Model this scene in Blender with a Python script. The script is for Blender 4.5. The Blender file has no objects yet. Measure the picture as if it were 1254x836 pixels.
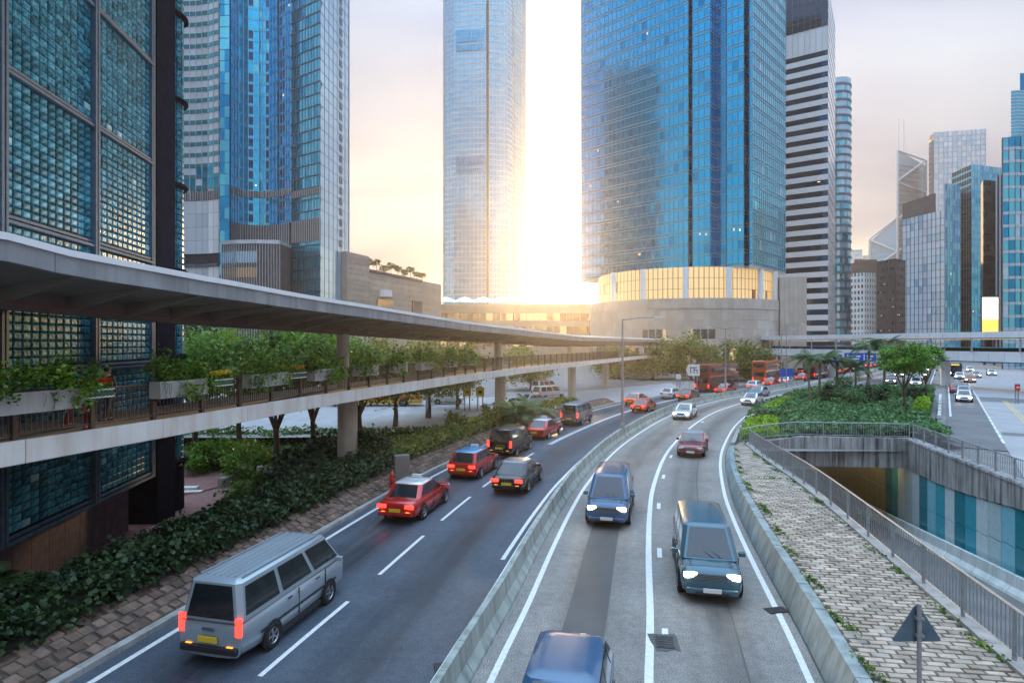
import bpy, math, random
import numpy as np
from mathutils import Vector, Matrix
random.seed(7); np.random.seed(7)
RNG = np.random.default_rng(11)
sc = bpy.context.scene
col = sc.collection
R = math.radians
pi = math.pi

# ------------------------------------------------------------------ camera
W_PX, H_PX, F_PX, HOR = 1254.0, 836.0, 730.0, 420.0
CAM_H = 7.5
cam_d = bpy.data.cameras.new('camera'); cam = bpy.data.objects.new('camera', cam_d); col.objects.link(cam)
cam.location = (0, 0, CAM_H); cam.rotation_euler = (R(90), 0, 0)
cam_d.sensor_width = 36; cam_d.lens = 36 * F_PX / W_PX
cam_d.shift_y = (HOR - H_PX / 2) / W_PX * 1.0
cam_d.clip_start = 0.1; cam_d.clip_end = 4000
sc.camera = cam

# ------------------------------------------------------------------ world, sun, exposure
SKY_OFF = 7.7
SUN_AZ, SUN_EL = R(4.3), R(6.6)
world = bpy.data.worlds.new('World'); sc.world = world; world.use_nodes = True
nt = world.node_tree; nt.nodes.clear()
def wn(t, **k):
    n = nt.nodes.new(t)
    for a, b in k.items(): setattr(n, a, b)
    return n
def wl(a, b): nt.links.new(a, b)
sky = wn('ShaderNodeTexSky', sky_type='NISHITA', sun_disc=False, sun_elevation=SUN_EL, sun_rotation=SUN_AZ,
         air_density=1.2, dust_density=0.8, ozone_density=1.5)
bg_sky = wn('ShaderNodeBackground'); bg_sky.inputs[1].default_value = 0.10; wl(sky.outputs[0], bg_sky.inputs[0])
tc = wn('ShaderNodeTexCoord'); sep = wn('ShaderNodeSeparateXYZ'); wl(tc.outputs['Generated'], sep.inputs[0])
def wm(op, a, b=None, c=None):
    n = wn('ShaderNodeMath', operation=op)
    for i, v in enumerate((a, b, c)):
        if v is None: continue
        if isinstance(v, (int, float)): n.inputs[i].default_value = v
        else: wl(v, n.inputs[i])
    return n.outputs[0]
zz = wm('ADD', wm('MAXIMUM', sep.outputs[2], 0.0), 0.16)
cu = wm('DIVIDE', sep.outputs[0], zz); cv = wm('DIVIDE', sep.outputs[1], zz)
comb = wn('ShaderNodeCombineXYZ'); wl(wm('MULTIPLY', cu, 0.30), comb.inputs[0]); wl(wm('ADD', cv, SKY_OFF), comb.inputs[1])
n1 = wn('ShaderNodeTexNoise'); n1.inputs['Scale'].default_value = 1.5; n1.inputs['Detail'].default_value = 3.5; n1.inputs['Roughness'].default_value = 0.45
n1.inputs['Distortion'].default_value = 0.35
wl(comb.outputs[0], n1.inputs['Vector'])
n2 = wn('ShaderNodeTexNoise'); n2.inputs['Scale'].default_value = 0.62; n2.inputs['Detail'].default_value = 2.0
comb2 = wn('ShaderNodeCombineXYZ'); wl(cu, comb2.inputs[0]); wl(wm('ADD', cv, 7.3), comb2.inputs[1]); wl(comb2.outputs[0], n2.inputs['Vector'])
ramp = wn('ShaderNodeValToRGB'); wl(n1.outputs[0], ramp.inputs[0])
e = ramp.color_ramp.elements
e[0].position = 0.30; e[0].color = (0.30, 0.26, 0.38, 1)
e[1].position = 0.66; e[1].color = (0.84, 0.80, 0.85, 1)
el = ramp.color_ramp.elements.new(0.44); el.color = (0.50, 0.455, 0.585, 1)
el = ramp.color_ramp.elements.new(0.54); el.color = (0.68, 0.635, 0.72, 1)
# pale pink cloud undersides near the horizon
pk = wn('ShaderNodeMixRGB'); pk.inputs[2].default_value = (0.88, 0.72, 0.70, 1)
wl(ramp.outputs[0], pk.inputs[1])
low = wm('SUBTRACT', 1.0, wm('MINIMUM', wm('MULTIPLY', wm('MAXIMUM', sep.outputs[2], 0.0), 2.6), 1.0))
wl(wm('MULTIPLY', wm('POWER', low, 1.6), 0.85), pk.inputs[0])
cool = wn('ShaderNodeMixRGB', blend_type='MULTIPLY'); cool.inputs[2].default_value = (0.62, 0.95, 1.10, 1); wl(pk.outputs[0], cool.inputs[1])
wl(wm('MINIMUM', wm('MULTIPLY', wm('POWER', wm('MAXIMUM', sep.outputs[2], 0.0), 1.8), 1.9), 1.0), cool.inputs[0])
bg_cl = wn('ShaderNodeBackground'); wl(wm('MULTIPLY_ADD', wm('POWER', wm('MAXIMUM', sep.outputs[2], 0.0), 3.0), 2.5, 0.31), bg_cl.inputs[1]); wl(cool.outputs[0], bg_cl.inputs[0])
cover = wn('ShaderNodeMapRange'); wl(n2.outputs[0], cover.inputs[0])
cover.inputs[1].default_value = 0.36; cover.inputs[2].default_value = 0.52; cover.inputs[3].default_value = 0.62; cover.inputs[4].default_value = 0.95
mixw = wn('ShaderNodeMixShader'); wl(cover.outputs[0], mixw.inputs[0]); wl(bg_sky.outputs[0], mixw.inputs[1]); wl(bg_cl.outputs[0], mixw.inputs[2])
# sunlit veil of cloud round the low sun
sdir = Vector((math.sin(SUN_AZ) * math.cos(SUN_EL), math.cos(SUN_AZ) * math.cos(SUN_EL), math.sin(SUN_EL)))
dotn = wn('ShaderNodeVectorMath', operation='DOT_PRODUCT'); wl(tc.outputs['Generated'], dotn.inputs[0]); dotn.inputs[1].default_value = sdir
dd = wm('MAXIMUM', dotn.outputs['Value'], 0.0)
glow = wm('ADD', wm('MULTIPLY', wm('POWER', dd, 1200.0), 2.2), wm('ADD', wm('MULTIPLY', wm('POWER', dd, 150.0), 0.5), wm('MULTIPLY', wm('POWER', dd, 30.0), 0.05)))
bg_g = wn('ShaderNodeBackground'); bg_g.inputs[0].default_value = (1.0, 0.76, 0.46, 1); wl(glow, bg_g.inputs[1])
addw = wn('ShaderNodeAddShader'); wl(mixw.outputs[0], addw.inputs[0]); wl(bg_g.outputs[0], addw.inputs[1])
wo = wn('ShaderNodeOutputWorld'); wl(addw.outputs[0], wo.inputs[0])

sun_d = bpy.data.lights.new('sun', 'SUN'); sun_d.energy = 2.3; sun_d.angle = R(1.5); sun_d.color = (1.0, 0.66, 0.33)
sun = bpy.data.objects.new('sun', sun_d); col.objects.link(sun)
sun.location = (0, 0, 60); sun.rotation_euler = (-sdir).to_track_quat('-Z', 'Y').to_euler()

sc.view_settings.view_transform = 'Standard'; sc.view_settings.look = 'None'; sc.view_settings.gamma = 1
sc.view_settings.exposure = 1.32
sc.view_settings.use_curve_mapping = False
sc.render.engine = 'CYCLES'
cy = sc.cycles
cy.use_denoising = True; cy.max_bounces = 6; cy.diffuse_bounces = 3; cy.glossy_bounces = 3; cy.transmission_bounces = 3
cy.volume_bounces = 0; cy.transparent_max_bounces = 8; cy.sample_clamp_indirect = 4.0; cy.caustics_reflective = False; cy.caustics_refractive = False

# ------------------------------------------------------------------ helpers
def G(px, py, z=0.0):
    """where the sight line through a photo pixel meets height z"""
    Y = (CAM_H - z) * F_PX / (py - HOR)
    return ((px - W_PX / 2) / F_PX * Y, Y)
def AT(px, Y):
    return (px - W_PX / 2) / F_PX * Y
def ZZ(py, Y):
    return CAM_H - (py - HOR) / F_PX * Y

MAT = {}
def mat(name, color=(.5, .5, .5), rough=.6, metal=0.0, spec=.5, emit=None, estr=0.0, build=None):
    if name in MAT: return MAT[name]
    m = bpy.data.materials.new(name); m.use_nodes = True; MAT[name] = m
    b = m.node_tree.nodes['Principled BSDF']
    b.inputs['Base Color'].default_value = (*color, 1); b.inputs['Roughness'].default_value = rough
    b.inputs['Metallic'].default_value = metal; b.inputs['Specular IOR Level'].default_value = spec
    if emit: b.inputs['Emission Color'].default_value = (*emit, 1); b.inputs['Emission Strength'].default_value = estr
    if build: build(m, m.node_tree, b)
    return m
def nd(t, typ, **k):
    n = t.nodes.new(typ)
    for a, b in k.items():
        if a in n.inputs: n.inputs[a].default_value = b
        else: setattr(n, a, b)
    return n
def noise(t, scale, detail=4, rough=.55, stretch=None, coord='Object'):
    c = nd(t, 'ShaderNodeTexCoord'); mp = nd(t, 'ShaderNodeMapping'); t.links.new(c.outputs[coord], mp.inputs[0])
    if stretch: mp.inputs['Scale'].default_value = stretch
    n = nd(t, 'ShaderNodeTexNoise', Scale=scale, Detail=detail, Roughness=rough); t.links.new(mp.outputs[0], n.inputs['Vector'])
    return n
def cramp(t, src, stops):
    r = nd(t, 'ShaderNodeValToRGB'); t.links.new(src, r.inputs[0])
    els = r.color_ramp.elements
    els[0].position, els[0].color = stops[0][0], (*stops[0][1], 1)
    els[1].position, els[1].color = stops[-1][0], (*stops[-1][1], 1)
    for p, c in stops[1:-1]:
        x = els.new(p); x.color = (*c, 1)
    return r
def mixc(t, fac, a, b, mode='MIX'):
    m = nd(t, 'ShaderNodeMixRGB', blend_type=mode)
    for i, v in ((0, fac), (1, a), (2, b)):
        if isinstance(v, (int, float)): m.inputs[i].default_value = v
        elif isinstance(v, tuple): m.inputs[i].default_value = (*v, 1)
        else: t.links.new(v, m.inputs[i])
    return m.outputs[0]
def bump(t, b, src, strength=.3, dist=.02):
    n = nd(t, 'ShaderNodeBump', Strength=strength, Distance=dist); t.links.new(src, n.inputs['Height']); t.links.new(n.outputs[0], b.inputs['Normal'])
def varied(name, c1, c2, rough=.7, scale=3., detail=5, bumpy=0., metal=0., spec=.4, stretch=None, c3=None, face_var=0., bscale=None, bdist=.01):
    """two-tone noise material; face_var mixes in a per-piece brightness from the mesh attribute var"""
    def f(m, t, b):
        n = noise(t, scale, detail, stretch=stretch)
        stops = [(.32, c1), (.68, c2)] if c3 is None else [(.3, c1), (.5, c2), (.7, c3)]
        out = cramp(t, n.outputs[0], stops).outputs[0]
        if face_var:
            a = nd(t, 'ShaderNodeAttribute', attribute_name='var')
            mr = nd(t, 'ShaderNodeMapRange'); t.links.new(a.outputs['Fac'], mr.inputs[0])
            mr.inputs[3].default_value = 1 - face_var; mr.inputs[4].default_value = 1 + face_var
            cc = nd(t, 'ShaderNodeCombineColor')
            for i in range(3): t.links.new(mr.outputs[0], cc.inputs[i])
            out = mixc(t, 1.0, out, cc.outputs[0], 'MULTIPLY')
        t.links.new(out, b.inputs['Base Color'])
        if bumpy: bump(t, b, noise(t, bscale or scale * 6, 4).outputs[0], bumpy, bdist)
    return mat(name, c1, rough, metal, spec, build=f)

class MB:
    """collects faces of one part"""
    def __init__(s): s.v = []; s.f = []; s.m = []; s.var = []
    def add(s, vs, fs, mi=0, var=None):
        o = len(s.v); s.v.extend(vs)
        var = random.random() if var is None else var
        for f in fs: s.f.append(tuple(i + o for i in f)); s.m.append(mi); s.var.append(var)
    def box(s, c, d, rz=0., mi=0, top=(1, 1), var=None):
        x, y, z = d[0] / 2, d[1] / 2, d[2] / 2; ca, sa = math.cos(rz), math.sin(rz); vs = []
        for k, sz in ((-z, (1, 1)), (z, top)):
            for a, b in ((-x, -y), (x, -y), (x, y), (-x, y)):
                a *= sz[0]; b *= sz[1]
                vs.append((c[0] + a * ca - b * sa, c[1] + a * sa + b * ca, c[2] + k))
        s.add(vs, [(3, 2, 1, 0), (4, 5, 6, 7), (0, 1, 5, 4), (1, 2, 6, 5), (2, 3, 7, 6), (3, 0, 4, 7)], mi, var); return s
    def prism(s, poly, z0, z1, mi=0):
        n = len(poly)
        ar = sum(poly[i][0] * poly[(i + 1) % n][1] - poly[(i + 1) % n][0] * poly[i][1] for i in range(n))
        if ar < 0: poly = poly[::-1]
        vs = [(p[0], p[1], z0) for p in poly] + [(p[0], p[1], z1) for p in poly]
        s.add(vs, [tuple(range(n - 1, -1, -1)), tuple(range(n, 2 * n))] + [(i, (i + 1) % n, n + (i + 1) % n, n + i) for i in range(n)], mi); return s
    def tube(s, pts, r, n=8, mi=0, cap=True):
        pts = [Vector(p) for p in pts]; rs = r if isinstance(r, (list, tuple)) else [r] * len(pts); vs = []
        for i, p in enumerate(pts):
            d = (pts[min(i + 1, len(pts) - 1)] - pts[max(i - 1, 0)]).normalized()
            u = d.cross(Vector((0, 0, 1)) if abs(d.z) < .95 else Vector((1, 0, 0))).normalized(); w = d.cross(u)
            for k in range(n):
                a = 2 * pi * k / n; vs.append(tuple(p + (u * math.cos(a) + w * math.sin(a)) * rs[i]))
        fs = [(i * n + k, i * n + (k + 1) % n, (i + 1) * n + (k + 1) % n, (i + 1) * n + k) for i in range(len(pts) - 1) for k in range(n)]
        if cap: fs += [tuple(range(n - 1, -1, -1)), tuple((len(pts) - 1) * n + k for k in range(n))]
        s.add(vs, fs, mi); return s
    def lathe(s, prof, c=(0, 0, 0), n=24, mi=0, axis='z', a0=0., a1=2 * pi):
        full = abs(a1 - a0 - 2 * pi) < 1e-6; m = n if full else n + 1; vs = []
        for r, h in prof:
            for k in range(m):
                a = a0 + (a1 - a0) * k / n; p = (r * math.cos(a), r * math.sin(a), h)
                if axis == 'y': p = (p[0], p[2], p[1])
                vs.append((c[0] + p[0], c[1] + p[1], c[2] + p[2]))
        fs = []
        for i in range(len(prof) - 1):
            for k in range(n):
                k2 = (k + 1) % m; q = (i * m + k, i * m + k2, (i + 1) * m + k2, (i + 1) * m + k)
                fs.append(q[::-1] if axis == 'y' else q)
        s.add(vs, fs, mi); return s
    def quad(s, a, b, c, d, mi=0, var=None): s.add([tuple(a), tuple(b), tuple(c), tuple(d)], [(0, 1, 2, 3)], mi, var); return s
    def sweep(s, line, prof, mi=0, closed_prof=True, caps=True):
        """profile [(offset to the right, z)] swept along plan line [(x,y[,z])]"""
        n = len(prof); vs = []; N = len(line)
        for i, p in enumerate(line):
            a = line[max(i - 1, 0)]; b = line[min(i + 1, N - 1)]
            dx, dy = b[0] - a[0], b[1] - a[1]; l = math.hypot(dx, dy) or 1; rx, ry = dy / l, -dx / l
            z = p[2] if len(p) > 2 else 0
            for o, h in prof: vs.append((p[0] + rx * o, p[1] + ry * o, z + h))
        rng = range(n if closed_prof else n - 1)
        fs = [(i * n + k, (i + 1) * n + k, (i + 1) * n + (k + 1) % n, i * n + (k + 1) % n) for i in range(N - 1) for k in rng]
        if caps and closed_prof: fs += [tuple(range(n)), tuple((N - 1) * n + k for k in range(n - 1, -1, -1))]
        s.add(vs, fs, mi); return s
    def mesh(s, name, mats):
        me = bpy.data.meshes.new(name); me.from_pydata(s.v, [], s.f)
        for m in (mats if isinstance(mats, (list, tuple)) else [mats]): me.materials.append(m)
        if len(s.f):
            me.polygons.foreach_set('material_index', s.m)
            at = me.attributes.new('var', 'FLOAT', 'FACE'); at.data.foreach_set('value', s.var)
        me.update(); return me
    def build(s, name, mats, parent=None, loc=(0, 0, 0), smooth=False, world=False, bevel=0., subsurf=0, rz=0., angle=40):
        return put(name, s.mesh(name, mats), parent, loc, smooth, world, bevel, subsurf, rz, angle)
def put(name, me, parent=None, loc=(0, 0, 0), smooth=False, world=False, bevel=0., subsurf=0, rz=0., angle=40):
    o = bpy.data.objects.new(name, me); col.objects.link(o); o.parent = parent; o.location = loc
    if rz: o.rotation_euler.z = rz
    if world and parent is not None:
        p = parent; off = Vector((0, 0, 0))
        while p is not None: off += p.location; p = p.parent
        o.location = Vector(loc) - off
    if smooth:
        me.polygons.foreach_set('use_smooth', [True] * len(me.polygons))
        me.set_sharp_from_angle(angle=R(angle))
    if bevel:
        b = o.modifiers.new('bevel', 'BEVEL'); b.width = bevel; b.segments = 2; b.limit_method = 'ANGLE'; b.angle_limit = R(35)
    if subsurf:
        b = o.modifiers.new('sub', 'SUBSURF'); b.levels = subsurf; b.render_levels = subsurf
    return o
def tag(o, label=None, cat=None, group=None, kind=None):
    if label: o['label'] = label
    if cat: o['category'] = cat
    if group: o['group'] = group
    if kind: o['kind'] = kind
    return o
def thing(name, label, cat, loc=(0, 0, 0), rz=0., group=None):
    o = bpy.data.objects.new(name, None); col.objects.link(o); o.empty_display_size = .2
    o.location = loc; o.rotation_euler = (0, 0, rz)
    return tag(o, label, cat, group)
def copy_tree(o, parent=None):
    c = o.copy(); col.objects.link(c); c.parent = parent
    for ch in o.children: copy_tree(ch, c)
    return c
def struct(name, mb, m, smooth=False):
    return tag(mb.build(name, m, smooth=smooth), kind='structure')

def catmull(pts, step=1.0):
    P = [np.array(p, float) for p in pts]; P = [2 * P[0] - P[1]] + P + [2 * P[-1] - P[-2]]; out = []
    for i in range(1, len(P) - 2):
        n = max(2, int(np.linalg.norm(P[i + 1] - P[i]) / step))
        for k in range(n):
            t = k / n
            out.append(.5 * (2 * P[i] + (P[i + 1] - P[i - 1]) * t + (2 * P[i - 1] - 5 * P[i] + 4 * P[i + 1] - P[i + 2]) * t * t + (3 * P[i] - P[i - 1] - 3 * P[i + 1] + P[i + 2]) * t ** 3))
    out.append(P[-2]); return [tuple(p) for p in out]
def resample(line, step):
    A = np.array(line, float); d = np.r_[0, np.cumsum(np.linalg.norm(np.diff(A[:, :2], axis=0), axis=1))]
    n = max(2, int(round(d[-1] / step)) + 1); s = np.linspace(0, d[-1], n)
    return [tuple(np.interp(q, d, A[:, k]) for k in range(A.shape[1])) for q in s]
def offset(line, o):
    out = []; N = len(line)
    for i, p in enumerate(line):
        a = line[max(i - 1, 0)]; b = line[min(i + 1, N - 1)]; dx, dy = b[0] - a[0], b[1] - a[1]; l = math.hypot(dx, dy) or 1
        out.append((p[0] + dy / l * o, p[1] - dx / l * o) + tuple(p[2:]))
    return out
def clip_y(line, y0, y1): return [p for p in line if y0 <= p[1] <= y1]
def x_at(line, y):
    A = np.array([(p[1], p[0]) for p in line]); o = np.argsort(A[:, 0]); return float(np.interp(y, A[o, 0], A[o, 1]))
def ribbon(mb, la, lb, za=0., zb=None, mi=0):
    zb = za if zb is None else zb
    n = min(len(la), len(lb)); vs = [(p[0], p[1], za) for p in la[:n]] + [(p[0], p[1], zb) for p in lb[:n]]
    mb.add(vs, [(n + i, i, i + 1, n + i + 1)[::-1] for i in range(n - 1)], mi); return mb

def road_sheet(name, line, o0, o1, z, m, step=.45):
    """road surface whose UV map is metres across and metres along"""
    n = max(2, int((o1 - o0) / step) + 1); os_ = np.linspace(o0, o1, n); rows = [offset(line, o) for o in os_]; L_ = len(line); A = np.array(line)[:, :2]; d = np.r_[0, np.cumsum(np.linalg.norm(np.diff(A, axis=0), axis=1))]
    vs = [(p[0], p[1], z) for r in rows for p in r]; fs = [(j * L_ + i, (j + 1) * L_ + i, (j + 1) * L_ + i + 1, j * L_ + i + 1) for j in range(n - 1) for i in range(L_ - 1)]
    me = bpy.data.meshes.new(name); me.from_pydata(vs, [], fs); me.materials.append(m); uv = me.uv_layers.new(name='UVMap'); li = np.zeros(len(me.loops), np.int32); me.loops.foreach_get('vertex_index', li)
    uv.data.foreach_set('uv', np.stack([os_[li // L_], d[li % L_]], 1).astype(np.float32).ravel()); me.update()
    return tag(put(name, me), kind='structure')
def leaf_mesh(name, P, size, m, up=.35, jitter=.45, flat=.0, dirs=None):
    """N folded leaf-shaped pieces at points P (N,3)"""
    P = np.asarray(P, float); N = len(P)
    nrm = RNG.normal(size=(N, 3)); nrm[:, 2] = np.abs(nrm[:, 2]) + up; nrm /= np.linalg.norm(nrm, axis=1)[:, None]
    t = RNG.normal(size=(N, 3)) if dirs is None else dirs + RNG.normal(size=(N, 3)) * .35
    t[:, 2] -= flat; t -= nrm * (t * nrm).sum(1)[:, None]; t /= np.linalg.norm(t, axis=1)[:, None] + 1e-9
    b = np.cross(nrm, t); s = size * (1 + jitter * RNG.uniform(-1, 1, N))[:, None]
    w = .42
    A = P - t * s * .5; B = P + b * s * w + nrm * s * .10; C = P + t * s * .5 - nrm * s * .08; D = P - b * s * w + nrm * s * .10
    V = np.stack([A, B, C, D], 1).reshape(-1, 3); me = bpy.data.meshes.new(name)
    me.vertices.add(4 * N); me.vertices.foreach_set('co', V.ravel())
    me.loops.add(4 * N); me.loops.foreach_set('vertex_index', np.arange(4 * N, dtype=np.int32))
    me.polygons.add(N); me.polygons.foreach_set('loop_start', np.arange(0, 4 * N, 4, dtype=np.int32)); me.polygons.foreach_set('loop_total', np.full(N, 4, np.int32))
    me.materials.append(m)
    at = me.attributes.new('var', 'FLOAT', 'FACE'); at.data.foreach_set('value', RNG.uniform(0, 1, N).astype(np.float32))
    me.update(calc_edges=True); return me
def leaf_mat(name, dark, mid, light, trans=.25, rough=.5):
    def f(m, t, b):
        a = nd(t, 'ShaderNodeAttribute', attribute_name='var')
        n = noise(t, .9, 3)
        ad = nd(t, 'ShaderNodeMath', operation='MULTIPLY_ADD'); t.links.new(n.outputs[0], ad.inputs[0]); ad.inputs[1].default_value = .9
        mu = nd(t, 'ShaderNodeMath', operation='MULTIPLY_ADD'); t.links.new(a.outputs['Fac'], mu.inputs[0]); mu.inputs[1].default_value = .55; mu.inputs[2].default_value = -.22
        t.links.new(mu.outputs[0], ad.inputs[2])
        c = cramp(t, ad.outputs[0], [(.2, dark), (.5, mid), (.85, light)])
        t.links.new(c.outputs[0], b.inputs['Base Color'])
        tr = nd(t, 'ShaderNodeBsdfTranslucent'); t.links.new(c.outputs[0], tr.inputs[0])
        mx = nd(t, 'ShaderNodeMixShader'); mx.inputs[0].default_value = trans
        t.links.new(b.outputs[0], mx.inputs[1]); t.links.new(tr.outputs[0], mx.inputs[2])
        t.links.new(mx.outputs[0], t.nodes['Material Output'].inputs[0])
    return mat(name, mid, rough, 0, .35, build=f)
# ------------------------------------------------------------------ materials of the setting
def asphalt(name, c1, c2, rough, streak):
    def f(m, t, b):
        n = noise(t, .35, 5); fine = noise(t, 38., 3, .7); st = noise(t, 1.0, 4, stretch=(1.1, .10, 1))
        c = cramp(t, n.outputs[0], [(.3, c1), (.7, c2)]).outputs[0]
        c = mixc(t, .55, c, cramp(t, fine.outputs[0], [(.3, (.42, .42, .42)), (.7, (1.5, 1.5, 1.5))]).outputs[0], 'MULTIPLY')
        c = mixc(t, streak, c, cramp(t, st.outputs[0], [(.35, (.45, .45, .47)), (.65, (1.15, 1.15, 1.15))]).outputs[0], 'MULTIPLY')
        t.links.new(c, b.inputs['Base Color'])
        rr = cramp(t, st.outputs[0], [(.3, (rough - .12,) * 3), (.7, (rough + .1,) * 3)]); t.links.new(rr.outputs[0], b.inputs['Roughness'])
        bump(t, b, fine.outputs[0], .35, .008)
    return mat(name, c1, rough, 0, .4, build=f)
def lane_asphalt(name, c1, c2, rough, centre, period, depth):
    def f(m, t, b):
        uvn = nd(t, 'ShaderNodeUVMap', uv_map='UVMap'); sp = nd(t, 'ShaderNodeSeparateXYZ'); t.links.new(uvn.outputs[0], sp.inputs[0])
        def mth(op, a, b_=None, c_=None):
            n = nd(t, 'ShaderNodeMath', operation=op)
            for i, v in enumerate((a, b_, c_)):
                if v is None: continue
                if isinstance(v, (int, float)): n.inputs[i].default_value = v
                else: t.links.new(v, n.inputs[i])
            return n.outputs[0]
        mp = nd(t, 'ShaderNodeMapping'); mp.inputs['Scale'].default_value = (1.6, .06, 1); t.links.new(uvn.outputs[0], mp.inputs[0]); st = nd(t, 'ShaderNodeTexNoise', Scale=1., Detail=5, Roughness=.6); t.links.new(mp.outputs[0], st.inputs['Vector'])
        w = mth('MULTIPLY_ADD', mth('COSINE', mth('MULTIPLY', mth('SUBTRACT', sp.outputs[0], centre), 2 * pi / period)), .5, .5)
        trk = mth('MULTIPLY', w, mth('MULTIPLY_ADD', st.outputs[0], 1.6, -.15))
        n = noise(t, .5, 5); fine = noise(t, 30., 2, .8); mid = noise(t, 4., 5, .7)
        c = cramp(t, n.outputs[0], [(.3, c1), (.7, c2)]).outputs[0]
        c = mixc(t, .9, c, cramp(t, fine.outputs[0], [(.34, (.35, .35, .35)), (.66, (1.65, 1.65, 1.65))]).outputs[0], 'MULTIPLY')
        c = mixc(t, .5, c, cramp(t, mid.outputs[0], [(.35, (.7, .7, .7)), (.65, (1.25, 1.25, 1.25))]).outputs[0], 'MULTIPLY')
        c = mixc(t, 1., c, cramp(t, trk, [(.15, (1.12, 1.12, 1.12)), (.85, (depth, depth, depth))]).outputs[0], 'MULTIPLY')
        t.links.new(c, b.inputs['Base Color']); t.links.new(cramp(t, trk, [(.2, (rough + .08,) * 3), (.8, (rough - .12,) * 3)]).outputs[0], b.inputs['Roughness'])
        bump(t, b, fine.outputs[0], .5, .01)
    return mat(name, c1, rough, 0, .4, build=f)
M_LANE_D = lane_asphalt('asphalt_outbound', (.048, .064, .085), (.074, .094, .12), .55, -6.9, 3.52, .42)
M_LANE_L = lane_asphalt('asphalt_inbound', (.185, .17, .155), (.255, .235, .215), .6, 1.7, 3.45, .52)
M_ASPH_D = asphalt('asphalt_dark', (.055, .066, .085), (.085, .098, .12), .55, .55)
M_ASPH_L = asphalt('asphalt_worn', (.17, .155, .15), (.25, .23, .22), .6, .5)
M_ASPH_R = asphalt('asphalt_far', (.13, .135, .145), (.19, .195, .2), .55, .4)
M_ROADCONC = asphalt('road_concrete', (.34, .34, .35), (.44, .44, .45), .6, .3)
M_PATCH = asphalt('asphalt_patch', (.085, .080, .076), (.12, .113, .107), .6, .4)
M_PAINT = varied('road_paint', (.62, .62, .60), (.82, .82, .80), .6, 9, 5, .1)
M_YPAINT = varied('yellow_paint', (.65, .48, .10), (.75, .58, .16), .6, 9, 5)
def stained(name, c1, c2, dark, amt=.7, rough=.75, sx=2.2):
    """concrete with rain streaks running down"""
    def f(m, t, b):
        n = noise(t, .9, 5); st = noise(t, sx, 5, .65, stretch=(1, 1, .07)); g = noise(t, 22, 3)
        c = cramp(t, n.outputs[0], [(.3, c1), (.7, c2)]).outputs[0]
        s = cramp(t, st.outputs[0], [(.42, (1, 1, 1)), (.68, dark)])
        c = mixc(t, amt, c, s.outputs[0], 'MULTIPLY')
        t.links.new(c, b.inputs['Base Color']); bump(t, b, g.outputs[0], .2, .01)
    return mat(name, c1, rough, 0, .35, build=f)
M_CONC = stained('concrete', (.36, .35, .33), (.46, .45, .43), (.45, .43, .4), .6)
M_CONC_ST = stained('stained_concrete', (.30, .30, .29), (.46, .46, .45), (.12, .12, .12), .95, sx=3.2)
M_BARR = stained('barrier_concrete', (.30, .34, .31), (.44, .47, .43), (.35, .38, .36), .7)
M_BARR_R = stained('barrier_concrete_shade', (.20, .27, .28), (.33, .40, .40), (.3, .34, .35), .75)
M_FASCIA = stained('fascia_concrete', (.74, .71, .66), (.84, .82, .78), (.70, .58, .46), .55)
M_GROUND = varied('ground_paving', (.20, .19, .18), (.29, .28, .27), .85, .6, 6, .2)
M_SOIL = varied('soil', (.045, .035, .025), (.09, .07, .05), .95, 2., 6, .5)
M_MORTAR = varied('mortar', (.05, .046, .04), (.09, .083, .074), .95, 5, 5, .3)
M_BRICK_P = varied('paver_stone', (.27, .225, .18), (.46, .395, .325), .85, 2.3, 6, .45, face_var=.28, bscale=26, bdist=.02)
M_STONE_V = varied('verge_stone', (.10, .068, .05), (.23, .155, .115), .85, 2.6, 6, .6, face_var=.35, bscale=16, bdist=.03)
M_STEEL = varied('galvanised_steel', (.30, .33, .36), (.42, .45, .48), .42, 6, 4, 0, metal=.7)
M_STEEL_D = varied('dark_steel', (.10, .11, .12), (.16, .17, .18), .5, 6, 4, 0, metal=.4)
M_BLACK = mat('black_void', (.012, .012, .013), .8)  # flat black painted in for hollows that lie in shade
M_IRON = varied('cast_iron', (.045, .047, .05), (.09, .09, .095), .5, 12, 4, .2, metal=.5)

# ------------------------------------------------------------------ plan lines
_E = [(-4.6, -6), (-2.5, 4)] + [G(*p) for p in ((601, 836), (646, 743), (678, 670), (701, 623), (721.5, 589.5), (750, 556), (777, 534.5), (810.5, 514), (844, 500), (887.5, 488.6), (914, 484))]
_x, _y = _E[-1]
_E += [(_x + 15, _y + 17), (_x + 60, _y + 72), (_x + 150, _y + 182)]
E = resample(catmull(_E, 1.0), 1.0)
def eo(o, y0=-6, y1=400): return clip_y(offset(E, o), y0, y1)
_OX = {}
def ox(o, y):
    """x of the line o metres right of the reference line, at depth y"""
    k = round(o * 20)
    if k not in _OX:
        l_ = np.array(offset(E, k / 20.)); od = np.argsort(l_[:, 1]); _OX[k] = np.interp(np.arange(-10, 330, .25), l_[od, 1], l_[od, 0]).tolist()
    f = min(max((y + 10) * 4, 0), 1357.); i = int(f); T = _OX[k]; return T[i] + (T[i + 1] - T[i]) * (f - i)
FY0, FY1 = -6.0, 43.6
def xf(y): return 10.7 + (y - 12.8) * .214          # fence line, left lip of the underpass
def xw(y): return 27.9 + (y - 42.0) * .255          # right wall of the underpass
PORTAL_Y = 41.8
def sm(t): t = min(max(t, 0), 1); return t * t * (3 - 2 * t)
def isl(y): return .80 - .62 * sm((y - 24) / 19)     # height of the paved island
def gz(x, y):
    if y < 4 or y > 52 or x > 0: return -.06
    xb = ox(-12.2, y)
    return -.06 - 1.46 * sm((xb - x) / 3.0) * sm((52 - y) / 7.) * sm((y - 2) / 5.)
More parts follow.
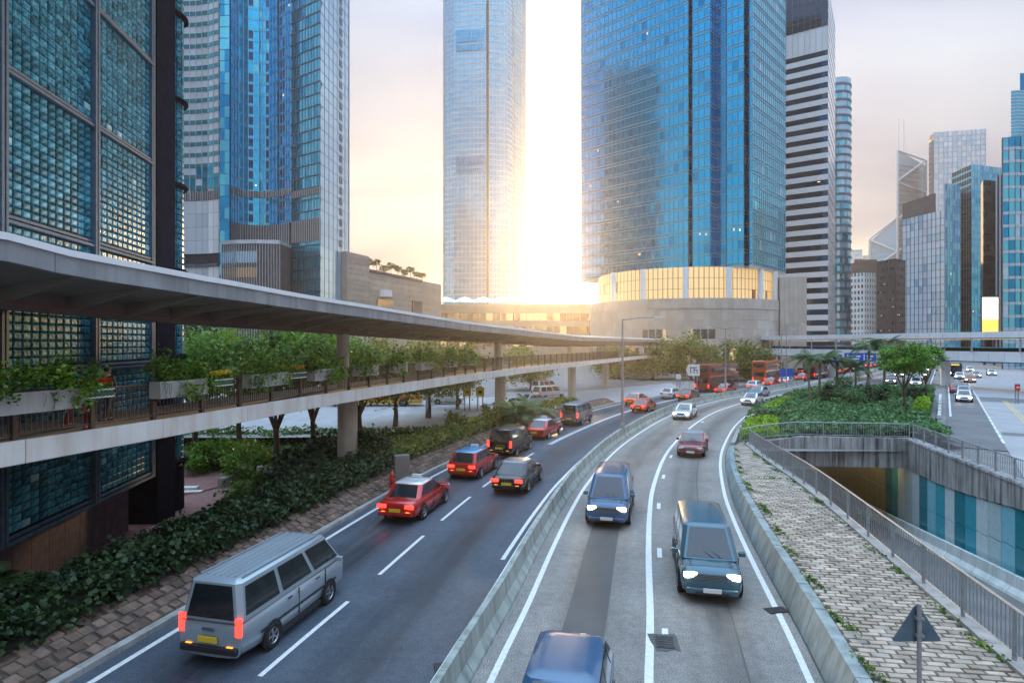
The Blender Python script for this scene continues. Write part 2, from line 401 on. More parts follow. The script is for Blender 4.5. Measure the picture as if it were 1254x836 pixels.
# ------------------------------------------------------------------ ground sheet with the underpass cut out of it
ys = [-900, -200, -60, -20, FY0] + list(np.arange(0, 41, 2.0)) + [PORTAL_Y, 44, 46, 48, 50, 52, 56, 70, 100, 160, 300, 700, 1800]
xl = [-1800, -600, -200, -90, -50, -36, -30, -26] + list(np.arange(-24, -3.9, 1.0)) + [0, 4]
mb = MB(); vs = []; nc = None
for y in ys:
    yy = min(max(y, FY0), PORTAL_Y)
    row = xl + [xf(yy) + .05, xw(yy) + .05, 60, 120, 300, 700, 1800]; nc = len(row)
    vs += [(x, y, gz(x, y)) for x in row]
fs = []
for i in range(len(ys) - 1):
    for k in range(nc - 1):
        if k == len(xl) and FY0 <= ys[i] < PORTAL_Y: continue
        fs.append((i * nc + k, i * nc + k + 1, (i + 1) * nc + k + 1, (i + 1) * nc + k))
mb.add(vs, fs); struct('ground', mb, M_GROUND, smooth=True)

# ------------------------------------------------------------------ carriageways
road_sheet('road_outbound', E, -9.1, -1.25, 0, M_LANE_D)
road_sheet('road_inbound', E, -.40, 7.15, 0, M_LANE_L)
road_in = bpy.data.objects['road_inbound']; road_out = bpy.data.objects['road_outbound']
mb = MB(); ribbon(mb, eo(-1.25, -6, 330), eo(-.40, -6, 330), -.004); struct('road_median', mb, M_CONC)
# repaired strip of darker asphalt and tar seams on the inbound side
p1 = eo(1.15, 5, 34); p2 = eo(2.25, 5, 34); mb = MB(); ribbon(mb, p1, p2, .003); mb.build('asphalt_patch', M_PATCH, road_in)
p1 = eo(5.55, 5, 44); p2 = eo(5.60, 5, 44); mb = MB(); ribbon(mb, p1, p2, .003); mb.build('tar_seam', M_PATCH, road_in)
def line_mark(name, o0, o1, y0, y1, par, m=M_PAINT, z=.005, base=None):
    src = base or E
    mb = MB(); a = clip_y(offset(src, o0), y0, y1); b = clip_y(offset(src, o1), y0, y1); n = min(len(a), len(b))
    ribbon(mb, a[:n], b[:n], z); return mb.build(name, m, par)
line_mark('edge_line', -8.72, -8.56, -6, 300, road_out)
line_mark('edge_line', -1.62, -1.47, 20, 300, road_out)
line_mark('edge_line', -.10, .06, -6, 300, road_in)
line_mark('lane_line', 3.30, 3.50, -6, 300, road_in)
line_mark('edge_line', 6.80, 6.96, -6, 300, road_in)
# dashes: 4 m long, 2 m gaps, on the outbound side; short ones beside the inbound lane line
def dash_line(par, o, w, start, ln, gap, count, src=E, z=.005, m=M_PAINT, name='lane_dash'):
    L_ = resample(clip_y(offset(src, o), -6, 400), .25); A = np.array([p[:2] for p in L_]); d = np.r_[0, np.cumsum(np.linalg.norm(np.diff(A, axis=0), axis=1))]
    i0 = int(np.argmin(np.abs(A[:, 1] - start))); s = d[i0]
    for k in range(count):
        ss = np.linspace(s, s + ln, max(2, int(ln / .8) + 1)); pts = [(np.interp(q, d, A[:, 0]), np.interp(q, d, A[:, 1])) for q in ss]
        mb = MB(); ribbon(mb, offset(pts, -w / 2), offset(pts, w / 2), z); mb.build(name, m, par); s += ln + gap
dash_line(road_out, -5.15, .13, 13.6 - 6.05, 4.0, 2.05, 6)
line_mark('lane_line', -5.28, -5.16, 43.5, 120, road_out); line_mark('lane_line', -5.08, -4.96, 43.5, 120, road_out)
dash_line(road_in, 3.78, .16, 14.75, 1.0, 5.3, 8)
# gully grates and the broken manhole patch
def grate(px, py, sx, sy, rz, n, par, label=None):
    x, y = G(px, py); t = MB()
    t.box((0, 0, .008), (sx, sy, .012)); o = t.build('gully_frame', M_BLACK, par, (x, y, 0), rz=rz)
    for k in range(n):
        q = MB(); q.box((-sx / 2 + sx * (k + .5) / n, 0, .018), (sx / n * .5, sy * .92, .014)); q.build('grate_bar', M_IRON, o)
grate(951, 747, .62, .36, R(12), 9, road_in); grate(541, 818, .34, .5, R(12), 7, road_out)
x, y = G(814, 786); mb = MB(); rp = random.Random(3)
ring = [(x + (.33 + rp.uniform(-.05, .05)) * sx_, y + (.42 + rp.uniform(-.05, .05)) * sy_) for sx_, sy_ in ((-1, -1), (-.3, -1.08), (.4, -.98), (1, -1.05), (1.06, -.2), (.98, .5), (1, 1), (.2, 1.06), (-.5, .98), (-1.03, 1), (-1, .2))]
mb.add([(a, b, .007) for a, b in ring], [tuple(range(len(ring)))]); mb.build('manhole_patch', M_PATCH, road_in)
mb = MB(); mb.box((0, 0, .012), (.46, .62, .012)); o = mb.build('manhole_cover', M_IRON, road_in, (x, y, 0), rz=R(-8))
for k in range(5):
    q = MB(); q.box((0, -.24 + .12 * k, .021), (.40, .035, .008)); q.build('tread_bar', M_IRON, o)

# ------------------------------------------------------------------ concrete barriers
def barrier(name, label, o_line, prof, step, y0, y1, m, cap=None, ztop=None, lean=0.0):
    line = resample(clip_y(offset(E, o_line), y0, y1), step / 4); root = thing(name, label, 'barrier', (line[0][0], line[0][1], 0))
    for i in range(0, len(line) - 4, 4):
        seg = [p for p in line[i:i + 5]]
        a = np.array(seg[0]); b = np.array(seg[-1]); u = (b - a) / np.linalg.norm(b - a) * .012
        seg[0] = tuple(a + u); seg[-1] = tuple(b - u)
        sc_ = 1.0 if ztop is None else max(.02, min(1., ztop(seg[2][1])))
        dz = random.uniform(-.008, .008)
        mb = MB(); mb.sweep([(p[0], p[1], 0) for p in seg], [(q[0], q[1] * sc_ + (dz if q[1] > .1 else 0)) for q in prof])
        o = mb.build('barrier_block', m, root, world=True)
    if cap:
        mb = MB(); ribbon(mb, offset(line, cap[0]), offset(line, cap[1]), .0)
    return root, line
med_prof = [(.30, .002), (.28, .10), (.13, .32), (.08, .80), (-.08, .80), (-.13, .32), (-.28, .10), (-.30, .002)]
barrier('concrete_barrier', 'long pale concrete safety barrier between the two carriageways', -.72, med_prof, 1.25, 4, 110, M_BARR)
rt_prof = [(.30, .002), (.30, .80), (.02, .80), (-.06, .55), (-.16, .25), (-.22, .002)]
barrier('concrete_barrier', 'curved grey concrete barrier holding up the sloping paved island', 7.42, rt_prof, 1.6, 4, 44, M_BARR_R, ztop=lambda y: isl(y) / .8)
# raised white kerb on the outbound side of the median
k_l = resample(eo(-1.14, 4, 110), 1.8); kr = thing('median_kerb', 'narrow white kerb along the outbound side of the median barrier', 'kerb', (k_l[0][0], k_l[0][1], 0))
for a, b in zip(k_l[:-1], k_l[1:]):
    v = Vector((b[0] - a[0], b[1] - a[1])); c = ((a[0] + b[0]) / 2, (a[1] + b[1]) / 2, .08); q = MB(); q.box(c, (v.length - .02, .16, .16), math.atan2(v.y, v.x)); q.build('kerb_stone', M_PAINT, kr, world=True)

# ------------------------------------------------------------------ paved island beside the inbound carriageway
yl = list(np.arange(4, FY1 + .01, 1.1)); mb = MB()
L_in = [(ox(7.70, y), y) for y in yl]; L_out = [(xf(y) - .28, y) for y in yl]
vs = [(a[0], a[1], isl(a[1]) - .03) for a in L_in] + [(b[0], b[1], isl(b[1]) - .03) for b in L_out] + [(a[0], a[1], -.3) for a in L_in] + [(b[0], b[1], -.3) for b in L_out]
n = len(yl)
fs = [(i, n + i, n + i + 1, i + 1) for i in range(n - 1)] + [(i + 1, 2 * n + i + 1, 2 * n + i, i) for i in range(n - 1)]
mb.add(vs, fs); island = struct('paved_island', mb, M_MORTAR)
bw, bh, gap = .40, .195, .030; ang = R(-9); ca, sa = math.cos(ang), math.sin(ang)
bricks = []
rb = random.Random(5)
for r in range(int(6 / (bh)), int(52 / bh)):
    for c in range(-20, 80):
        u = (c + (.5 if r % 2 else 0) + rb.uniform(-.03, .03)) * bw; v = r * bh
        x = u * ca - v * sa; y = u * sa + v * ca
        if not (8 < y < FY1 - .3): continue
        lo, hi = ox(7.70, y) + .02, xf(y) - .30
        if x - bw / 2 < lo - bw * .55 or x + bw / 2 > hi + bw * .55: continue
        x0, x1 = max(x - bw / 2, lo), min(x + bw / 2, hi)
        if x1 - x0 < .12: continue
        bricks.append(((x0 + x1) / 2, y, x1 - x0 - gap))
def brick_mb(mb, x, y, w, z, var=None):
    h = .05 + rb.uniform(-.008, .012); t1, t2 = rb.uniform(-.006, .006), rb.uniform(-.006, .006)
    d = bh - gap + rb.uniform(-.012, .008); rot = ang + rb.uniform(-.015, .015); k = len(mb.v)
    mb.box((x, y, z), (w, d, h), rot, top=(.93, .88), var=var)
    for i in range(4, 8):
        vx, vy, vz = mb.v[k + i]; mb.v[k + i] = (vx, vy, vz + (t1 if i in (5, 6) else -t1) + (t2 if i > 5 else -t2) + rb.uniform(-.004, .004))
vis = [b for b in bricks if abs((b[0] / b[1]) * F_PX) < 640 and (CAM_H - .8) / b[1] * F_PX < 425]
vis.sort(key=lambda b: b[1]); near = set(vis[:300]); rest = MB()
for b in bricks:
    if b in near:
        q = MB(); brick_mb(q, b[0], b[1], b[2], isl(b[1])); q.build('brick', M_BRICK_P, island)
    else: brick_mb(rest, b[0], b[1], b[2], isl(b[1]))
tag(rest.build('brick_paving', M_BRICK_P, island), kind='stuff')
# kerb under the fence
kb = thing('fence_kerb', 'long concrete kerb under the railing beside the paved island', 'kerb', (xf(6) - .12, 6, 0))
kl = list(np.arange(6, FY1 - .6, 2.4))
for y0 in kl:
    a = (xf(y0) - .12, y0 + .01, isl(y0)); b = (xf(y0 + 2.4) - .12, y0 + 2.39, isl(y0 + 2.4)); q = MB()
    q.sweep([a, b], [(-.16, -.4), (-.16, .07), (.16, .07), (.16, -.4)]); q.build('kerb_stone', M_CONC, kb, world=True)

# ------------------------------------------------------------------ underpass
def fl(y): return -5.85 + (PORTAL_Y - y) * .105      # floor height of the ramp
yl = list(np.arange(FY0, PORTAL_Y + 30, 2.0)); mb = MB()
ribbon(mb, [(xf(y) - .2, y) for y in yl], [(xw(y) + .2, y) for y in yl]); n = len(yl)
for i, y in enumerate(yl):
    for k in (i, n + i): mb.v[k] = (mb.v[k][0], mb.v[k][1], fl(min(y, 55)))
struct('underpass_road', mb, M_ASPH_L)
lw = thing('retaining_wall', 'plain concrete retaining wall of the underpass below the island railing', 'wall', (xf(0), 0, -5))
yl = list(np.arange(FY0, PORTAL_Y + 30.1, 3.0))
for a, b in zip(yl[:-1], yl[1:]):
    q = MB(); q.sweep([(xf(a), a + .01, 0), (xf(b), b - .01, 0)], [(-.2, -8), (-.2, -.08), (.04, -.08), (.04, -8)]); q.build('wall_panel', M_CONC, lw, world=True)
rw = thing('retaining_wall', 'underpass side wall clad in teal and pale panels under stained concrete', 'wall', (xw(20), 20, -5))
def topz(y): return .62 + .18 * sm((y - 10) / 20)
def cb(y): return -.05 - 1.25 * sm((y - 22) / 17)     # underside of the concrete band
yl = list(np.arange(FY0, PORTAL_Y, 2.2)) + [PORTAL_Y]; mb = MB()
n = len(yl); prof = lambda y: [(.5, topz(y)), (-.12, topz(y)), (-.16, topz(y) - .12), (-.1, topz(y) - .15), (-.1, cb(y)), (.14, cb(y) - .02), (.14, -8.), (.5, -8.)]
vs = []
for y in yl: vs += [(xw(y) + o, y, z) for o, z in prof(y)]
fs = [(i * 8 + k, (i + 1) * 8 + k, (i + 1) * 8 + (k + 1) % 8, i * 8 + (k + 1) % 8) for i in range(n - 1) for k in range(8)]
fs += [tuple(range(8))[::-1], tuple((n - 1) * 8 + k for k in range(8))]
mb.add(vs, [f[::-1] for f in fs]); mb.build('concrete_band', M_CONC_ST, rw, world=True)
tile_cols = {'dt': (.015, .24, .30), 't': (.05, .40, .50), 'p': (.62, .74, .77), 'lt': (.24, .58, .68), 'g': (.50, .64, .67)}
for k, c in tile_cols.items(): varied('tile_' + k, tuple(v * .88 for v in c), c, .22, 3, 4, 0, spec=.6)
seq = ['dt', 'p', 't', 'lt', 'dt', 'p', 'g', 'p', 't', 'dt', 'p', 'lt', 'g', 'p', 'p', 'p', 't', 'p', 'dt', 'lt', 'g', 'p', 't']
M_YT = varied('tile_cream', (.36, .33, .20), (.46, .42, .27), .3, 3, 4)  # yellow light inside the tunnel, put into the tile colour
seam = .022; pw = 1.22; y = 6.0; i = 0
seq_n = seq[::-1]
while y < PORTAL_Y + 26:
    y2 = y + pw
    top = (cb(min((y + y2) / 2, PORTAL_Y)) - .05); bot = fl(min((y + y2) / 2, 55)) - .02
    midz = (top + bot) / 2 + .1
    for j, (za, zb) in enumerate(((bot, midz - seam), (midz + seam, top))):
        q = MB(); a = (xw(y + seam), y + seam, 0); b = (xw(y2 - seam), y2 - seam, 0)
        q.sweep([a, b], [(.0, za), (.0, zb), (.15, zb), (.15, za)])
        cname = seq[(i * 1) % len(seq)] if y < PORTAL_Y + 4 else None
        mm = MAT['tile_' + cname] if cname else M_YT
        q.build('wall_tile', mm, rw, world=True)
    y = y2; i += 1
# white guard barrier along the foot of the tiled wall
gb = thing('guard_barrier', 'white concrete guard barrier at the foot of the teal tiled wall', 'barrier', (xw(10) - .5, 10, fl(10)))
M_WCONC = stained('white_concrete', (.58, .62, .60), (.72, .75, .73), (.6, .62, .6), .6)
yb = 6.0
while yb < PORTAL_Y + 14:
    a = (xw(yb) - .55, yb + .012, fl(yb)); b = (xw(yb + 1.6) - .55, yb + 1.588, fl(min(yb + 1.6, 55))); q = MB()
    q.sweep([a, b], [(-.32, 0), (-.28, .15), (-.10, .40), (-.07, .95), (.12, .95), (.16, 0)]); q.build('barrier_block', M_WCONC, gb, world=True); yb += 1.6
# portal lintel, tunnel roof and back
pt = thing('portal_lintel', 'stained concrete lintel over the dark underpass mouth below the hedge', 'wall', ((xf(43) + xw(42)) / 2, 42, 0))
npan = 8; xa, xb_ = xf(PORTAL_Y) - .3, xw(PORTAL_Y) + .5
for k in range(npan):
    x0 = xa + (xb_ - xa) * k / npan; x1 = xa + (xb_ - xa) * (k + 1) / npan; q = MB()
    y0 = PORTAL_Y + 1.5 - 1.5 * (k) / npan; y1 = PORTAL_Y + 1.5 - 1.5 * (k + 1) / npan
    t0 = isl(42) + (.80 - isl(42)) * min(1, k / 3); t1 = isl(42) + (.80 - isl(42)) * min(1, (k + 1) / 3)
    z0 = -1.28
    q.add([(x0 + .006, y0, z0), (x1 - .006, y1, z0), (x1 - .006, y1, t1), (x0 + .006, y0, t0), (x0 + .006, y0 + .6, z0), (x1 - .006, y1 + .6, z0), (x1 - .006, y1 + .6, t1), (x0 + .006, y0 + .6, t0)],
          [(0, 1, 2, 3), (5, 4, 7, 6), (3, 2, 6, 7), (4, 5, 1, 0), (1, 5, 6, 2), (4, 0, 3, 7)])
    q.build('lintel_panel', M_CONC_ST, pt, world=True)
q = MB(); q.add([(xf(43) - .5, PORTAL_Y + .7, -1.3), (xw(42) + .6, PORTAL_Y + .7, -1.3), (xw(70) + .6, 72, -1.3), (xf(70) - .5, 72, -1.3)] , [(0, 1, 2, 3)]); q.build('tunnel_roof', M_CONC, pt, world=True)
q = MB(); q.add([(xf(71) - .5, 71.5, -8), (xw(71) + .6, 71.5, -8), (xw(71) + .6, 71.5, -1.2), (xf(71) - .5, 71.5, -1.2)], [(0, 1, 2, 3)]); q.build('tunnel_back', M_CONC, pt, world=True)

M_TLAMP = mat('tunnel_lamp', (.8, .7, .4), .4, emit=(1., .78, .36), estr=3.)
for k in range(7):
    y_ = PORTAL_Y + 2.5 + k * 4; q = MB(); q.box((xw(y_) - 1.4, y_, -1.38), (.25, 1.6, .1), R(-14)); q.build('tunnel_lamp', M_TLAMP, pt, world=True)
# ------------------------------------------------------------------ railings
def railing(name, label, line, h, post_step, bar_step, m, cat='railing', bar_r=.0095, zoff=0., infill=True, bar_clip=None):
    """line of (x,y,z); posts, top rail and bottom rail per panel, bars one by one"""
    line = resample(line, post_step); root = thing(name, label, cat, line[0]); mb_rest = MB()
    for i, p in enumerate(line):
        q = MB(); q.box((p[0], p[1], p[2] + h / 2), (.06, .06, h)); q.build('post', m, root, world=True)
    for a, b in zip(line[:-1], line[1:]):
        a = Vector(a); b = Vector(b); L_ = (b - a).length
        q = MB(); q.tube([a + Vector((0, 0, h)), b + Vector((0, 0, h))], .034, 8); q.build('top_rail', m, root, world=True)
        q = MB(); q.tube([a + Vector((0, 0, .14)), b + Vector((0, 0, .14))], .018, 6); q.build('bottom_rail', m, root, world=True)
        n = int(L_ / bar_step)
        for k in range(1, n):
            c = a.lerp(b, k / n)
            if bar_clip is None or bar_clip(c):
                q = MB(); q.box((c.x, c.y, c.z + .14 + (h - .16) / 2), (bar_r * 2, bar_r * 2, h - .16)); q.build('bar', m, root, world=True)
            else: mb_rest.box((c.x, c.y, c.z + .14 + (h - .16) / 2), (bar_r * 2, bar_r * 2, h - .16))
    if mb_rest.v: tag(mb_rest.build('bars', m, root, world=True), kind='stuff')
    return root
fence_line = [(xf(y) - .10, y, isl(y) + .07) for y in np.arange(8.5, FY1 - .4, 1.0)]
railing('steel_railing', 'long grey steel railing down the edge of the brick paved island', fence_line, 1.08, 2.1, .15, M_STEEL, bar_clip=lambda c: 11 < c.y < 42)
pl = [(xa + .1, PORTAL_Y + 1.85, isl(43) + .02), (xa + 3, PORTAL_Y + 1.3, .80), (xb_ - .4, PORTAL_Y + .15, .80)]
railing('steel_railing', 'grey steel railing on the lintel in front of the dark green hedge', pl, 1.02, 1.75, .15, M_STEEL)
wl_ = [(xw(y) + .15, y, topz(y) + .02) for y in np.arange(PORTAL_Y - .3, 10, -1.0)]
railing('steel_railing', 'grey steel railing on top of the stained wall beside the hedge tip', wl_, 1.02, 1.75, .15, M_STEEL)
# triangular sign seen from behind
sx, sy = AT(1123, 9.2), 9.2
ts = thing('road_sign', 'triangular traffic sign seen from its grey back on a thin post', 'sign', (sx, sy, isl(9)))
M_SIGNB = varied('sign_back', (.10, .16, .20), (.15, .22, .26), .45, 4, 4, metal=.5)
q = MB(); q.tube([(sx, sy - .05, isl(9) - .02), (sx, sy - .05, ZZ(737, 9.2))], .034, 10); q.build('post', varied('sign_post', (.26, .24, .24), (.34, .31, .31), .5, 8), ts, world=True, smooth=True)
zt, zb2 = ZZ(738, 9.2), ZZ(785, 9.2); hw = 31 / F_PX * 9.2
def rtri(hw, z0, z1, r=.05):
    P = [(-hw, z0), (hw, z0), (0, z1)]; out = []
    for i in range(3):
        p = Vector(P[i]); a = (Vector(P[i - 1]) - p).normalized(); b = (Vector(P[(i + 1) % 3]) - p).normalized()
        for k in range(4):
            t = k / 3; out.append(tuple(p + a * r * (1 - t) ** 2 * 1.3 + b * r * t ** 2 * 1.3))
    return out
tri = rtri(hw, zb2, zt); q = MB(); n = len(tri)
q.add([(sx + a, sy, b) for a, b in tri] + [(sx + a, sy + .02, b) for a, b in tri], [tuple(range(n)), tuple(range(2 * n - 1, n - 1, -1))] + [(i, n + i, n + (i + 1) % n, (i + 1) % n) for i in range(n)])
q.build('sign_plate', M_SIGNB, ts, world=True)
for zc in (zb2 + .12, zb2 + .38):
    q = MB(); q.box((sx, sy - .05, zc), (.11, .085, .04)); q.build('clamp', M_STEEL, ts, world=True)
# ------------------------------------------------------------------ verge of rough stones along the outbound road
kl = resample(eo(-9.22, 4, 75), 1.0); kv = thing('road_kerb', 'weathered grey kerb between the outbound road and the rough stone verge', 'kerb', (kl[0][0], kl[0][1], 0))
for a, b in zip(kl[:-1], kl[1:]):
    v = Vector((b[0] - a[0], b[1] - a[1])); q = MB(); q.box(((a[0] + b[0]) / 2, (a[1] + b[1]) / 2, .06 + random.uniform(-.006, .006)), (v.length - .015, .24, .16), math.atan2(v.y, v.x)); q.build('kerb_stone', M_CONC, kv, world=True)
vl = resample(eo(-9.36, 4, 75), .36); mb = MB()
prof = [(0, .10), (-1.10, .46), (-1.75, .58), (-1.78, -.4)]
mb.sweep([(p[0], p[1], 0) for p in vl], prof, closed_prof=False); mb.f = [f[::-1] for f in mb.f]
verge = struct('stone_verge', mb, M_MORTAR)
st = []; rv = random.Random(9)
for i, p in enumerate(vl[1:-1], 1):
    a = vl[i - 1]; b = vl[i + 1]; v = Vector((b[0] - a[0], b[1] - a[1])).normalized(); r_ = Vector((v.y, -v.x)); rz = math.atan2(v.y, v.x)
    for k in range(4):
        o = -.17 - k * .322; sh = (.18 if k % 2 else 0) + rv.uniform(-.05, .05)
        st.append((p[0] + r_.x * o + v.x * sh, p[1] + r_.y * o + v.y * sh, (.10 + .33 * -o), rz))
def stone(mb, s):
    k0 = len(mb.v); mb.box((s[0], s[1], s[2]), (.36 - rv.uniform(.005, .05), .32 - rv.uniform(.005, .045), .07 + rv.uniform(0, .05)), s[3] + rv.uniform(-.1, .1), top=(rv.uniform(.84, .95), rv.uniform(.8, .94)))
    nx, ny = -math.sin(s[3]), math.cos(s[3])
    for i in range(k0, k0 + 8):
        vx, vy, vz = mb.v[i]; d = (vx - s[0]) * nx + (vy - s[1]) * ny; mb.v[i] = (vx + rv.uniform(-.015, .015), vy + rv.uniform(-.015, .015), vz + d * .32 + rv.uniform(-.012, .012))
vis = sorted([s for s in st if abs(s[0] / s[1]) * F_PX < 635 and 7 / s[1] * F_PX < 420], key=lambda s: s[1])[:300]; vset = set(vis); rest = MB()
for s in st:
    if s in vset:
        q = MB(); stone(q, s); q.build('stone', M_STONE_V, verge)
    else: stone(rest, s)
tag(rest.build('stone_paving', M_STONE_V, verge), kind='stuff')
# planted bank behind the stones (soil), dropping to the plaza
yl = list(np.arange(4, 51, 1.5)); A = [(ox(-10.95, y), y) for y in yl]; B = [(ox(-12.6, y), y) for y in yl]; C = [(ox(-15.4, y), y) for y in yl]; n = len(yl)
mb = MB(); mb.add([(a[0], a[1], .52) for a in A] + [(b[0], b[1], .50) for b in B] + [(c[0], c[1], gz(c[0], c[1]) - .05) for c in C],
       [(j * n + i + 1, j * n + i, (j + 1) * n + i, (j + 1) * n + i + 1)[::-1] for j in range(2) for i in range(n - 1)])
for f_ in range(len(mb.f)): mb.f[f_] = mb.f[f_][::-1]
struct('planted_bank', mb, M_SOIL)

# ------------------------------------------------------------------ side street behind the bridge
mb = MB(); sn = catmull([(-90, 52), (-45, 49), (-22, 47.5), (-9, 50), (2, 60), (13, 76), (27, 93)], 3.0); sf = catmull([(-90, 80), (-45, 78), (-24, 77), (-9, 79), (4, 88), (16, 98), (30, 112)], 3.0)
sn = resample(sn, 3); sf = resample(sf, 3); m_ = min(len(sn), len(sf)); sn = [sn[int(i * (len(sn) - 1) / (m_ - 1))] for i in range(m_)]; sf = [sf[int(i * (len(sf) - 1) / (m_ - 1))] for i in range(m_)]
ribbon(mb, sf, sn, -.02); street = struct('side_street', mb, M_ROADCONC)
for q0 in (.0, .5, 1.0):
    ln = [(a[0] * (1 - q0) + b[0] * q0, a[1] * (1 - q0) + b[1] * q0) for a, b in zip(sn, sf)]
    if q0 in (0, 1): mb = MB(); ribbon(mb, offset(ln, -.1), offset(ln, .1), -.012); mb.build('edge_line', M_PAINT, street)
    else: dash_line(street, 0, .14, 47, 0.1, 1, 0, src=ln)

# ------------------------------------------------------------------ covered footbridge
DZ = 5.05
_D = [G(px, py, DZ) for px, py in ((0, 543), (244.5, 506.5), (400, 482), (597, 455), (678, 446))]
_u = np.array(_D[1]) - np.array(_D[0]); _u /= np.linalg.norm(_u)
_D = [tuple(np.array(_D[0]) - _u * 12)] + _D + [(22.5, 110), (36, 138)]
D = resample(catmull(_D, .5), .5)
def at_px(line, px):
    k = (px - W_PX / 2) / F_PX; best = min(range(len(line)), key=lambda i: abs(line[i][0] - k * line[i][1]) / line[i][1]); return line[best]
RL = resample(offset(D, .95), .5); rz_pts = []
for px, py in ((0, 293), (84, 313.5), (246, 343.6), (420, 372), (457, 378), (567, 395.5), (640, 404)):
    p = at_px(RL, px); rz_pts.append((p[1], ZZ(py, p[1])))
rz_pts = [(0, rz_pts[0][1] + .05)] + rz_pts + [(75, 8.30), (140, 8.2)]
def roof_z(y): a = np.array(rz_pts); return float(np.interp(y, a[:, 0], a[:, 1]))
fb = thing('footbridge', 'covered concrete footbridge curving away with planters on its railing', 'bridge', (_D[3][0], _D[3][1], 0))
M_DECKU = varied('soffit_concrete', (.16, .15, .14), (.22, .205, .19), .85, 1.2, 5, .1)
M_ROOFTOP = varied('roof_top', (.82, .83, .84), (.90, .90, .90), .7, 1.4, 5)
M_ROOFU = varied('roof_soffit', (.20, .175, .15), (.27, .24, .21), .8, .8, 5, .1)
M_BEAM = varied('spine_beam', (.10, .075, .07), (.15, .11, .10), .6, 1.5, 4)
M_ROOFF = stained('roof_fascia', (.27, .28, .29), (.37, .38, .39), (.6, .56, .5), .6)
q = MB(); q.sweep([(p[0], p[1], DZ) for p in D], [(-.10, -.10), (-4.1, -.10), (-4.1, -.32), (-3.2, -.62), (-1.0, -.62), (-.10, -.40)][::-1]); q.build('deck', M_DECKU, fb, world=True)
Dp = resample(D, 4.0)
dist = np.r_[0, np.cumsum([math.hypot(b[0] - a[0], b[1] - a[1]) for a, b in zip(D[:-1], D[1:])])]; DA = np.array(D)
def d_at(s): return (float(np.interp(s, dist, DA[:, 0])), float(np.interp(s, dist, DA[:, 1])))
def d_s(px): p = at_px(D, px); return float(dist[D.index(p)])
s = 0.0
while s < dist[-1] - 4:
    seg = [d_at(s + .012 + k * (4.2 - .024) / 4) for k in range(5)]
    q = MB(); q.sweep([(p[0], p[1], DZ) for p in seg], [(0, 0), (-.16, 0.0), (-.16, -.60), (-.01, -.60), (0, -.58)][::-1]); q.build('fascia_panel', M_FASCIA, fb, world=True, bevel=.006); s += 4.2
# roof: white edge, grey fascia panels, soffit, ribs and spine beam
rl3 = [(p[0], p[1], roof_z(p[1])) for p in RL]
q = MB(); q.sweep(rl3, [(.08, -.02), (.08, .15), (-.5, .22), (-6.6, .16), (-6.6, .02)][::-1]); q.build('roof_slab', M_ROOFTOP, fb, world=True)
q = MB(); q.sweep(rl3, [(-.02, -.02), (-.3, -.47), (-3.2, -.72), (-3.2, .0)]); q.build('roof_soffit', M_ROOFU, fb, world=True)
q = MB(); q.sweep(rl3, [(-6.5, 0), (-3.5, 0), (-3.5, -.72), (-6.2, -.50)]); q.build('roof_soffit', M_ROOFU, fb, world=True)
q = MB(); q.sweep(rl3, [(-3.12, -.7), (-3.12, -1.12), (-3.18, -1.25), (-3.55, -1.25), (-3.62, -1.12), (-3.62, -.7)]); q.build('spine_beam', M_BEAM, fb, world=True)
q = MB(); q.sweep(rl3, [(-3.06, -1.02), (-3.06, -1.10), (-3.11, -1.10), (-3.11, -1.02)]); q.build('conduit', varied('red_conduit', (.16, .05, .05), (.2, .07, .06), .5, 4), fb, world=True)
rd = np.r_[0, np.cumsum([math.hypot(b[0] - a[0], b[1] - a[1]) for a, b in zip(RL[:-1], RL[1:])])]; RA = np.array(rl3)
def r_at(s): return tuple(float(np.interp(s, rd, RA[:, k])) for k in range(3))
s = 0.0
while s < rd[-1] - 4.2:
    seg = [r_at(s + .01 + k * (4.2 - .02) / 4) for k in range(5)]
    q = MB(); q.sweep(seg, [(.02, -.01), (.02, -.50), (-.26, -.50), (-.26, -.42), (-.04, -.01)]); q.build('fascia_panel', M_ROOFF, fb, world=True); s += 4.2
s = .8
while s < rd[-1] - 3:
    p = r_at(s); p2 = r_at(s + .1); v = Vector((p2[0] - p[0], p2[1] - p[1])).normalized(); r_ = Vector((v.y, -v.x)); q = MB()
    for sg in (-.11, .11):
        q.v += [(p[0] + r_.x * o + v.x * sg, p[1] + r_.y * o + v.y * sg, p[2] + z) for o, z in ((-.27, -.40), (-.27, -.52), (-3.1, -1.12), (-3.1, -.68))]
    q.f = [(0, 1, 2, 3), (7, 6, 5, 4), (1, 5, 6, 2), (0, 4, 5, 1), (3, 7, 4, 0), (2, 6, 7, 3)]; q.m = [0] * 6; q.var = [.5] * 6
    q.build('rib', M_ROOFU, fb, world=True); s += 2.1
M_PILLAR = stained('pillar_concrete', (.42, .37, .31), (.54, .48, .40), (.6, .55, .48), .5, sx=3)
for px in (-260, 425, 612, 700, 741):
    p = at_px(offset(D, -2.1), px); r_ = .56
    q = MB(); zb = gz(p[0], p[1]) - .1; q.lathe([(r_, zb), (r_, 4.35), (r_ * 1.5, 4.46), (r_ * 1.5, 4.5)], (p[0], p[1], 0), 28); q.build('pillar', M_PILLAR, fb, world=True, smooth=True)
    rp = offset(RL, -3.36)[min(range(len(RL)), key=lambda k: abs(offset(RL, -3.36)[k][1] - p[1]))]
    q = MB(); q.lathe([(.34, DZ - .12), (.34, roof_z(rp[1]) - 1.2)], (rp[0], rp[1], 0), 20); q.build('roof_column', M_PILLAR, fb, world=True, smooth=True)
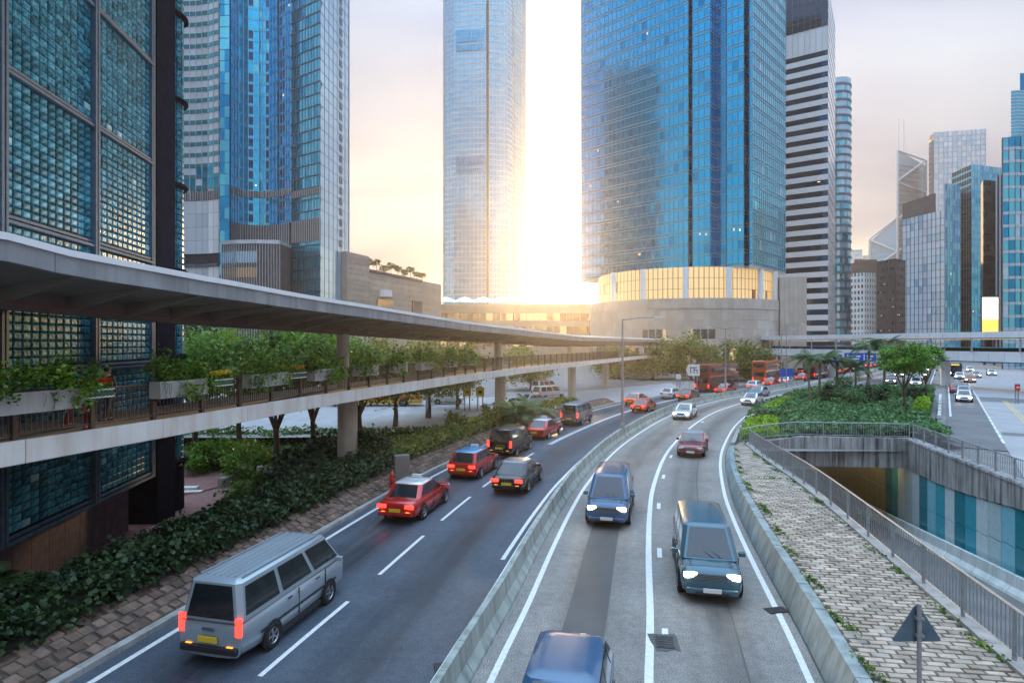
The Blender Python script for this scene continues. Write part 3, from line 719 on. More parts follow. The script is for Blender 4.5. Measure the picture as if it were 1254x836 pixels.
# bronze railing of the bridge
M_BRONZE = varied('brown_railing', (.10, .062, .045), (.17, .11, .08), .5, 6, 4, metal=.3)
rail_line = [(p[0], p[1], DZ - .02) for p in offset(D, -.34) if p[1] < 100]
rr = thing('bridge_railing', 'brown metal railing with vertical bars along the covered footbridge', 'railing', rail_line[0])
RLn = resample(rail_line, 2.1); few = MB()
for i, p in enumerate(RLn):
    q = MB(); q.box((p[0], p[1], p[2] + .6), (.13, .13, 1.2), math.atan2(_u[1], _u[0])); q.build('post', M_BRONZE, rr, world=True)
nb = 0
for a, b in zip(RLn[:-1], RLn[1:]):
    a = Vector(a); b = Vector(b); up = Vector((0, 0, 1))
    for nm, z, r_ in (('top_rail', 1.14, .045), ('bottom_rail', .14, .03)):
        q = MB(); q.tube([a + up * z, b + up * z], r_, 6); q.build(nm, M_BRONZE, rr, world=True)
    for k in range(1, 15):
        c = a.lerp(b, k / 15); bx = lambda mb_: mb_.box((c.x, c.y, c.z + .64), (.026, .026, 1.0))
        if 13 < c.y < 50 and nb < 290: q = MB(); bx(q); q.build('bar', M_BRONZE, rr, world=True); nb += 1
        else: bx(few)
tag(few.build('bars', M_BRONZE, rr, world=True), kind='stuff')
# planter boxes with trailing vines, and flower trays between them
LEAF_VINE = leaf_mat('vine_leaf', (.025, .075, .008), (.12, .25, .025), (.30, .44, .06), .4)
M_PLANTER = stained('planter_concrete', (.34, .32, .30), (.46, .44, .41), (.6, .56, .5), .5)
STEM = mat('stem', (.06, .045, .025), .8)
planter_px = [(-60, 96), (187, 254), (305, 348), (383, 412), (437, 459), (479, 496), (514, 528), (545, 557), (570, 580)]
plabs = ['largest pale planter of leafy vines, before the red flower tray', 'pale planter box of trailing vines between the red and the yellow flower trays',
         'pale planter box of vines right after the yellow flower tray', 'pale planter box of vines just before the round bridge pillar',
         'pale planter box of vines just past the round bridge pillar'] + ['pale planter box of vines, %s past the round bridge pillar' % w_ for w_ in ('second', 'third', 'fourth', 'fifth')]
for k, (pa, pb) in enumerate(planter_px):
    sa_, sb_ = d_s(max(pa, -60)), d_s(pb)
    if sb_ - sa_ > 3.4: sa_ = sb_ - 3.4
    a = Vector((*d_at(sa_), 0)); b = Vector((*d_at(sb_), 0)); v = (b - a); L_ = max(v.length, 1.6); v.normalize(); r_ = Vector((v.y, -v.x, 0))
    c = a + v * L_ / 2 - r_ * .02; rot = math.atan2(v.y, v.x)
    t = thing('planter', plabs[k], 'planter', (c.x, c.y, DZ + .68), rot, 'planters on the footbridge railing')
    q = MB(); d = .44; q.box((0, 0, .27), (L_, d, .54)); q.build('box', M_PLANTER, t, bevel=.012)
    q = MB(); q.box((0, 0, .545), (L_ - .1, d - .1, .02)); q.build('soil', M_SOIL, t)
    for sx_ in (-.4, .4):
        q = MB(); q.box((L_ * sx_, .16, -.05), (.05, .28, .1)); q.build('bracket', M_BRONZE, t)
    n = int((2600 if k == 0 else 1500 if k < 4 else 700) * (1 if L_ < 3 else 1.2)); ncl = int(16 * L_ / 2); P = []
    for j in range(ncl):
        cx = RNG.uniform(-L_ / 2 - .3, L_ / 2 + .35); cyy = RNG.uniform(-.36, .22); cz = RNG.uniform(.52, 1.05) if RNG.random() > .22 else RNG.uniform(.1, .45)
        if cz < .46: cyy = -.3
        P.append(RNG.normal((cx, cyy, cz), (.20, .13, .16), (n // ncl, 3)))
    for hx in RNG.uniform(-L_ / 2, L_ / 2, 3):      # upright shoots
        P.append(RNG.normal((hx, .0, 1.15), (.10, .09, .22), (50, 3)))
    P = np.concatenate(P); keep = ~((np.abs(P[:, 0]) < L_ / 2) & (np.abs(P[:, 1]) < d / 2 + .02) & (P[:, 2] < .54)); P = P[keep]
    put('vines', leaf_mesh('vines', P, .105 if k < 3 else .14, LEAF_VINE, up=.6), t)['kind'] = 'stuff'
    q = MB()
    for j in range(10):
        x0 = RNG.uniform(-L_ / 2, L_ / 2); q.tube([(x0, -.2, .5), (x0 + .05, -.29, .45), (x0 + RNG.uniform(-.15, .15), -.27, RNG.uniform(-.05, .3))], .007, 4)
    q.build('stem', STEM, t)
FLO = {'red': ((.75, .06, .01), 'red'), 'yel': ((.80, .55, .03), 'yellow'), 'ora': ((.85, .28, .03), 'orange')}
M_TRAY = varied('green_tray', (.03, .07, .035), (.05, .11, .05), .6, 5)
for px0, px1, f_, lab in ((104, 146, 'red', 'green railing tray full of red orange flowers with pale zigzag trim'), (258, 283, 'yel', 'green railing tray of yellow flowers on the footbridge'), (352, 372, 'ora', 'green railing tray of orange flowers on the footbridge')):
    a = Vector((*d_at(d_s(px0)), 0)); b = Vector((*d_at(d_s(px1)), 0)); v = (b - a); L_ = v.length; v.normalize(); r_ = Vector((v.y, -v.x, 0)); c = a + v * L_ / 2 - r_ * .1; rot = math.atan2(v.y, v.x)
    t = thing('flower_tray', lab, 'planter', (c.x, c.y, DZ + .88), rot, 'flower trays on the footbridge railing')
    q = MB(); q.box((0, 0, .13), (L_, .34, .26)); q.build('tray', M_TRAY, t)
    for z in (.03, .24):
        q = MB(); nz = int(L_ / .06)
        for j in range(nz): q.box((-L_ / 2 + L_ * (j + .5) / nz, -.185, z + (.008 if j % 2 else -.008)), (L_ / nz, .02, .03))
        q.build('trim', M_PAINT, t)
    put('leaves', leaf_mesh('leaves', RNG.uniform((-L_ / 2, -.2, .22), (L_ / 2, .2, .44), (400, 3)), .09, LEAF_VINE, up=.6), t)['kind'] = 'stuff'
    fm = mat('petal_' + f_, FLO[f_][0], .6)
    put('flowers', leaf_mesh('flowers', RNG.uniform((-L_ / 2, -.2, .40), (L_ / 2, .18, .56), (420, 3)), .075, fm, up=1.), t)['kind'] = 'stuff'

# ------------------------------------------------------------------ glass-block building on the left
def gb_mat(name, dark, mid, pale):
    def f(m, t, b):
        a = nd(t, 'ShaderNodeAttribute', attribute_name='var'); n = noise(t, 7., 3, .6); n2 = noise(t, 2.6, 2, .5)
        s = nd(t, 'ShaderNodeMath', operation='MULTIPLY_ADD'); t.links.new(a.outputs['Fac'], s.inputs[0]); s.inputs[1].default_value = .24
        s2 = nd(t, 'ShaderNodeMath', operation='MULTIPLY_ADD'); t.links.new(n.outputs[0], s2.inputs[0]); s2.inputs[1].default_value = 1.2; s2.inputs[2].default_value = -.3; t.links.new(s2.outputs[0], s.inputs[2])
        c = cramp(t, s.outputs[0], [(.22, dark), (.5, mid), (.9, pale)]); t.links.new(c.outputs[0], b.inputs['Base Color'])
        bump(t, b, n.outputs[0], .5, .03)
    return mat(name, mid, .3, 0, .03, build=f)
M_GB = gb_mat('glass_block', (.012, .06, .08), (.05, .22, .29), (.18, .46, .56))
M_GBP = gb_mat('glass_block_pale', (.16, .32, .36), (.30, .48, .52), (.45, .62, .64))
M_FRAME = varied('blue_grey_frame', (.05, .085, .12), (.08, .125, .17), .75, 4, 4, metal=0., spec=.15)
M_GBB = mat('block_joint', (.02, .03, .035), .8)
M_PLINTH = varied('plinth_stone', (.085, .065, .075), (.13, .10, .115), .8, 3., 6, .1, face_var=.12, spec=.05)
M_DARKW = varied('dark_cladding', (.012, .013, .022), (.02, .021, .032), 1., 2, 4, spec=0.)
P1 = Vector((AT(184, 29.), 29.)); P0 = Vector((AT(0, 18.9), 18.9)); fd = (P1 - P0).normalized(); fn = Vector((fd.y, -fd.x))   # fn points to the road
bld = thing('glass_block_building', 'dark building clad in teal glass blocks behind the covered footbridge', 'building', (P1.x - 8, P1.y - 8, -1.5))
mull = [P1 - fd * L_ for L_ in (0, 5.02, 10.3, 15.5, 20.7)]
lev = [1.15, 6.55, 11.5, 16.3, 21.1, 25.9, 30.7, 35.5]
core = [P1 - fn * .16, P1 - fd * 26 - fn * .16, P1 - fd * 26 - fn * 20, P1 - fn * 20]
q = MB(); q.prism([tuple(p) for p in core], 1.0, 38); q.build('wall_core', M_GBB, bld, world=True)
pb = [P1 - fn * .9 - fd * .3, P1 - fd * 26 - fn * .9, P1 - fd * 26 - fn * 20, P1 - fn * 20]
q = MB(); q.prism([tuple(p) for p in pb], -1.7, 1.0); q.build('plinth_core', M_GBB, bld, world=True)
for k in range(26):
    a = P1 - fd * (.3 + k * 1.0) - fn * .9; c = a - fd * .5
    q = MB(); q.box((c.x + fn.x * .03, c.y + fn.y * .03, -.28), (.975, .07, 2.74), math.atan2(fd.y, fd.x)); q.build('plinth_panel', M_PLINTH, bld, world=True)
rot = math.atan2(fd.y, fd.x)
blocks = []
def block_mesh(mb, w, h, pale=False, dep=.06):
    a, b = w / 2, h / 2; i = .05
    vs = [(-a, 0, -b), (a, 0, -b), (a, 0, b), (-a, 0, b), (-a, -dep * .5, -b), (a, -dep * .5, -b), (a, -dep * .5, b), (-a, -dep * .5, b), (-a + i, -dep, -b + i), (a - i, -dep, -b + i), (a - i, -dep, b - i), (-a + i, -dep, b - i)]
    fs = [(4, 5, 1, 0), (5, 6, 2, 1), (6, 7, 3, 2), (7, 4, 0, 3), (8, 9, 5, 4), (9, 10, 6, 5), (10, 11, 7, 6), (11, 8, 4, 7), (8, 11, 10, 9)]
    mb.add(vs, [f[::-1] for f in fs], 1 if pale else 0)
rg = random.Random(21); cnt = 0; rest = MB()
for bi in range(len(mull) - 1):
    L_ = (mull[bi] - mull[bi + 1]).length - .34; nc_ = 11; w = L_ / nc_
    for li in range(len(lev) - 1):
        H_ = lev[li + 1] - lev[li] - .34; nr = 16 if li else 18; h = H_ / nr
        for c in range(nc_):
            for r in range(nr):
                p = mull[bi] - fd * (.17 + (c + .5) * w); z = lev[li] + .17 + (r + .5) * h; pale = rg.random() < .012
                blocks.append((bi, li, p.x, p.y, z, w - .035, h - .035, pale))
cand = sorted([b for b in blocks if b[0] == 1 and 0 < b[4] < 17.5 and not (6.6 < b[4] < 9.3)], key=lambda b: (b[1] != 2, b[3]))[:300]; cset = set(cand); cache = {}
Rm = Matrix.Rotation(rot, 3, 'Z')
for b in blocks:
    if b in cset:
        k = (round(b[5], 3), round(b[6], 3), b[7], rg.randrange(5))
        if k not in cache: q = MB(); block_mesh(q, b[5], b[6], b[7]); cache[k] = q.mesh('glass_block', [M_GB, M_GBP])
        o = put('glass_block', cache[k], bld, (b[2], b[3], b[4]), world=True); o.rotation_euler.z = rot; o.location.x += -fn.x * .0
    else:
        q = MB(); block_mesh(q, b[5], b[6], b[7]); rest.add([tuple(Rm @ Vector(v) + Vector((b[2], b[3], b[4]))) for v in q.v], q.f, 1 if b[7] else 0)
tag(rest.build('glass_blocks', [M_GB, M_GBP], bld, world=True), kind='stuff')
for i, p in enumerate(mull):
    for s_ in (-.1, .1):
        c = p + fd * s_ + fn * (.06 if i else 0); q = MB(); q.box((c.x, c.y, 19.2), (.13, .34, 36.4), rot); q.build('mullion', M_FRAME, bld, world=True, bevel=.01)
for z in lev:
    a, b = mull[-1], mull[0]; c = (a + b) / 2 + fn * .03
    for dz, dp in ((-.10, .34), (.07, .22)):
        q = MB(); q.box((c.x, c.y, z + dz), ((b - a).length + .2, dp, .11), rot); q.build('transom', M_FRAME, bld, world=True, bevel=.01)
    q = MB(); q.box((c.x - fn.x * .04, c.y - fn.y * .04, z), ((b - a).length, .16, .3), rot); q.build('transom', M_DARKW, bld, world=True)
# dark recessed bay and round stair tower at the corner
cx_, cy_ = AT(193.5, 30.3), 30.3
q = MB(); q.box((cx_ - .55, cy_, 18.2), (1.95, 1.6, 39.4)); q.build('recess_wall', M_DARKW, bld, world=True)
tcx, tcy, tr = AT(221.5, 32.2) - 1.02, 32.2, 1.02
q = MB(); q.lathe([(tr - .05, -1.6), (tr - .05, 38)], (tcx, tcy, 0), 32); q.build('stair_tower', M_GBB, bld, world=True, smooth=True)
q = MB(); nseg = 18
for r in range(112):
    z = 1.2 + r * .325
    for k in range(nseg):
        a = -pi + 2 * pi * (k + .5) / nseg
        if math.sin(a) > .5: continue
        m2 = MB(); block_mesh(m2, 2 * tr * math.sin(pi / nseg) - .04, .29, False, .07); Rk = Matrix.Rotation(a + pi / 2, 3, 'Z')
        q.add([tuple(Rk @ Vector(v) + Vector((tcx + (tr - .03) * math.cos(a), tcy + (tr - .03) * math.sin(a), z))) for v in m2.v], m2.f)
tag(q.build('tower_glass_blocks', [M_GB, M_GBP], bld, world=True), kind='stuff')
q = MB(); q.lathe([(tr + .04, -1.6), (tr + .04, .9)], (tcx, tcy, 0), 32); q.build('tower_base', M_DARKW, bld, world=True, smooth=True)
for z in [ZZ(y_, 32.2) for y_ in (23, 127, 231, 335, 439, 566)] + [ZZ(-81, 32.2), ZZ(-185, 32.2)]:
    for r_, dz in ((.14, 0), (.24, .10), (.14, .2)):
        q = MB(); q.lathe([(tr - .05, z + dz - .045), (tr + r_, z + dz - .045), (tr + r_, z + dz + .045), (tr - .05, z + dz + .045)], (tcx, tcy, 0), 40); q.build('ring_ledge', M_DARKW, bld, world=True, smooth=True)
# brick plaza with a low curved stone wall and steps
M_BPAVE = varied('brick_paving', (.25, .11, .10), (.36, .18, .165), .85, 4, 6, .2)
def brickpat(m, t, b):
    c = nd(t, 'ShaderNodeTexCoord'); br = nd(t, 'ShaderNodeTexBrick'); t.links.new(c.outputs['Object'], br.inputs[0])
    br.inputs['Color1'].default_value = (.28, .125, .115, 1); br.inputs['Color2'].default_value = (.40, .20, .18, 1); br.inputs['Mortar'].default_value = (.16, .10, .09, 1)
    br.inputs['Scale'].default_value = 2.4; br.inputs['Mortar Size'].default_value = .02; t.links.new(br.outputs[0], b.inputs['Base Color'])
M_BP = mat('plaza_brick', (.3, .15, .14), .85, build=brickpat)
pcx, pcy = G(236, 590, -1.45)
mb = MB(); mb.lathe([(.01, -1.40), (4.6, -1.40)], (pcx - 2, pcy, 0), 48)
mb.v = [(a, b, max(-1.40, gz(a, b) + .05)) for a, b, c in mb.v]
struct('brick_plaza', mb, M_BP)
mb = MB(); pa = [(-24, 26), (-12.5, 24), (-11.5, 33), (-14, 38.5), (-24, 38.5)]; mb.add([(a, b, -1.46) for a, b in pa], [tuple(range(5))])
struct('brick_path', mb, M_BP)
wl2 = thing('low_stone_wall', 'low curved rubble wall round the red brick plaza', 'wall', (pcx + 2, pcy, -1.4))
M_RUB = varied('rubble_stone', (.26, .25, .22), (.42, .41, .37), .9, 5, 5, .5, face_var=.25, bscale=14, bdist=.03)
for k in range(22):
    a0 = R(-18 + k * 7.2); a1 = a0 + R(7.0); r_ = 4.75; q = MB()
    q.sweep([(pcx - 2 + r_ * math.cos(a0 + (a1 - a0) * j / 2), pcy + r_ * math.sin(a0 + (a1 - a0) * j / 2), -1.5) for j in range(3)], [(-.2, 0), (.2, 0), (.2, .62), (-.2, .62)]); q.build('stone', M_RUB, wl2, world=True)
for k in range(2):
    q = MB(); y_ = pcy - 3.0 + .55 * k; q.box((pcx - .6, y_, -1.43 + .14 * k), (5.2 - k, .5, .16), R(8)); o = q.build('plaza_step', M_FASCIA); tag(o, ('lower', 'upper')[k] + ' pale stone step to the brick plaza beside the round stair tower', 'step', 'plaza steps')
# bollard, hydrant, utility box
x, y = G(320, 588, -.9); t = thing('bollard', 'pale round concrete bollard standing in front of the tree trunk', 'bollard', (x, y, gz(x, y)))
q = MB(); q.lathe([(.01, 1.5), (.2, 1.5), (.26, 1.44), (.26, 0)], (0, 0, 0), 20); q.build('post', M_CONC, t, smooth=True)
q = MB(); q.lathe([(.27, 1.2), (.28, 1.2), (.28, 1.28), (.27, 1.28)], (0, 0, 0), 20); q.build('band', M_FASCIA, t)
x, y = G(480, 596, .5); t = thing('fire_hydrant', 'small red fire hydrant on the verge near the bridge pillar', 'hydrant', (x, y, .50))
M_RED = varied('hydrant_red', (.42, .02, .015), (.55, .04, .03), .45, 8)
q = MB(); q.lathe([(.01, .74), (.06, .72), (.12, .62), (.13, .58), (.11, .56), (.11, .1), (.17, .08), (.17, 0)], (0, 0, 0), 16); q.build('barrel', M_RED, t, smooth=True)
for rz_ in (0, pi / 2, pi):
    q = MB(); q.lathe([(.06, .08), (.06, .2), (.045, .2), (.01, .2)], (0, 0, .42), 12, axis='y'); q.build('outlet', M_RED, t, rz=rz_, smooth=True)
x, y = G(492, 585, .5); t = thing('utility_cabinet', 'small grey brown utility cabinet beside the red hydrant', 'cabinet', (x, y, .5), R(20))
q = MB(); q.box((0, 0, .6), (.75, .45, 1.2)); q.build('body', varied('cabinet_paint', (.20, .17, .14), (.26, .22, .19), .6, 4), t, bevel=.02)
q = MB(); q.box((0, -.235, .6), (.62, .02, 1.0)); q.build('door', varied('cabinet_door', (.17, .15, .125), (.23, .2, .17), .6, 4), t)
# ------------------------------------------------------------------ towers
def glass(name, tint, rough=.07, var=.07, metal=.84):  # lower metallic puts reflected sky brightness into the diffuse colour
    def f(m, t, b):
        a = nd(t, 'ShaderNodeAttribute', attribute_name='var'); mr = nd(t, 'ShaderNodeMapRange'); t.links.new(a.outputs['Fac'], mr.inputs[0])
        mr.inputs[3].default_value = 1 - var; mr.inputs[4].default_value = 1 + var; cc = nd(t, 'ShaderNodeCombineColor')
        for i in range(3): t.links.new(mr.outputs[0], cc.inputs[i])
        t.links.new(mixc(t, 1., tint, cc.outputs[0], 'MULTIPLY'), b.inputs['Base Color'])
    return mat(name, tint, rough, metal, .5, build=f)
GL_BLUE = glass('glass_blue', (.02, .56, .98)); GL_DEEP = glass('glass_deep', (.01, .34, .66)); GL_TEAL = glass('glass_teal', (.12, .60, .80)); GL_PALE = glass('glass_pale', (.44, .68, .86), metal=.5)
GL_WHITE = glass('glass_bright', (.72, .83, .92), .1, .08, .3); GL_SPAN = glass('glass_spandrel', (.05, .50, .78), .2); GL_DARK = glass('glass_dark', (.06, .10, .15)); GL_NAVY = glass('glass_navy', (.015, .09, .22), .1, .3)  # bright panes carry the reflected sky in their base colour
GL_SKY = glass('glass_sky', (.18, .60, .90), .1, .05, .6)
GL_WARM = glass('glass_warm', (.55, .38, .20), .15)
LIT = mat('lit_window', (.8, .6, .3), .4, emit=(1., .72, .38), estr=.55)
LIT_W = mat('lit_lobby', (.6, .45, .25), .3, emit=(1., .66, .30), estr=.28)
M_ALU = varied('aluminium', (.46, .52, .58), (.58, .64, .70), .4, 2, 3, metal=.5); M_ALU_D = varied('dark_aluminium', (.10, .13, .17), (.15, .18, .23), .4, 2, 3, metal=.4)
M_ALU_B = varied('blue_aluminium', (.10, .24, .36), (.14, .30, .43), .4, 2, 3, metal=.4); M_WHITEP = varied('white_panel', (.72, .77, .80), (.80, .84, .87), .45, .4, 4, face_var=.06); M_BEIGE = varied('beige_stone', (.42, .35, .29), (.52, .44, .37), .8, .35, 5, face_var=.10); M_LOUV = varied('brown_louvre', (.11, .085, .08), (.16, .125, .115), .6, .5, 4)
M_PINKST = varied('podium_stone', (.46, .40, .34), (.56, .49, .42), .7, .3, 5, face_var=.09); M_CORE = mat('building_core', (.03, .035, .045), .7); M_CHAR = varied('charcoal_stone', (.07, .06, .065), (.11, .095, .10), .5, .5, 4)

def on_seg(A, B, px):
    """point of plan segment A-B on the sight line of photo column px"""
    k = (px - W_PX / 2) / F_PX; t = (k * A[1] - A[0]) / ((B[0] - A[0]) - k * (B[1] - A[1])); return (A[0] + (B[0] - A[0]) * t, A[1] + (B[1] - A[1]) * t)
def pan_pts(line, pw):
    """split a plan polyline into panels, keeping its corners"""
    out = []
    for a, b in zip(line[:-1], line[1:]):
        L_ = math.hypot(b[0] - a[0], b[1] - a[1]); n = max(1, int(round(L_ / pw)))
        for k in range(n): out.append((a[0] + (b[0] - a[0]) * k / n, a[1] + (b[1] - a[1]) * k / n))
    return out + [line[-1]]
def facade(root, line, z0, z1, fh, pw, gm, band=None, lip=None, mull=None, lit=.0, pick=None, span=None, tilt=.012, litm=None, dmix=0.):
    """gm: list of glass materials; band=(h, depth, mat) opaque storey band; lip=(h, depth, mat, n); mull=(w, depth, mat)"""
    pts = pan_pts(line, pw); nf = int(round((z1 - z0) / fh)); fh = (z1 - z0) / nf; mats = list(gm) + [litm or LIT]; q = MB(); rg = random.Random(len(pts) * 31 + nf)
    bh_ = band[0] if band else 0
    for a, b in zip(pts[:-1], pts[1:]):
        dx, dy = b[0] - a[0], b[1] - a[1]; l = math.hypot(dx, dy); nx, ny = dy / l, -dx / l
        for f_ in range(nf):
            zb, zt = z0 + f_ * fh + bh_, z0 + (f_ + 1) * fh; o = [-.04 + rg.uniform(-tilt, tilt) for _ in range(3)]; o.append(o[0] + o[2] - o[1])
            lt_ = rg.random() < lit; mi = pick(f_, a, rg) if pick else 0
            def P_(p, z, k): return (p[0] + nx * o[k], p[1] + ny * o[k], z)
            if span:
                zs = zb + span[0]; q.quad((a[0] - nx * .04, a[1] - ny * .04, zb), (b[0] - nx * .04, b[1] - ny * .04, zb), (b[0] - nx * .04, b[1] - ny * .04, zs), (a[0] - nx * .04, a[1] - ny * .04, zs), span[1]); zb = zs
            q.quad(P_(a, zb, 0), P_(b, zb, 1), P_(b, zt, 2), P_(a, zt, 3), mi)
            if lt_:
                u0 = rg.uniform(.05, .4); u1 = u0 + rg.uniform(.25, .5); v0 = rg.uniform(.45, .7); v1 = v0 + rg.uniform(.12, .28); W_ = lambda u, v: (a[0] + dx * u + nx * .03, a[1] + dy * u + ny * .03, zb + (zt - zb) * v)
                q.quad(W_(u0, v0), W_(u1, v0), W_(u1, v1), W_(u0, v1), len(mats) - 1)
    tag(q.build('window_panes', mats, root, world=True), kind='stuff')
    if band:
        q = MB(); q.sweep([(p[0], p[1], 0) for p in line], [(band[1], 0), (-.3, 0), (-.3, band[0]), (band[1], band[0])]); me = q.mesh('floor_band', band[2])
        for f_ in range(nf): put('floor_band', me, root, (0, 0, z0 + f_ * fh), world=True)
    if lip:
        q = MB(); q.sweep([(p[0], p[1], 0) for p in line], [(lip[1], 0), (-.2, 0), (-.2, lip[0]), (lip[1], lip[0])]); me = q.mesh('transom', lip[2])
        for f_ in range(nf):
            for j in range(lip[3]): put('transom', me, root, (0, 0, z0 + f_ * fh + bh_ + j * (span[0] if span else .5)), world=True)
    if mull:
        for i, p in enumerate(pts):
            a = pts[max(i - 1, 0)]; b = pts[min(i + 1, len(pts) - 1)]; q = MB(); q.box((p[0], p[1], (z0 + z1) / 2), (mull[0], mull[1] * 2, z1 - z0), math.atan2(b[1] - a[1], b[0] - a[0])); q.build('mullion', mull[2], root, world=True)
def core(root, poly, z0, z1, m=None, name='core', inset=0.): q = MB(); q.prism(poly, z0, z1); return q.build(name, m or M_CORE, root, world=True)
def inset_line(line, d): return offset(line, -d)

# ---- main tower with stone drum podium
A_L, A_C, A_R = (21.7, 186.4), (60.6, 150.0), (76.6, 167.0); A_B = (A_L[0] + A_R[0] - A_C[0], A_L[1] + A_R[1] - A_C[1])
t = thing('glass_tower', 'tall blue glass tower with stepped bays above a round stone podium', 'tower', (49, 177, 0))
nx_, ny_ = -.685, -.729
def inn(p, d): return (p[0] - nx_ * d, p[1] - ny_ * d)
ps = {k: on_seg(A_L, A_C, k) for k in (843, 848, 870, 871, 890, 891, 911, 918)}
zt0, zt1 = 27.2, 136.
l_main = [A_L, ps[843]]; l_groove = [ps[843], inn(ps[843], 2.0), inn(ps[848], 2.0), ps[848]]; l_bay1 = [ps[848], ps[870]]
l_rec = [ps[870], inn(ps[870], 3.), inn(ps[890], 3.), ps[890]]; l_bay2 = [ps[890], ps[911]]; l_g2 = [ps[911], inn(ps[911], 2.), inn(ps[918], 2.), ps[918]]; l_end = [ps[918], A_C]; l_right = [A_C, A_R]
cl = [A_L] + l_groove + l_rec + l_g2 + [A_C, A_R, A_B]
cc_ = Vector((49, 177)); core(t, [tuple(cc_ + (Vector(p) - cc_) * .985) for p in cl], zt0 + .2, zt1 - .3)
def pk_main(f_, a, rg): return 0 if rg.random() < .97 else 2
gm = [GL_BLUE, GL_SPAN, GL_DEEP]
for ln, g_, lt in ((l_main, gm, .012), (l_bay1, gm, .05), (l_bay2, gm, .06), (l_end, gm, .0), (l_groove, [GL_NAVY, GL_NAVY, GL_NAVY], .004), (l_rec, [GL_DEEP, GL_DEEP, GL_NAVY], 0), (l_g2, [GL_NAVY, GL_NAVY, GL_NAVY], .004), (l_right, [GL_TEAL, GL_SPAN, GL_PALE], .0)):
    facade(t, ln, zt0, zt1, 3.3, 1.45, g_, lip=(.10, .10, M_ALU, 2), span=(.85, 1), mull=(.08, .08, M_ALU if ln is l_right else M_ALU_B), lit=lt, pick=pk_main, tilt=.010)
q = MB(); q.prism([tuple(p) for p in cl], zt0 - .5, zt0 + .1); q.build('overhang_soffit', M_ALU, t, world=True)
PC = (50.5, 177.); PR = 27.
# glowing sky lobby behind columns, on top of the drum
q = MB(); q.lathe([(24.4, 18.6), (24.4, 27.1)], (PC[0], PC[1], 0), 96); q.build('lobby_core', M_LOUV, t, world=True)
q = MB()
for k in range(120):
    a0, a1 = 2 * pi * k / 120, 2 * pi * (k + 1) / 120
    if math.sin((a0 + a1) / 2) > .3: continue
    for (za, zb) in ((18.8, 21.4), (21.5, 24.2), (24.3, 27.0)): q.quad((PC[0] + 24.6 * math.cos(a0), PC[1] + 24.6 * math.sin(a0), za), (PC[0] + 24.6 * math.cos(a1 - .008), PC[1] + 24.6 * math.sin(a1 - .008), za), (PC[0] + 24.6 * math.cos(a1 - .008), PC[1] + 24.6 * math.sin(a1 - .008), zb), (PC[0] + 24.6 * math.cos(a0), PC[1] + 24.6 * math.sin(a0), zb), 1 if random.random() < .95 else 0)
tag(q.build('lobby_windows', [GL_WARM, LIT_W], t, world=True), kind='stuff')
for a in (-150, -128, -104, -80, -57, -38):
    q = MB(); q.lathe([(.75, 18.6), (.75, 26.8)], (PC[0] + 26 * math.cos(R(a)), PC[1] + 26 * math.sin(R(a)), 0), 20); q.build('column', M_WHITEP, t, world=True, smooth=True)
q = MB(); q.lathe([(PR - .3, 0), (PR - .3, 18.55), (.1, 18.55)], (PC[0], PC[1], 0), 96); q.build('drum_core', M_BEIGE, t, world=True)
# stone cladding of the drum, panel by panel
q = MB(); nseg = 110
for r, (za, zb) in enumerate(((6.2, 8.6), (8.6, 11.0), (11.0, 13.4), (13.4, 16.2), (16.2, 18.9))):
    for k in range(nseg):
        a0, a1 = 2 * pi * k / nseg, 2 * pi * (k + 1) / nseg; am = (a0 + a1) / 2
        if math.sin(am) > .35: continue
        if r == 1 and math.degrees(am) - 360 > -140 and (int(math.degrees(am)) % 26) < 11 and math.degrees(am) < 275: continue
        q.add([(PC[0] + (PR + dr) * math.cos(a), PC[1] + (PR + dr) * math.sin(a), z) for dr in (-.25, .0 + (.12 if r == 4 else 0)) for a, z in ((a0 + .0006, za + .02), (a1 - .0006, za + .02), (a1 - .0006, zb - .02), (a0 + .0006, zb - .02))],
              [(4, 5, 6, 7), (4, 0, 1, 5), (5, 1, 2, 6), (6, 2, 3, 7), (7, 3, 0, 4)])
tag(q.build('stone_cladding', M_PINKST, t, world=True), kind='stuff')
q = MB()
for k in range(90):
    a0, a1 = 2 * pi * k / 90, 2 * pi * (k + 1) / 90
    if math.sin(a0) > .2: continue
    q.quad(*[(PC[0] + (PR - .28) * math.cos(a), PC[1] + (PR - .28) * math.sin(a), z) for a, z in ((a0, .2), (a1 - .01, .2), (a1 - .01, 11.), (a0, 11.))], 1 if random.random() < .08 else 0)
tag(q.build('podium_windows', [GL_DARK, LIT_W], t, world=True), kind='stuff')
for a in range(-170, -10, 14):
    q = MB(); q.box((PC[0] + PR * math.cos(R(a)), PC[1] + PR * math.sin(R(a)), 3.1), (1.2, .9, 6.2), R(a + 90)); q.build('podium_pier', M_PINKST, t, world=True)
# side block beside the drum
bx0, bx1 = AT(955, 160), AT(981, 163); t2 = thing('stone_annex', 'plain pale stone annex block beside the round podium', 'building', ((bx0 + bx1) / 2, 168, 0))
z_a = ZZ(340, 162); q = MB()
for i in range(6):
    for j in range(8): q.box((bx0 + (bx1 - bx0) * (i + .5) / 6, 160, z_a * (j + .5) / 8), ((bx1 - bx0) / 6 - .04, .3, z_a / 8 - .04))
tag(q.build('stone_cladding', M_PINKST, t2, world=True), kind='stuff'); core(t2, [(bx0, 160.1), (bx1, 160.1), (bx1, 176), (bx0, 176)], 0, z_a - .1, M_BEIGE)

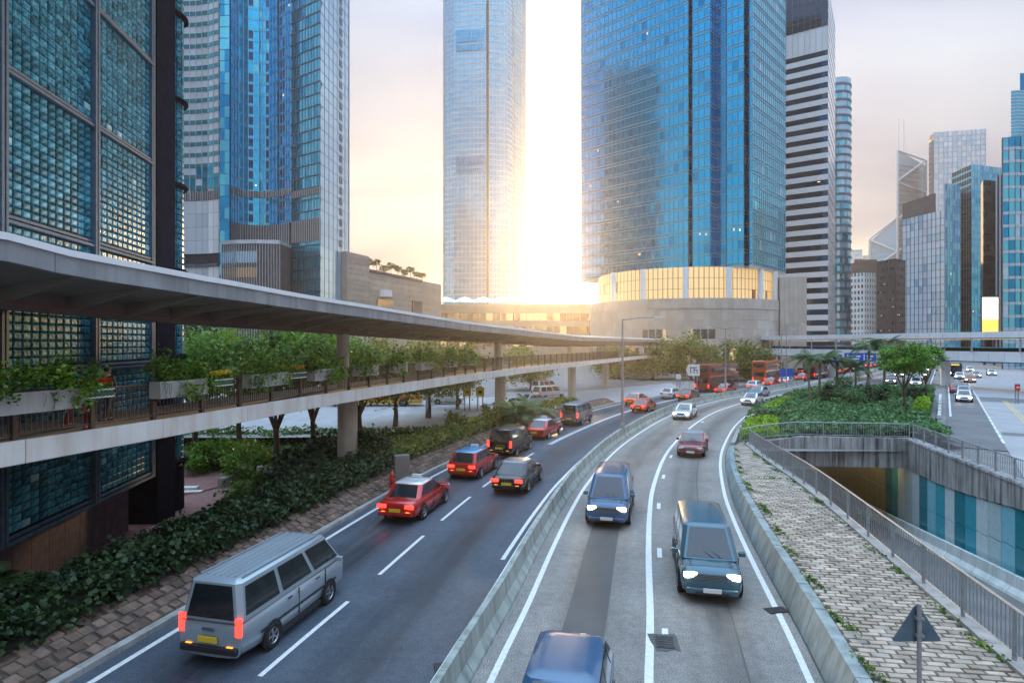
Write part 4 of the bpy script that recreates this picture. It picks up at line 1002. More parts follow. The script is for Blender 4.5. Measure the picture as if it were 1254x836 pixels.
# ---- twin-era supertall in the gap of sky
Y = 400.; t = thing('supertall_tower', 'very tall pale blue tower with louvred bands standing alone in the sky gap', 'tower', (AT(593, 420), 425, 0))
lf = [(AT(543, 418), 418), (AT(545, 404), 404), (AT(556, 400), 400), (AT(595, 397), 397)]; lg = [(AT(595, 397), 397), (AT(595.5, 400), 400), (AT(598.5, 400), 400), (AT(599, 397), 397)]
lr = [(AT(599, 397), 397), (AT(622, 400), 400), (AT(627, 405), 405)]; lr2 = [(AT(627, 405), 405), (AT(629, 411), 411), (AT(640, 424), 424), (AT(643.5, 440), 440)]
cl = lf + lr + lr2 + [(AT(643, 440), 466), (AT(543, 418), 466)]; cc_ = Vector((AT(593, 425), 428)); core(t, [tuple(cc_ + (Vector(p) - cc_) * .985) for p in cl], 0, 261)
for ln, g_ in ((lf, [GL_SKY, GL_SKY]), (lg, [GL_DEEP, GL_DEEP]), (lr, [GL_SKY, GL_SKY]), (lr2, [GL_TEAL, GL_TEAL])):
    facade(t, ln, 0, 262, 3.6, 2.6, g_, band=(.95, .10, M_ALU), mull=(.22, .22, M_ALU), lit=.0015, pick=lambda f_, a, rg: 1 if rg.random() < .06 else 0, tilt=.012)
for py0, py1 in ((38, 53), (56, 64), (193, 204), (207, 212)):
    za, zb = ZZ(py1, 400), ZZ(py0, 400)
    for k in range(14):
        x0 = AT(558, 399.5); x1 = AT(594, 397); u0, u1 = k / 14 + .008, (k + 1) / 14 - .008
        q = MB(); q.box((x0 + (x1 - x0) * (u0 + u1) / 2, 399.3 - 2.2 * (u0 + u1) / 2, (za + zb) / 2), ((x1 - x0) * (u1 - u0), .7, zb - za)); q.build('louvre', GL_DEEP, t, world=True)

# ---- concave hotel tower on the left
Y = 170.; t = thing('curved_tower', 'blue glass tower with a concave front and a pale side wall behind the bridge', 'tower', (AT(330, 180), 182, 0))
wing = [(AT(190, 174), 174), (AT(210, 172.6), 172.6), (AT(225, 172.2), 172.2), (AT(240, 172), 172), (AT(255, 171.2), 171.2), (AT(268, 169.6), 169.6)]
pier = [(AT(268, 169.6), 169.6), (AT(269, 166), 166), (AT(281, 166), 166), (AT(282, 168.5), 168.5)]
conc = [(AT(282, 168.5), 168.5), (AT(292, 171.5), 171.5), (AT(304, 173.6), 173.6), (AT(317, 174.6), 174.6), (AT(330, 174.4), 174.4), (AT(343, 172.8), 172.8), (AT(356, 169.8), 169.8)]
flat = [(AT(356, 169.8), 169.8), (AT(392, 163), 163)]; side = [(AT(392, 163), 163), (AT(427, 184), 184)]
core(t, [(p[0], p[1] + .5) for p in wing + pier + conc + flat] + [(AT(426.4, 184), 184.2), (AT(423, 200), 205), (AT(190, 200), 205)], 0, 129.5)
z_w = ZZ(246, 172); z_m = ZZ(274, 172)
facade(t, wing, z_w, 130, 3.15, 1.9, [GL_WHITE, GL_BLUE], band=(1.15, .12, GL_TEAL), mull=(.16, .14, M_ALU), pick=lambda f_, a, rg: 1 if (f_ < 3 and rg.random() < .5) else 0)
facade(t, pier, 20, 130, 3.15, 1.6, [GL_DEEP, GL_TEAL], lip=(.12, .08, M_ALU_D, 1), pick=lambda f_, a, rg: rg.randrange(2))
def pk_c(f_, a, rg):
    u = (math.floor(a[0] * .62)) % 3
    return 2 if u == 0 and rg.random() < .8 else (1 if rg.random() < .1 else 0)
facade(t, conc, z_m, 130, 3.15, 1.25, [GL_BLUE, GL_TEAL, GL_NAVY], band=(.85, .10, GL_SPAN), mull=(.13, .16, M_ALU), lit=.008, pick=pk_c)
facade(t, flat, 12, 130, 3.15, 1.3, [GL_TEAL, GL_SPAN], band=(.35, .12, M_ALU_D), mull=(.08, .08, M_ALU_D), pick=lambda f_, a, rg: 1 if rg.random() < .2 else 0)
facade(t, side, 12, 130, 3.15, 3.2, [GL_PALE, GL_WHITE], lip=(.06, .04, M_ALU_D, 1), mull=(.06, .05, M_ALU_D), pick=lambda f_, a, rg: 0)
# column of small windows near the outer edge of the side wall
pa, pb = on_seg(side[0], side[1], 416), on_seg(side[0], side[1], 419)
for f_ in range(int((130 - 34) / 3.15)):
    q = MB(); q.add([(pa[0] + .12, pa[1] - .1, 36 + f_ * 3.15), (pb[0] + .12, pb[1] - .1, 36 + f_ * 3.15), (pb[0] + .12, pb[1] - .1, 38.1 + f_ * 3.15), (pa[0] + .12, pa[1] - .1, 38.1 + f_ * 3.15)], [(0, 1, 2, 3)]); q.build('window', GL_DARK, t, world=True)
# lower white panels of the wing, louvre bands, projecting finned box
q = MB(); wp = pan_pts(wing, 2.6)
for a, b in zip(wp[:-1], wp[1:]):
    for j in range(9):
        za = 14 + (z_w - 14) * j / 9; zb = 14 + (z_w - 14) * (j + 1) / 9
        if j == 4: continue
        q.quad((a[0] + .03, a[1], za + .03), (b[0] - .03, b[1], za + .03), (b[0] - .03, b[1], zb - .03), (a[0] + .03, a[1], zb - .03))
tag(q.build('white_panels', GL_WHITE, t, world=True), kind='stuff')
q = MB(); q.sweep([(p[0], p[1], 14 + (z_w - 14) * 4 / 9) for p in wing], [(.5, 0), (-.2, 0), (-.2, .9), (.5, .9)]); q.build('ledge', M_ALU_D, t, world=True)
for ln, za, zb in ((conc, z_m - 6.2, z_m), (conc, ZZ(240, 172), ZZ(232, 172)), (flat, z_m - 6.2, z_m), (flat, ZZ(240, 166), ZZ(232, 166)), (wing, z_w, z_w + 2.6)):
    lp = pan_pts(ln, .8); q = MB(); q.sweep([(p[0], p[1], 0) for p in ln], [(.13, za), (-.3, za), (-.3, zb), (.13, zb)]); o = q.build('louvre_band', M_LOUV, t, world=True)
    q = MB()
    for p in lp: q.box((p[0], p[1] - .25, (za + zb) / 2), (.12, .3, zb - za))
    tag(q.build('louvre_fins', M_ALU, o), kind='stuff')
box = [(AT(272, 160), 160), (AT(290, 158.5), 158.5), (AT(315, 158), 158), (AT(343, 159), 159)]; zbx = ZZ(299, 159)
q = MB(); q.prism(box + [(AT(356, 166), 166), (AT(356, 172), 172), (AT(272, 172), 172)], 8, zbx); o = q.build('projecting_box', M_LOUV, t, world=True)
q = MB(); q.prism([(p[0], p[1] - .4) for p in box] + [(AT(357, 166), 166), (AT(357, 172), 172), (AT(271, 172), 172)], zbx, zbx + 1.0); q.build('cornice', M_ALU, o)
q = MB(); q.sweep([(p[0], p[1], 0) for p in box[:3]], [(.06, ZZ(322, 159)), (-.1, ZZ(322, 159)), (-.1, ZZ(308, 159)), (.06, ZZ(308, 159))]); q.build('window_strip', GL_PALE, o)
q = MB(); q.sweep([(p[0], p[1], 0) for p in box[:3]], [(.06, ZZ(340, 159)), (-.1, ZZ(340, 159)), (-.1, ZZ(328, 159)), (.06, ZZ(328, 159))]); q.build('window_strip', GL_WARM, o)
for p in pan_pts(box, .72):
    q = MB(); q.box((p[0], p[1] - .2, (8 + zbx) / 2), (.1, .35, zbx - 8)); q.build('fin', M_ALU, o)

# ---- beige stepped podium with roof garden
pa, pb = (AT(425, 178), 178.), (AT(540, 236), 236.); t = thing('stepped_podium', 'low beige podium with a roof garden beside the curved tower', 'building', ((pa[0] + pb[0]) / 2, 210, 0))
p1 = on_seg(pa, pb, 452); p2 = on_seg(pa, pb, 516)
def blk(a, b, zt, dep, m, nm, nrow, ncol):
    dx, dy = b[0] - a[0], b[1] - a[1]; l = math.hypot(dx, dy); ix, iy = -dy / l * dep, dx / l * dep
    q = MB(); q.prism([a, b, (b[0] + ix, b[1] + iy), (a[0] + ix, a[1] + iy)], 0, zt); o = q.build(nm, m, t, world=True)
    for j in range(nrow):
        q = MB(); q.sweep([(a[0], a[1], 0), (b[0], b[1], 0)], [(.12, zt * (.45 + .55 * j / nrow)), (-.05, zt * (.45 + .55 * j / nrow)), (-.05, zt * (.45 + .55 * (j + .86) / nrow)), (.12, zt * (.45 + .55 * (j + .86) / nrow))]); q.build('stone_course', M_BEIGE, o)
    return o
z1_, z2_, z3_ = ZZ(312, 185), ZZ(336, 195), ZZ(345, 225)
blk(pa, p1, z1_, 30, M_BEIGE, 'wall', 12, 8); blk(p1, p2, z2_, 30, M_BEIGE, 'wall', 9, 8); blk(p2, pb, z3_, 30, M_BEIGE, 'wall', 8, 4)
for px0, px1, py0, py1, m in ((461, 480, 365, 381, GL_WARM), (504, 516, 368, 388, M_LOUV)):
    a, b = on_seg(pa, pb, px0), on_seg(pa, pb, px1); q = MB(); q.sweep([(a[0], a[1], 0), (b[0], b[1], 0)], [(.5, ZZ(py1, a[1])), (-.2, ZZ(py1, a[1])), (-.2, ZZ(py0, a[1])), (.5, ZZ(py0, a[1]))]); q.build('window', m, t, world=True)
c = on_seg(pa, pb, 471); q = MB(); q.lathe([(.01, 0), (2.6, 0), (2.6, 2.2), (.01, 2.3)], (c[0], c[1] - .6, ZZ(364, c[1])), 28); q.build('drum_canopy', M_WHITEP, t, world=True, smooth=True)
rt_line = (p1, on_seg(pa, pb, 518), z2_)
q = MB(); q.sweep([(p1[0], p1[1], z2_), (p2[0], p2[1], z2_)], [(.3, 0), (-.3, 0), (-.3, 1.0), (.3, 1.0)]); q.build('parapet', M_LOUV, t, world=True)
# ---- low hazy mall at the sun's foot
Y = 250.; x0, x1 = AT(538, Y), AT(735, Y); t = thing('low_mall', 'low pale shopping podium with scalloped canopies below the setting sun', 'building', ((x0 + x1) / 2, Y, 0))
core(t, [(x0, Y + .6), (x1, Y + .6), (x1, Y + 40), (x0, Y + 40)], 0, ZZ(372, Y), M_BEIGE)
for j, (za, zb) in enumerate(((6, 9), (11.5, 14.5), (17, 20))):
    q = MB(); q.box(((x0 + x1) / 2, Y + .3, (za + zb) / 2 + 2.2), (x1 - x0, .6, 1.3)); q.build('floor_band', M_PINKST, t, world=True)
    for k in range(24):
        xa_ = x0 + (x1 - x0) * k / 24; q = MB(); q.quad((xa_ + .15, Y + .5, za), (xa_ + (x1 - x0) / 24 - .15, Y + .5, za), (xa_ + (x1 - x0) / 24 - .15, Y + .5, zb), (xa_ + .15, Y + .5, zb)); q.build('window', LIT_W if random.random() < .12 else GL_WARM, t, world=True)
for k in range(9):
    xa_ = x0 + 3 + (x1 - x0 - 6) * k / 8; q = MB(); q.lathe([(5.0, 0), (4.2, .8), (2.4, 1.9), (.05, 2.6)], (xa_, Y - 1.0, ZZ(371, Y)), 16, a0=-pi, a1=0); q.build('canopy', M_WHITEP, t, world=True, smooth=True)

# ---- striped office slab and round tower right of the main tower
ya, yb = 205., 196.; A_, B_, C_ = (AT(950, ya), ya), (AT(1014, yb), yb), (AT(1023, 222), 222.)
t = thing('striped_office', 'office slab banded in white and dark glass stripes beside the blue tower', 'tower', ((A_[0] + B_[0]) / 2, 210, 0))
core(t, [(A_[0], A_[1] + .4), (B_[0] - .3, B_[1] + .4), (C_[0] - .4, C_[1]), (A_[0] + 8, 230)], 0, 126)
facade(t, [A_, B_], 8, 104, 3.5, 1.7, [GL_DARK, GL_NAVY], band=(1.75, .2, M_WHITEP), lit=.006, pick=lambda f_, a, rg: rg.randrange(2))
facade(t, [A_, B_], 104, 112, 8, 1.7, [M_WHITEP], mull=(.1, .1, M_ALU)); facade(t, [A_, B_], 112, 127, 3.0, 1.7, [GL_DARK], lip=(.1, .1, M_ALU_D, 1), mull=(.1, .1, M_ALU_D))
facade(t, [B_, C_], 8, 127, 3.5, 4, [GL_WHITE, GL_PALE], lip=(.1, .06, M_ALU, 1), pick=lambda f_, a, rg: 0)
t = thing('round_tower', 'slim cylindrical pale glass tower behind the striped office', 'tower', (AT(1024, 266), 266, 0))
cx_, r_ = AT(1024, 266), 16 / F_PX * 266; zt = ZZ(96, 262); ring = [(cx_ + r_ * math.cos(R(a)), 266 + r_ * math.sin(R(a))) for a in range(-185, 6, 10)]
q = MB(); q.lathe([(r_ - .3, 0), (r_ - .3, zt - .3), (r_ - 1.5, zt + .4), (.1, zt + .8)], (cx_, 266, 0), 40); q.build('core', M_ALU, t, world=True, smooth=True)
facade(t, ring, 0, zt, 3.4, 1.2, [GL_PALE, GL_TEAL], band=(1.0, .22, M_ALU_D), pick=lambda f_, a, rg: 1 if rg.random() < .3 else 0)

# ---- skyline on the right
def simple(name, label, line, zt, fh, pw, gm, dep, **k):
    cxm = sum(p[0] for p in line) / len(line); cym = sum(p[1] for p in line) / len(line); t = thing(name, label, k.pop('cat', 'tower'), (cxm, cym + dep / 2, 0))
    a, b = line[0], line[-1]; core(t, [(p[0], p[1] + .4) for p in line] + [(b[0] * (1 + dep / b[1]), b[1] + dep), (a[0] * (1 + dep / a[1]), a[1] + dep)], 0, zt - .1, k.pop('cm', None))
    facade(t, line, k.pop('z0', 0), zt, fh, pw, gm, **k); return t
P_ = lambda px, Y: (AT(px, Y), Y)
# faceted tower with white diagonal braces
t = thing('braced_tower', 'pale faceted prism tower with white diagonal bracing and twin masts', 'tower', (AT(1100, 525), 525, 0))
def prism_slope(name, pts, zs, m, par, z0=0.):
    n = len(pts); q = MB(); q.add([(p[0], p[1], z0) for p in pts] + [(p[0], p[1], z) for p, z in zip(pts, zs)], [tuple(range(n, 2 * n))] + [(i, (i + 1) % n, n + (i + 1) % n, n + i) for i in range(n)]); return q.build(name, m, par, world=True)
pL, pM, pR_ = P_(1065, 535), P_(1099, 520), P_(1134, 535); pB = P_(1099, 556)
M_BOC = glass('glass_braced', (.40, .62, .76), .2, .05, .15)
zz_ = lambda py, Y=520: ZZ(py, Y)
prism_slope('shaft', [pM, pR_, pB], [zz_(184), zz_(197), zz_(184)], M_BOC, t); prism_slope('low_shaft', [pL, (pM[0] - .2, pM[1]), (pB[0] - .2, pB[1])], [zz_(293), zz_(266), zz_(266)], M_BOC, t)
for (x0, y0), (x1, y1) in (((1099, 184), (1099, 410)), ((1134, 197), (1134, 300)), ((1065, 293), (1065, 410)), ((1099, 222), (1133, 197)), ((1099, 224), (1133, 236)), ((1099, 268), (1110, 261)), ((1099, 267), (1118, 275)), ((1065, 294), (1099, 308)), ((1099, 308), (1075, 325)), ((1099, 308), (1110, 302)), ((1065, 293), (1099, 266)), ((1099, 184), (1134, 197))):
    ya = 520 + 15 * abs(x0 - 1099) / 35 - .8; yb = 520 + 15 * abs(x1 - 1099) / 35 - .8
    q = MB(); q.tube([(AT(x0, ya), ya, ZZ(y0, ya)), (AT(x1, yb), yb, ZZ(y1, yb))], .95, 6); q.build('brace', M_WHITEP, t, world=True)
for px in (1100.5, 1107):
    q = MB(); q.tube([(AT(px, 530), 530, zz_(188)), (AT(px, 530), 530, zz_(140))], [.5, .2], 6); q.build('mast', M_WHITEP, t, world=True)
q = MB()
for k in range(40):
    z = k * 4.4
    for a, b, zt_ in ((pM, pR_, zz_(198)), (pL, pM, zz_(294))):
        if z < zt_ - 2: q.sweep([(a[0], a[1], z), (b[0], b[1], z)], [(.12, 0), (-.05, 0), (-.05, .5), (.12, .5)])
tag(q.build('floor_bands', GL_TEAL, t, world=True), kind='stuff')
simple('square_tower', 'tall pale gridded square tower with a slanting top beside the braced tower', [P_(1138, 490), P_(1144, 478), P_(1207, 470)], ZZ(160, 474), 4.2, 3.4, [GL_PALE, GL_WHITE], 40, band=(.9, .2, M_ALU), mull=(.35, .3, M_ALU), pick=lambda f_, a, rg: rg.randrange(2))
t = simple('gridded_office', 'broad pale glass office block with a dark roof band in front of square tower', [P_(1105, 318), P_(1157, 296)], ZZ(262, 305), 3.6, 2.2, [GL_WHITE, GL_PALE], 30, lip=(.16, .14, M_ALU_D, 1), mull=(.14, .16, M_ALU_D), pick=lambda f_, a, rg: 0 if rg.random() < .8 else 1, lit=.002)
prism_slope('roof_band', [P_(1105, 317.5), P_(1146, 300.6), P_(1146, 312), P_(1105, 328)], [ZZ(250, 318), ZZ(236, 300), ZZ(236, 300), ZZ(250, 318)], M_CHAR, t, ZZ(262, 305) + .02)
simple('glass_office', 'dark teal folded glass office block beside the pale gridded one', [P_(1157, 296), P_(1176, 300)], ZZ(226, 298), 3.6, 2.0, [GL_TEAL, GL_DEEP], 30, lip=(.14, .1, M_ALU_D, 1), mull=(.12, .12, M_ALU), pick=lambda f_, a, rg: rg.randrange(2), lit=.004)
simple('glass_office', 'blue banded glass office block with pale crown behind the folded one', [P_(1166, 322), P_(1190, 306), P_(1226, 312)], ZZ(204, 310), 3.6, 2.0, [GL_TEAL, GL_BLUE, GL_DEEP], 30, band=(1.1, .15, GL_SPAN), mull=(.12, .12, M_ALU), pick=lambda f_, a, rg: rg.choice((0, 0, 1, 2)), lit=.01)
simple('brown_office', 'brown stone office block with small lit windows before the braced tower', [P_(1074, 268), P_(1096, 258), P_(1108, 264)], ZZ(318, 262), 3.3, 1.6, [GL_DARK, M_CHAR], 22, band=(1.9, .12, M_CHAR), mull=(.7, .14, M_CHAR), lit=.09, pick=lambda f_, a, rg: rg.randrange(2), cat='building')
simple('white_office', 'white ribbed office block with a stepped grey top', [P_(1041, 345), P_(1058, 340), P_(1076, 343)], ZZ(334, 341), 3.4, 1.8, [GL_DARK, GL_TEAL], 26, band=(1.5, .1, M_WHITEP), mull=(.8, .3, M_WHITEP), pick=lambda f_, a, rg: rg.randrange(2), cat='building')
t = thing('grey_penthouse', 'grey stepped block rising behind the white ribbed office', 'building', (AT(1060, 372), 380, 0)); core(t, [P_(1042, 372), P_(1078, 372), P_(1078, 395), P_(1042, 395)], 0, ZZ(322, 372), M_ALU_D, 'wall'); core(t, [P_(1046, 371), P_(1074, 371), P_(1074, 380), P_(1046, 380)], ZZ(322, 372), ZZ(318, 372), M_CHAR, 'roof_box')
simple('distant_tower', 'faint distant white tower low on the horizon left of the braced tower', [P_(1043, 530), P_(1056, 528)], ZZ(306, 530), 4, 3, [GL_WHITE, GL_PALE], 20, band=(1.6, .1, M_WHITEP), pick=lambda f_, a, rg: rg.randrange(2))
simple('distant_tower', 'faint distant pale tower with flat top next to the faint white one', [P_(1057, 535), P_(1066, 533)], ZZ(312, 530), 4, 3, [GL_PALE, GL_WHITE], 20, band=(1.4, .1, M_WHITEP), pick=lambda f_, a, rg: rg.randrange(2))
simple('slate_office', 'narrow slate coloured office block above the yellow billboard', [P_(1202, 232), P_(1205, 226), P_(1222, 228)], ZZ(222, 228), 4, 2, [GL_DARK, M_CHAR], 20, band=(1.6, .1, M_CHAR), pick=lambda f_, a, rg: rg.randrange(2), lit=.01, cat='building')
simple('white_fin_block', 'thin white finned block with dark flank right of the yellow billboard', [P_(1221, 222), P_(1230, 220)], ZZ(214, 221), 4, 1.5, [GL_DARK, M_ALU], 14, mull=(.5, .5, M_ALU), cat='building')
t = simple('corner_tower', 'stepped blue grey glass tower at the right edge over the footbridge', [P_(1228, 171), P_(1243, 170), P_(1300, 172)], ZZ(170, 172), 3.6, 1.8, [GL_TEAL, GL_PALE, GL_DEEP], 40, band=(.8, .12, M_ALU), mull=(.12, .14, M_ALU_D), pick=lambda f_, a, rg: rg.choice((0, 0, 1, 2)), lit=.004)
core(t, [P_(1238, 172), P_(1246, 171.5), P_(1300, 173), P_(1300, 205), P_(1238, 205)], ZZ(170, 172), ZZ(112, 172), GL_TEAL, 'upper_block'); core(t, [P_(1249, 175), P_(1300, 175), P_(1300, 200), P_(1249, 200)], ZZ(112, 172), ZZ(84, 172), GL_DEEP, 'top_block')
for k in range(14):
    z = ZZ(170, 172) + 1 + k * .96; q = MB(); q.sweep([(*P_(1238, 172), z), (*P_(1246, 171.5), z), (*P_(1300, 173), z)], [(.12, 0), (-.05, 0), (-.05, .3), (.12, .3)]); q.build('floor_band', M_ALU, t, world=True)
# lit billboard
x0, x1 = AT(1203, 205), AT(1222.5, 205); t = thing('billboard', 'glowing white and yellow billboard above the right footbridge', 'billboard', ((x0 + x1) / 2, 205, 0))
q = MB(); q.box(((x0 + x1) / 2, 205.4, ZZ(388, 205)), (x1 - x0 + .4, .6, 14.6)); q.build('frame', M_ALU_D, t, world=True)
za, zb, zc = ZZ(411, 205), ZZ(391, 205), ZZ(364, 205)
q = MB(); q.quad((x0, 205, za), (x1, 205, za), (x1, 205, zb), (x0, 205, zb)); q.build('lower_panel', mat('sign_yellow', (.8, .5, .05), .4, emit=(1., .62, .10), estr=.85), t, world=True)
q = MB(); q.quad((x0, 205, zb), (x1, 205, zb), (x1, 205, zc), (x0, 205, zc)); q.build('upper_panel', mat('sign_white', (.9, .9, .7), .4, emit=(1., .93, .62), estr=1.0), t, world=True)
for sx_ in (.2, .8):
    q = MB(); q.tube([(x0 + (x1 - x0) * sx_, 205.5, 0), (x0 + (x1 - x0) * sx_, 205.5, za)], .4, 8); q.build('post', M_ALU_D, t, world=True)

# ------------------------------------------------------------------ white footbridge on the right
a = Vector((64., 158.)); b = Vector((80., 72.)); v = (b - a).normalized(); t = thing('white_footbridge', 'white panelled covered footbridge crossing both roads on the right', 'bridge', (72, 115, 0))
n = 34; M_BRW = varied('bridge_panel', (.74, .79, .82), (.82, .86, .88), .45, .5, 3, face_var=.06)
def bpt(u): p = a + (b - a) * u; return (p.x, p.y, 0)
for k in range(n):
    u0, u1 = (k + .012) / n, (k + .988) / n
    for nm, za, zb, off_ in (('parapet_panel', 4.55, 6.15, 0.), ('roof_panel', 8.35, 9.15, .5)):
        q = MB(); q.sweep([bpt(u0), bpt(u1)], [(off_, za), (off_ - .15, za), (off_ - .15, zb), (off_, zb)][::-1]); q.build(nm, M_BRW, t, world=True)
for nm, o0, o1, za, zb, m in (('deck', -.15, -5.2, 4.4, 4.75, M_ALU_D), ('far_parapet', -5.2, -5.35, 4.55, 6.15, M_BRW), ('roof', .5, -5.8, 9.15, 9.3, M_WHITEP), ('ceiling', .3, -5.6, 8.2, 8.33, M_ALU), ('glazing', -.2, -.25, 6.15, 6.75, GL_DARK), ('handrail', .02, -.06, 6.75, 6.83, M_ALU), ('light_strip', -2.5, -2.9, 8.08, 8.17, LIT_W)):
    q = MB(); q.sweep([bpt(0), bpt(1)], [(o0, za), (o1, za), (o1, zb), (o0, zb)][::-1]); q.build(nm, m, t, world=True)
for k in range(0, n + 1, 3):
    p = bpt(min(k / n, 1)); q = MB(); q.box((p[0] - .3 * -v.y, p[1] - .3 * v.x, 7.2), (.18, .18, 2.4)); q.build('roof_post', M_ALU, t, world=True)
for u in (.03, .30, .62, .97):
    p = a + (b - a) * u + Vector((v.y, -v.x)) * -2.6; q = MB(); q.lathe([(.7, 0), (.7, 4.1), (1.2, 4.4)], (p.x, p.y, 0), 20); q.build('pillar', M_BRW, t, world=True, smooth=True)

# ------------------------------------------------------------------ dark office beyond the left edge, seen mirrored in the blue tower
def mirror_pt(px, dist_):
    p = on_seg(A_L, A_C, px); v = Vector(p).normalized(); n_ = Vector((nx_, ny_)); r_ = v - 2 * v.dot(n_) * n_; return Vector(p) + r_ * dist_
qa, qb = mirror_pt(808, 178), mirror_pt(736, 178)
t = thing('dark_office', 'dark office slab mirrored in the glass of the blue tower', 'tower', (qa.x, qa.y, 0)); dv = (qb - qa).normalized(); bk = Vector((-abs(dv.y), -dv.x if False else 0)).normalized()
poly = [tuple(qa), tuple(qb), tuple(qb + Vector((-24, 0))), tuple(qa + Vector((-24, 0)))]
zt_d = CAM_H + (420 - 84) / F_PX * 1.0 * (Vector(on_seg(A_L, A_C, 772)).y * 1.0) * (1 + 178 / Vector(on_seg(A_L, A_C, 772)).length)
core(t, poly, 0, zt_d, M_CHAR); ln_d = [tuple(qb + Vector((.4, 0))), tuple(qa + Vector((.4, 0)))]
ln_d = ln_d if (Vector(ln_d[1]) - Vector(ln_d[0])).y > 0 else ln_d[::-1]
facade(t, ln_d, 2, zt_d - 3, 3.6, 2.4, [GL_DARK, M_CHAR], band=(1.6, .2, M_CHAR), lit=.03, pick=lambda f_, a, rg: rg.randrange(2))
# ------------------------------------------------------------------ right-hand road
OR = Vector((42.4, 58.)); UR = Vector((.588, .809)); NR = Vector((.809, -.588))
def rr_pt(s, o): p = OR + UR * s + NR * o; return (p.x, p.y)
mb = MB(); ribbon(mb, [rr_pt(s, -.1) for s in range(-18, 260, 6)], [rr_pt(s, 3.35) for s in range(-18, 260, 6)], 0.); road_r = struct('road_side', mb, M_ASPH_R)
mb = MB(); ribbon(mb, [rr_pt(s, 3.35) for s in range(-30, 260, 6)], [rr_pt(s, 17) for s in range(-30, 260, 6)], 0.); road_c = struct('road_forecourt', mb, M_ROADCONC)
mb = MB(); ribbon(mb, [rr_pt(s, -12.6) for s in range(36, 260, 6)], [rr_pt(s, -2.2) for s in range(36, 260, 6)], -.008); struct('road_slip', mb, M_ASPH_R)
for k in range(30):
    s = -14 + k * 3.0; mb = MB(); ribbon(mb, [rr_pt(s, 3.27), rr_pt(s + 2.5, 3.27)], [rr_pt(s, 3.45), rr_pt(s + 2.5, 3.45)], .005); mb.build('lane_dash', M_PAINT, road_r)
mb = MB(); ribbon(mb, [rr_pt(s, .15) for s in range(4, 240, 6)], [rr_pt(s, .33) for s in range(4, 240, 6)], .005); mb.build('edge_line', M_PAINT, road_r)
mb = MB(); ribbon(mb, [rr_pt(s, -2.5) for s in range(36, 240, 6)], [rr_pt(s, -2.3) for s in range(36, 240, 6)], .005); mb.build('edge_line', M_PAINT, road_r)
for o in (5.8, 6.1):
    mb = MB(); ribbon(mb, [rr_pt(s, o) for s in range(-8, 30, 6)], [rr_pt(s, o + .12) for s in range(-8, 30, 6)], .005); mb.build('double_line', M_YPAINT, road_c)
for s, w in ((-9, 2.2), (26, 8)):
    mb = MB(); ribbon(mb, [rr_pt(s, 3.6), rr_pt(s, 14)], [rr_pt(s + w, 3.6), rr_pt(s + w * .8, 14)], .004); mb.f = [f[::-1] for f in mb.f]; mb.build('asphalt_patch', M_ASPH_R, road_c)
# low ramp wall with white edging between hedge and side road
rw2 = thing('ramp_wall', 'low white edged concrete ramp wall between hedge and side road', 'wall', (*rr_pt(4, -.6), 0))
for k in range(9):
    a, b = rr_pt(1 + k * 2.4, -.7), rr_pt(3.38 + k * 2.4, -.7); q = MB(); h = .35 + .6 * sm(k / 6); q.sweep([(*a, 0), (*b, 0)], [(-.18, 0), (-.12, h), (.12, h), (.18, 0)]); q.build('wall_block', M_WCONC, rw2, world=True)
mb = MB(); isl_pts = [rr_pt(8, 8.6), rr_pt(20, 8.2), rr_pt(24, 10), rr_pt(20, 13), rr_pt(8, 13.5), rr_pt(5, 11)]; mb.prism(isl_pts, 0, .16); struct('traffic_island', mb, M_CONC)

# ------------------------------------------------------------------ leaves
LF_HEDGE = leaf_mat('hedge_leaf', (.03, .095, .03), (.075, .20, .065), (.16, .33, .10), .3)
LF_LIME = leaf_mat('lime_leaf', (.10, .20, .008), (.24, .42, .015), (.38, .58, .03), .3)
LF_TREE = leaf_mat('tree_leaf', (.035, .09, .012), (.10, .21, .03), (.22, .36, .06), .35)
LF_BRIGHT = leaf_mat('bright_leaf', (.05, .14, .015), (.14, .30, .035), (.28, .48, .07), .4)
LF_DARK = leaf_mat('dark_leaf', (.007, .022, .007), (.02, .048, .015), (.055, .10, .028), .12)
LF_OLIVE_HAZE = leaf_mat('olive_haze_leaf', (.08, .11, .02), (.20, .23, .045), (.36, .37, .09), .5)  # olive leaves, with haze and backlight put into the lighter colour
LF_PALM = leaf_mat('palm_leaf', (.02, .05, .015), (.05, .11, .03), (.10, .17, .05), .2)
M_BARK = varied('bark', (.07, .05, .035), (.13, .10, .075), .9, 5, 5, .5, stretch=(1, 1, .3))
def fbm(x, y, s=1.): return (math.sin(x * 1.3 * s + 2.1 * math.sin(y * .7 * s)) + math.sin(y * 1.7 * s + 1.4 * math.sin(x * .9 * s + 1)) + .6 * math.sin((x + y) * 2.9 * s)) / 2.6
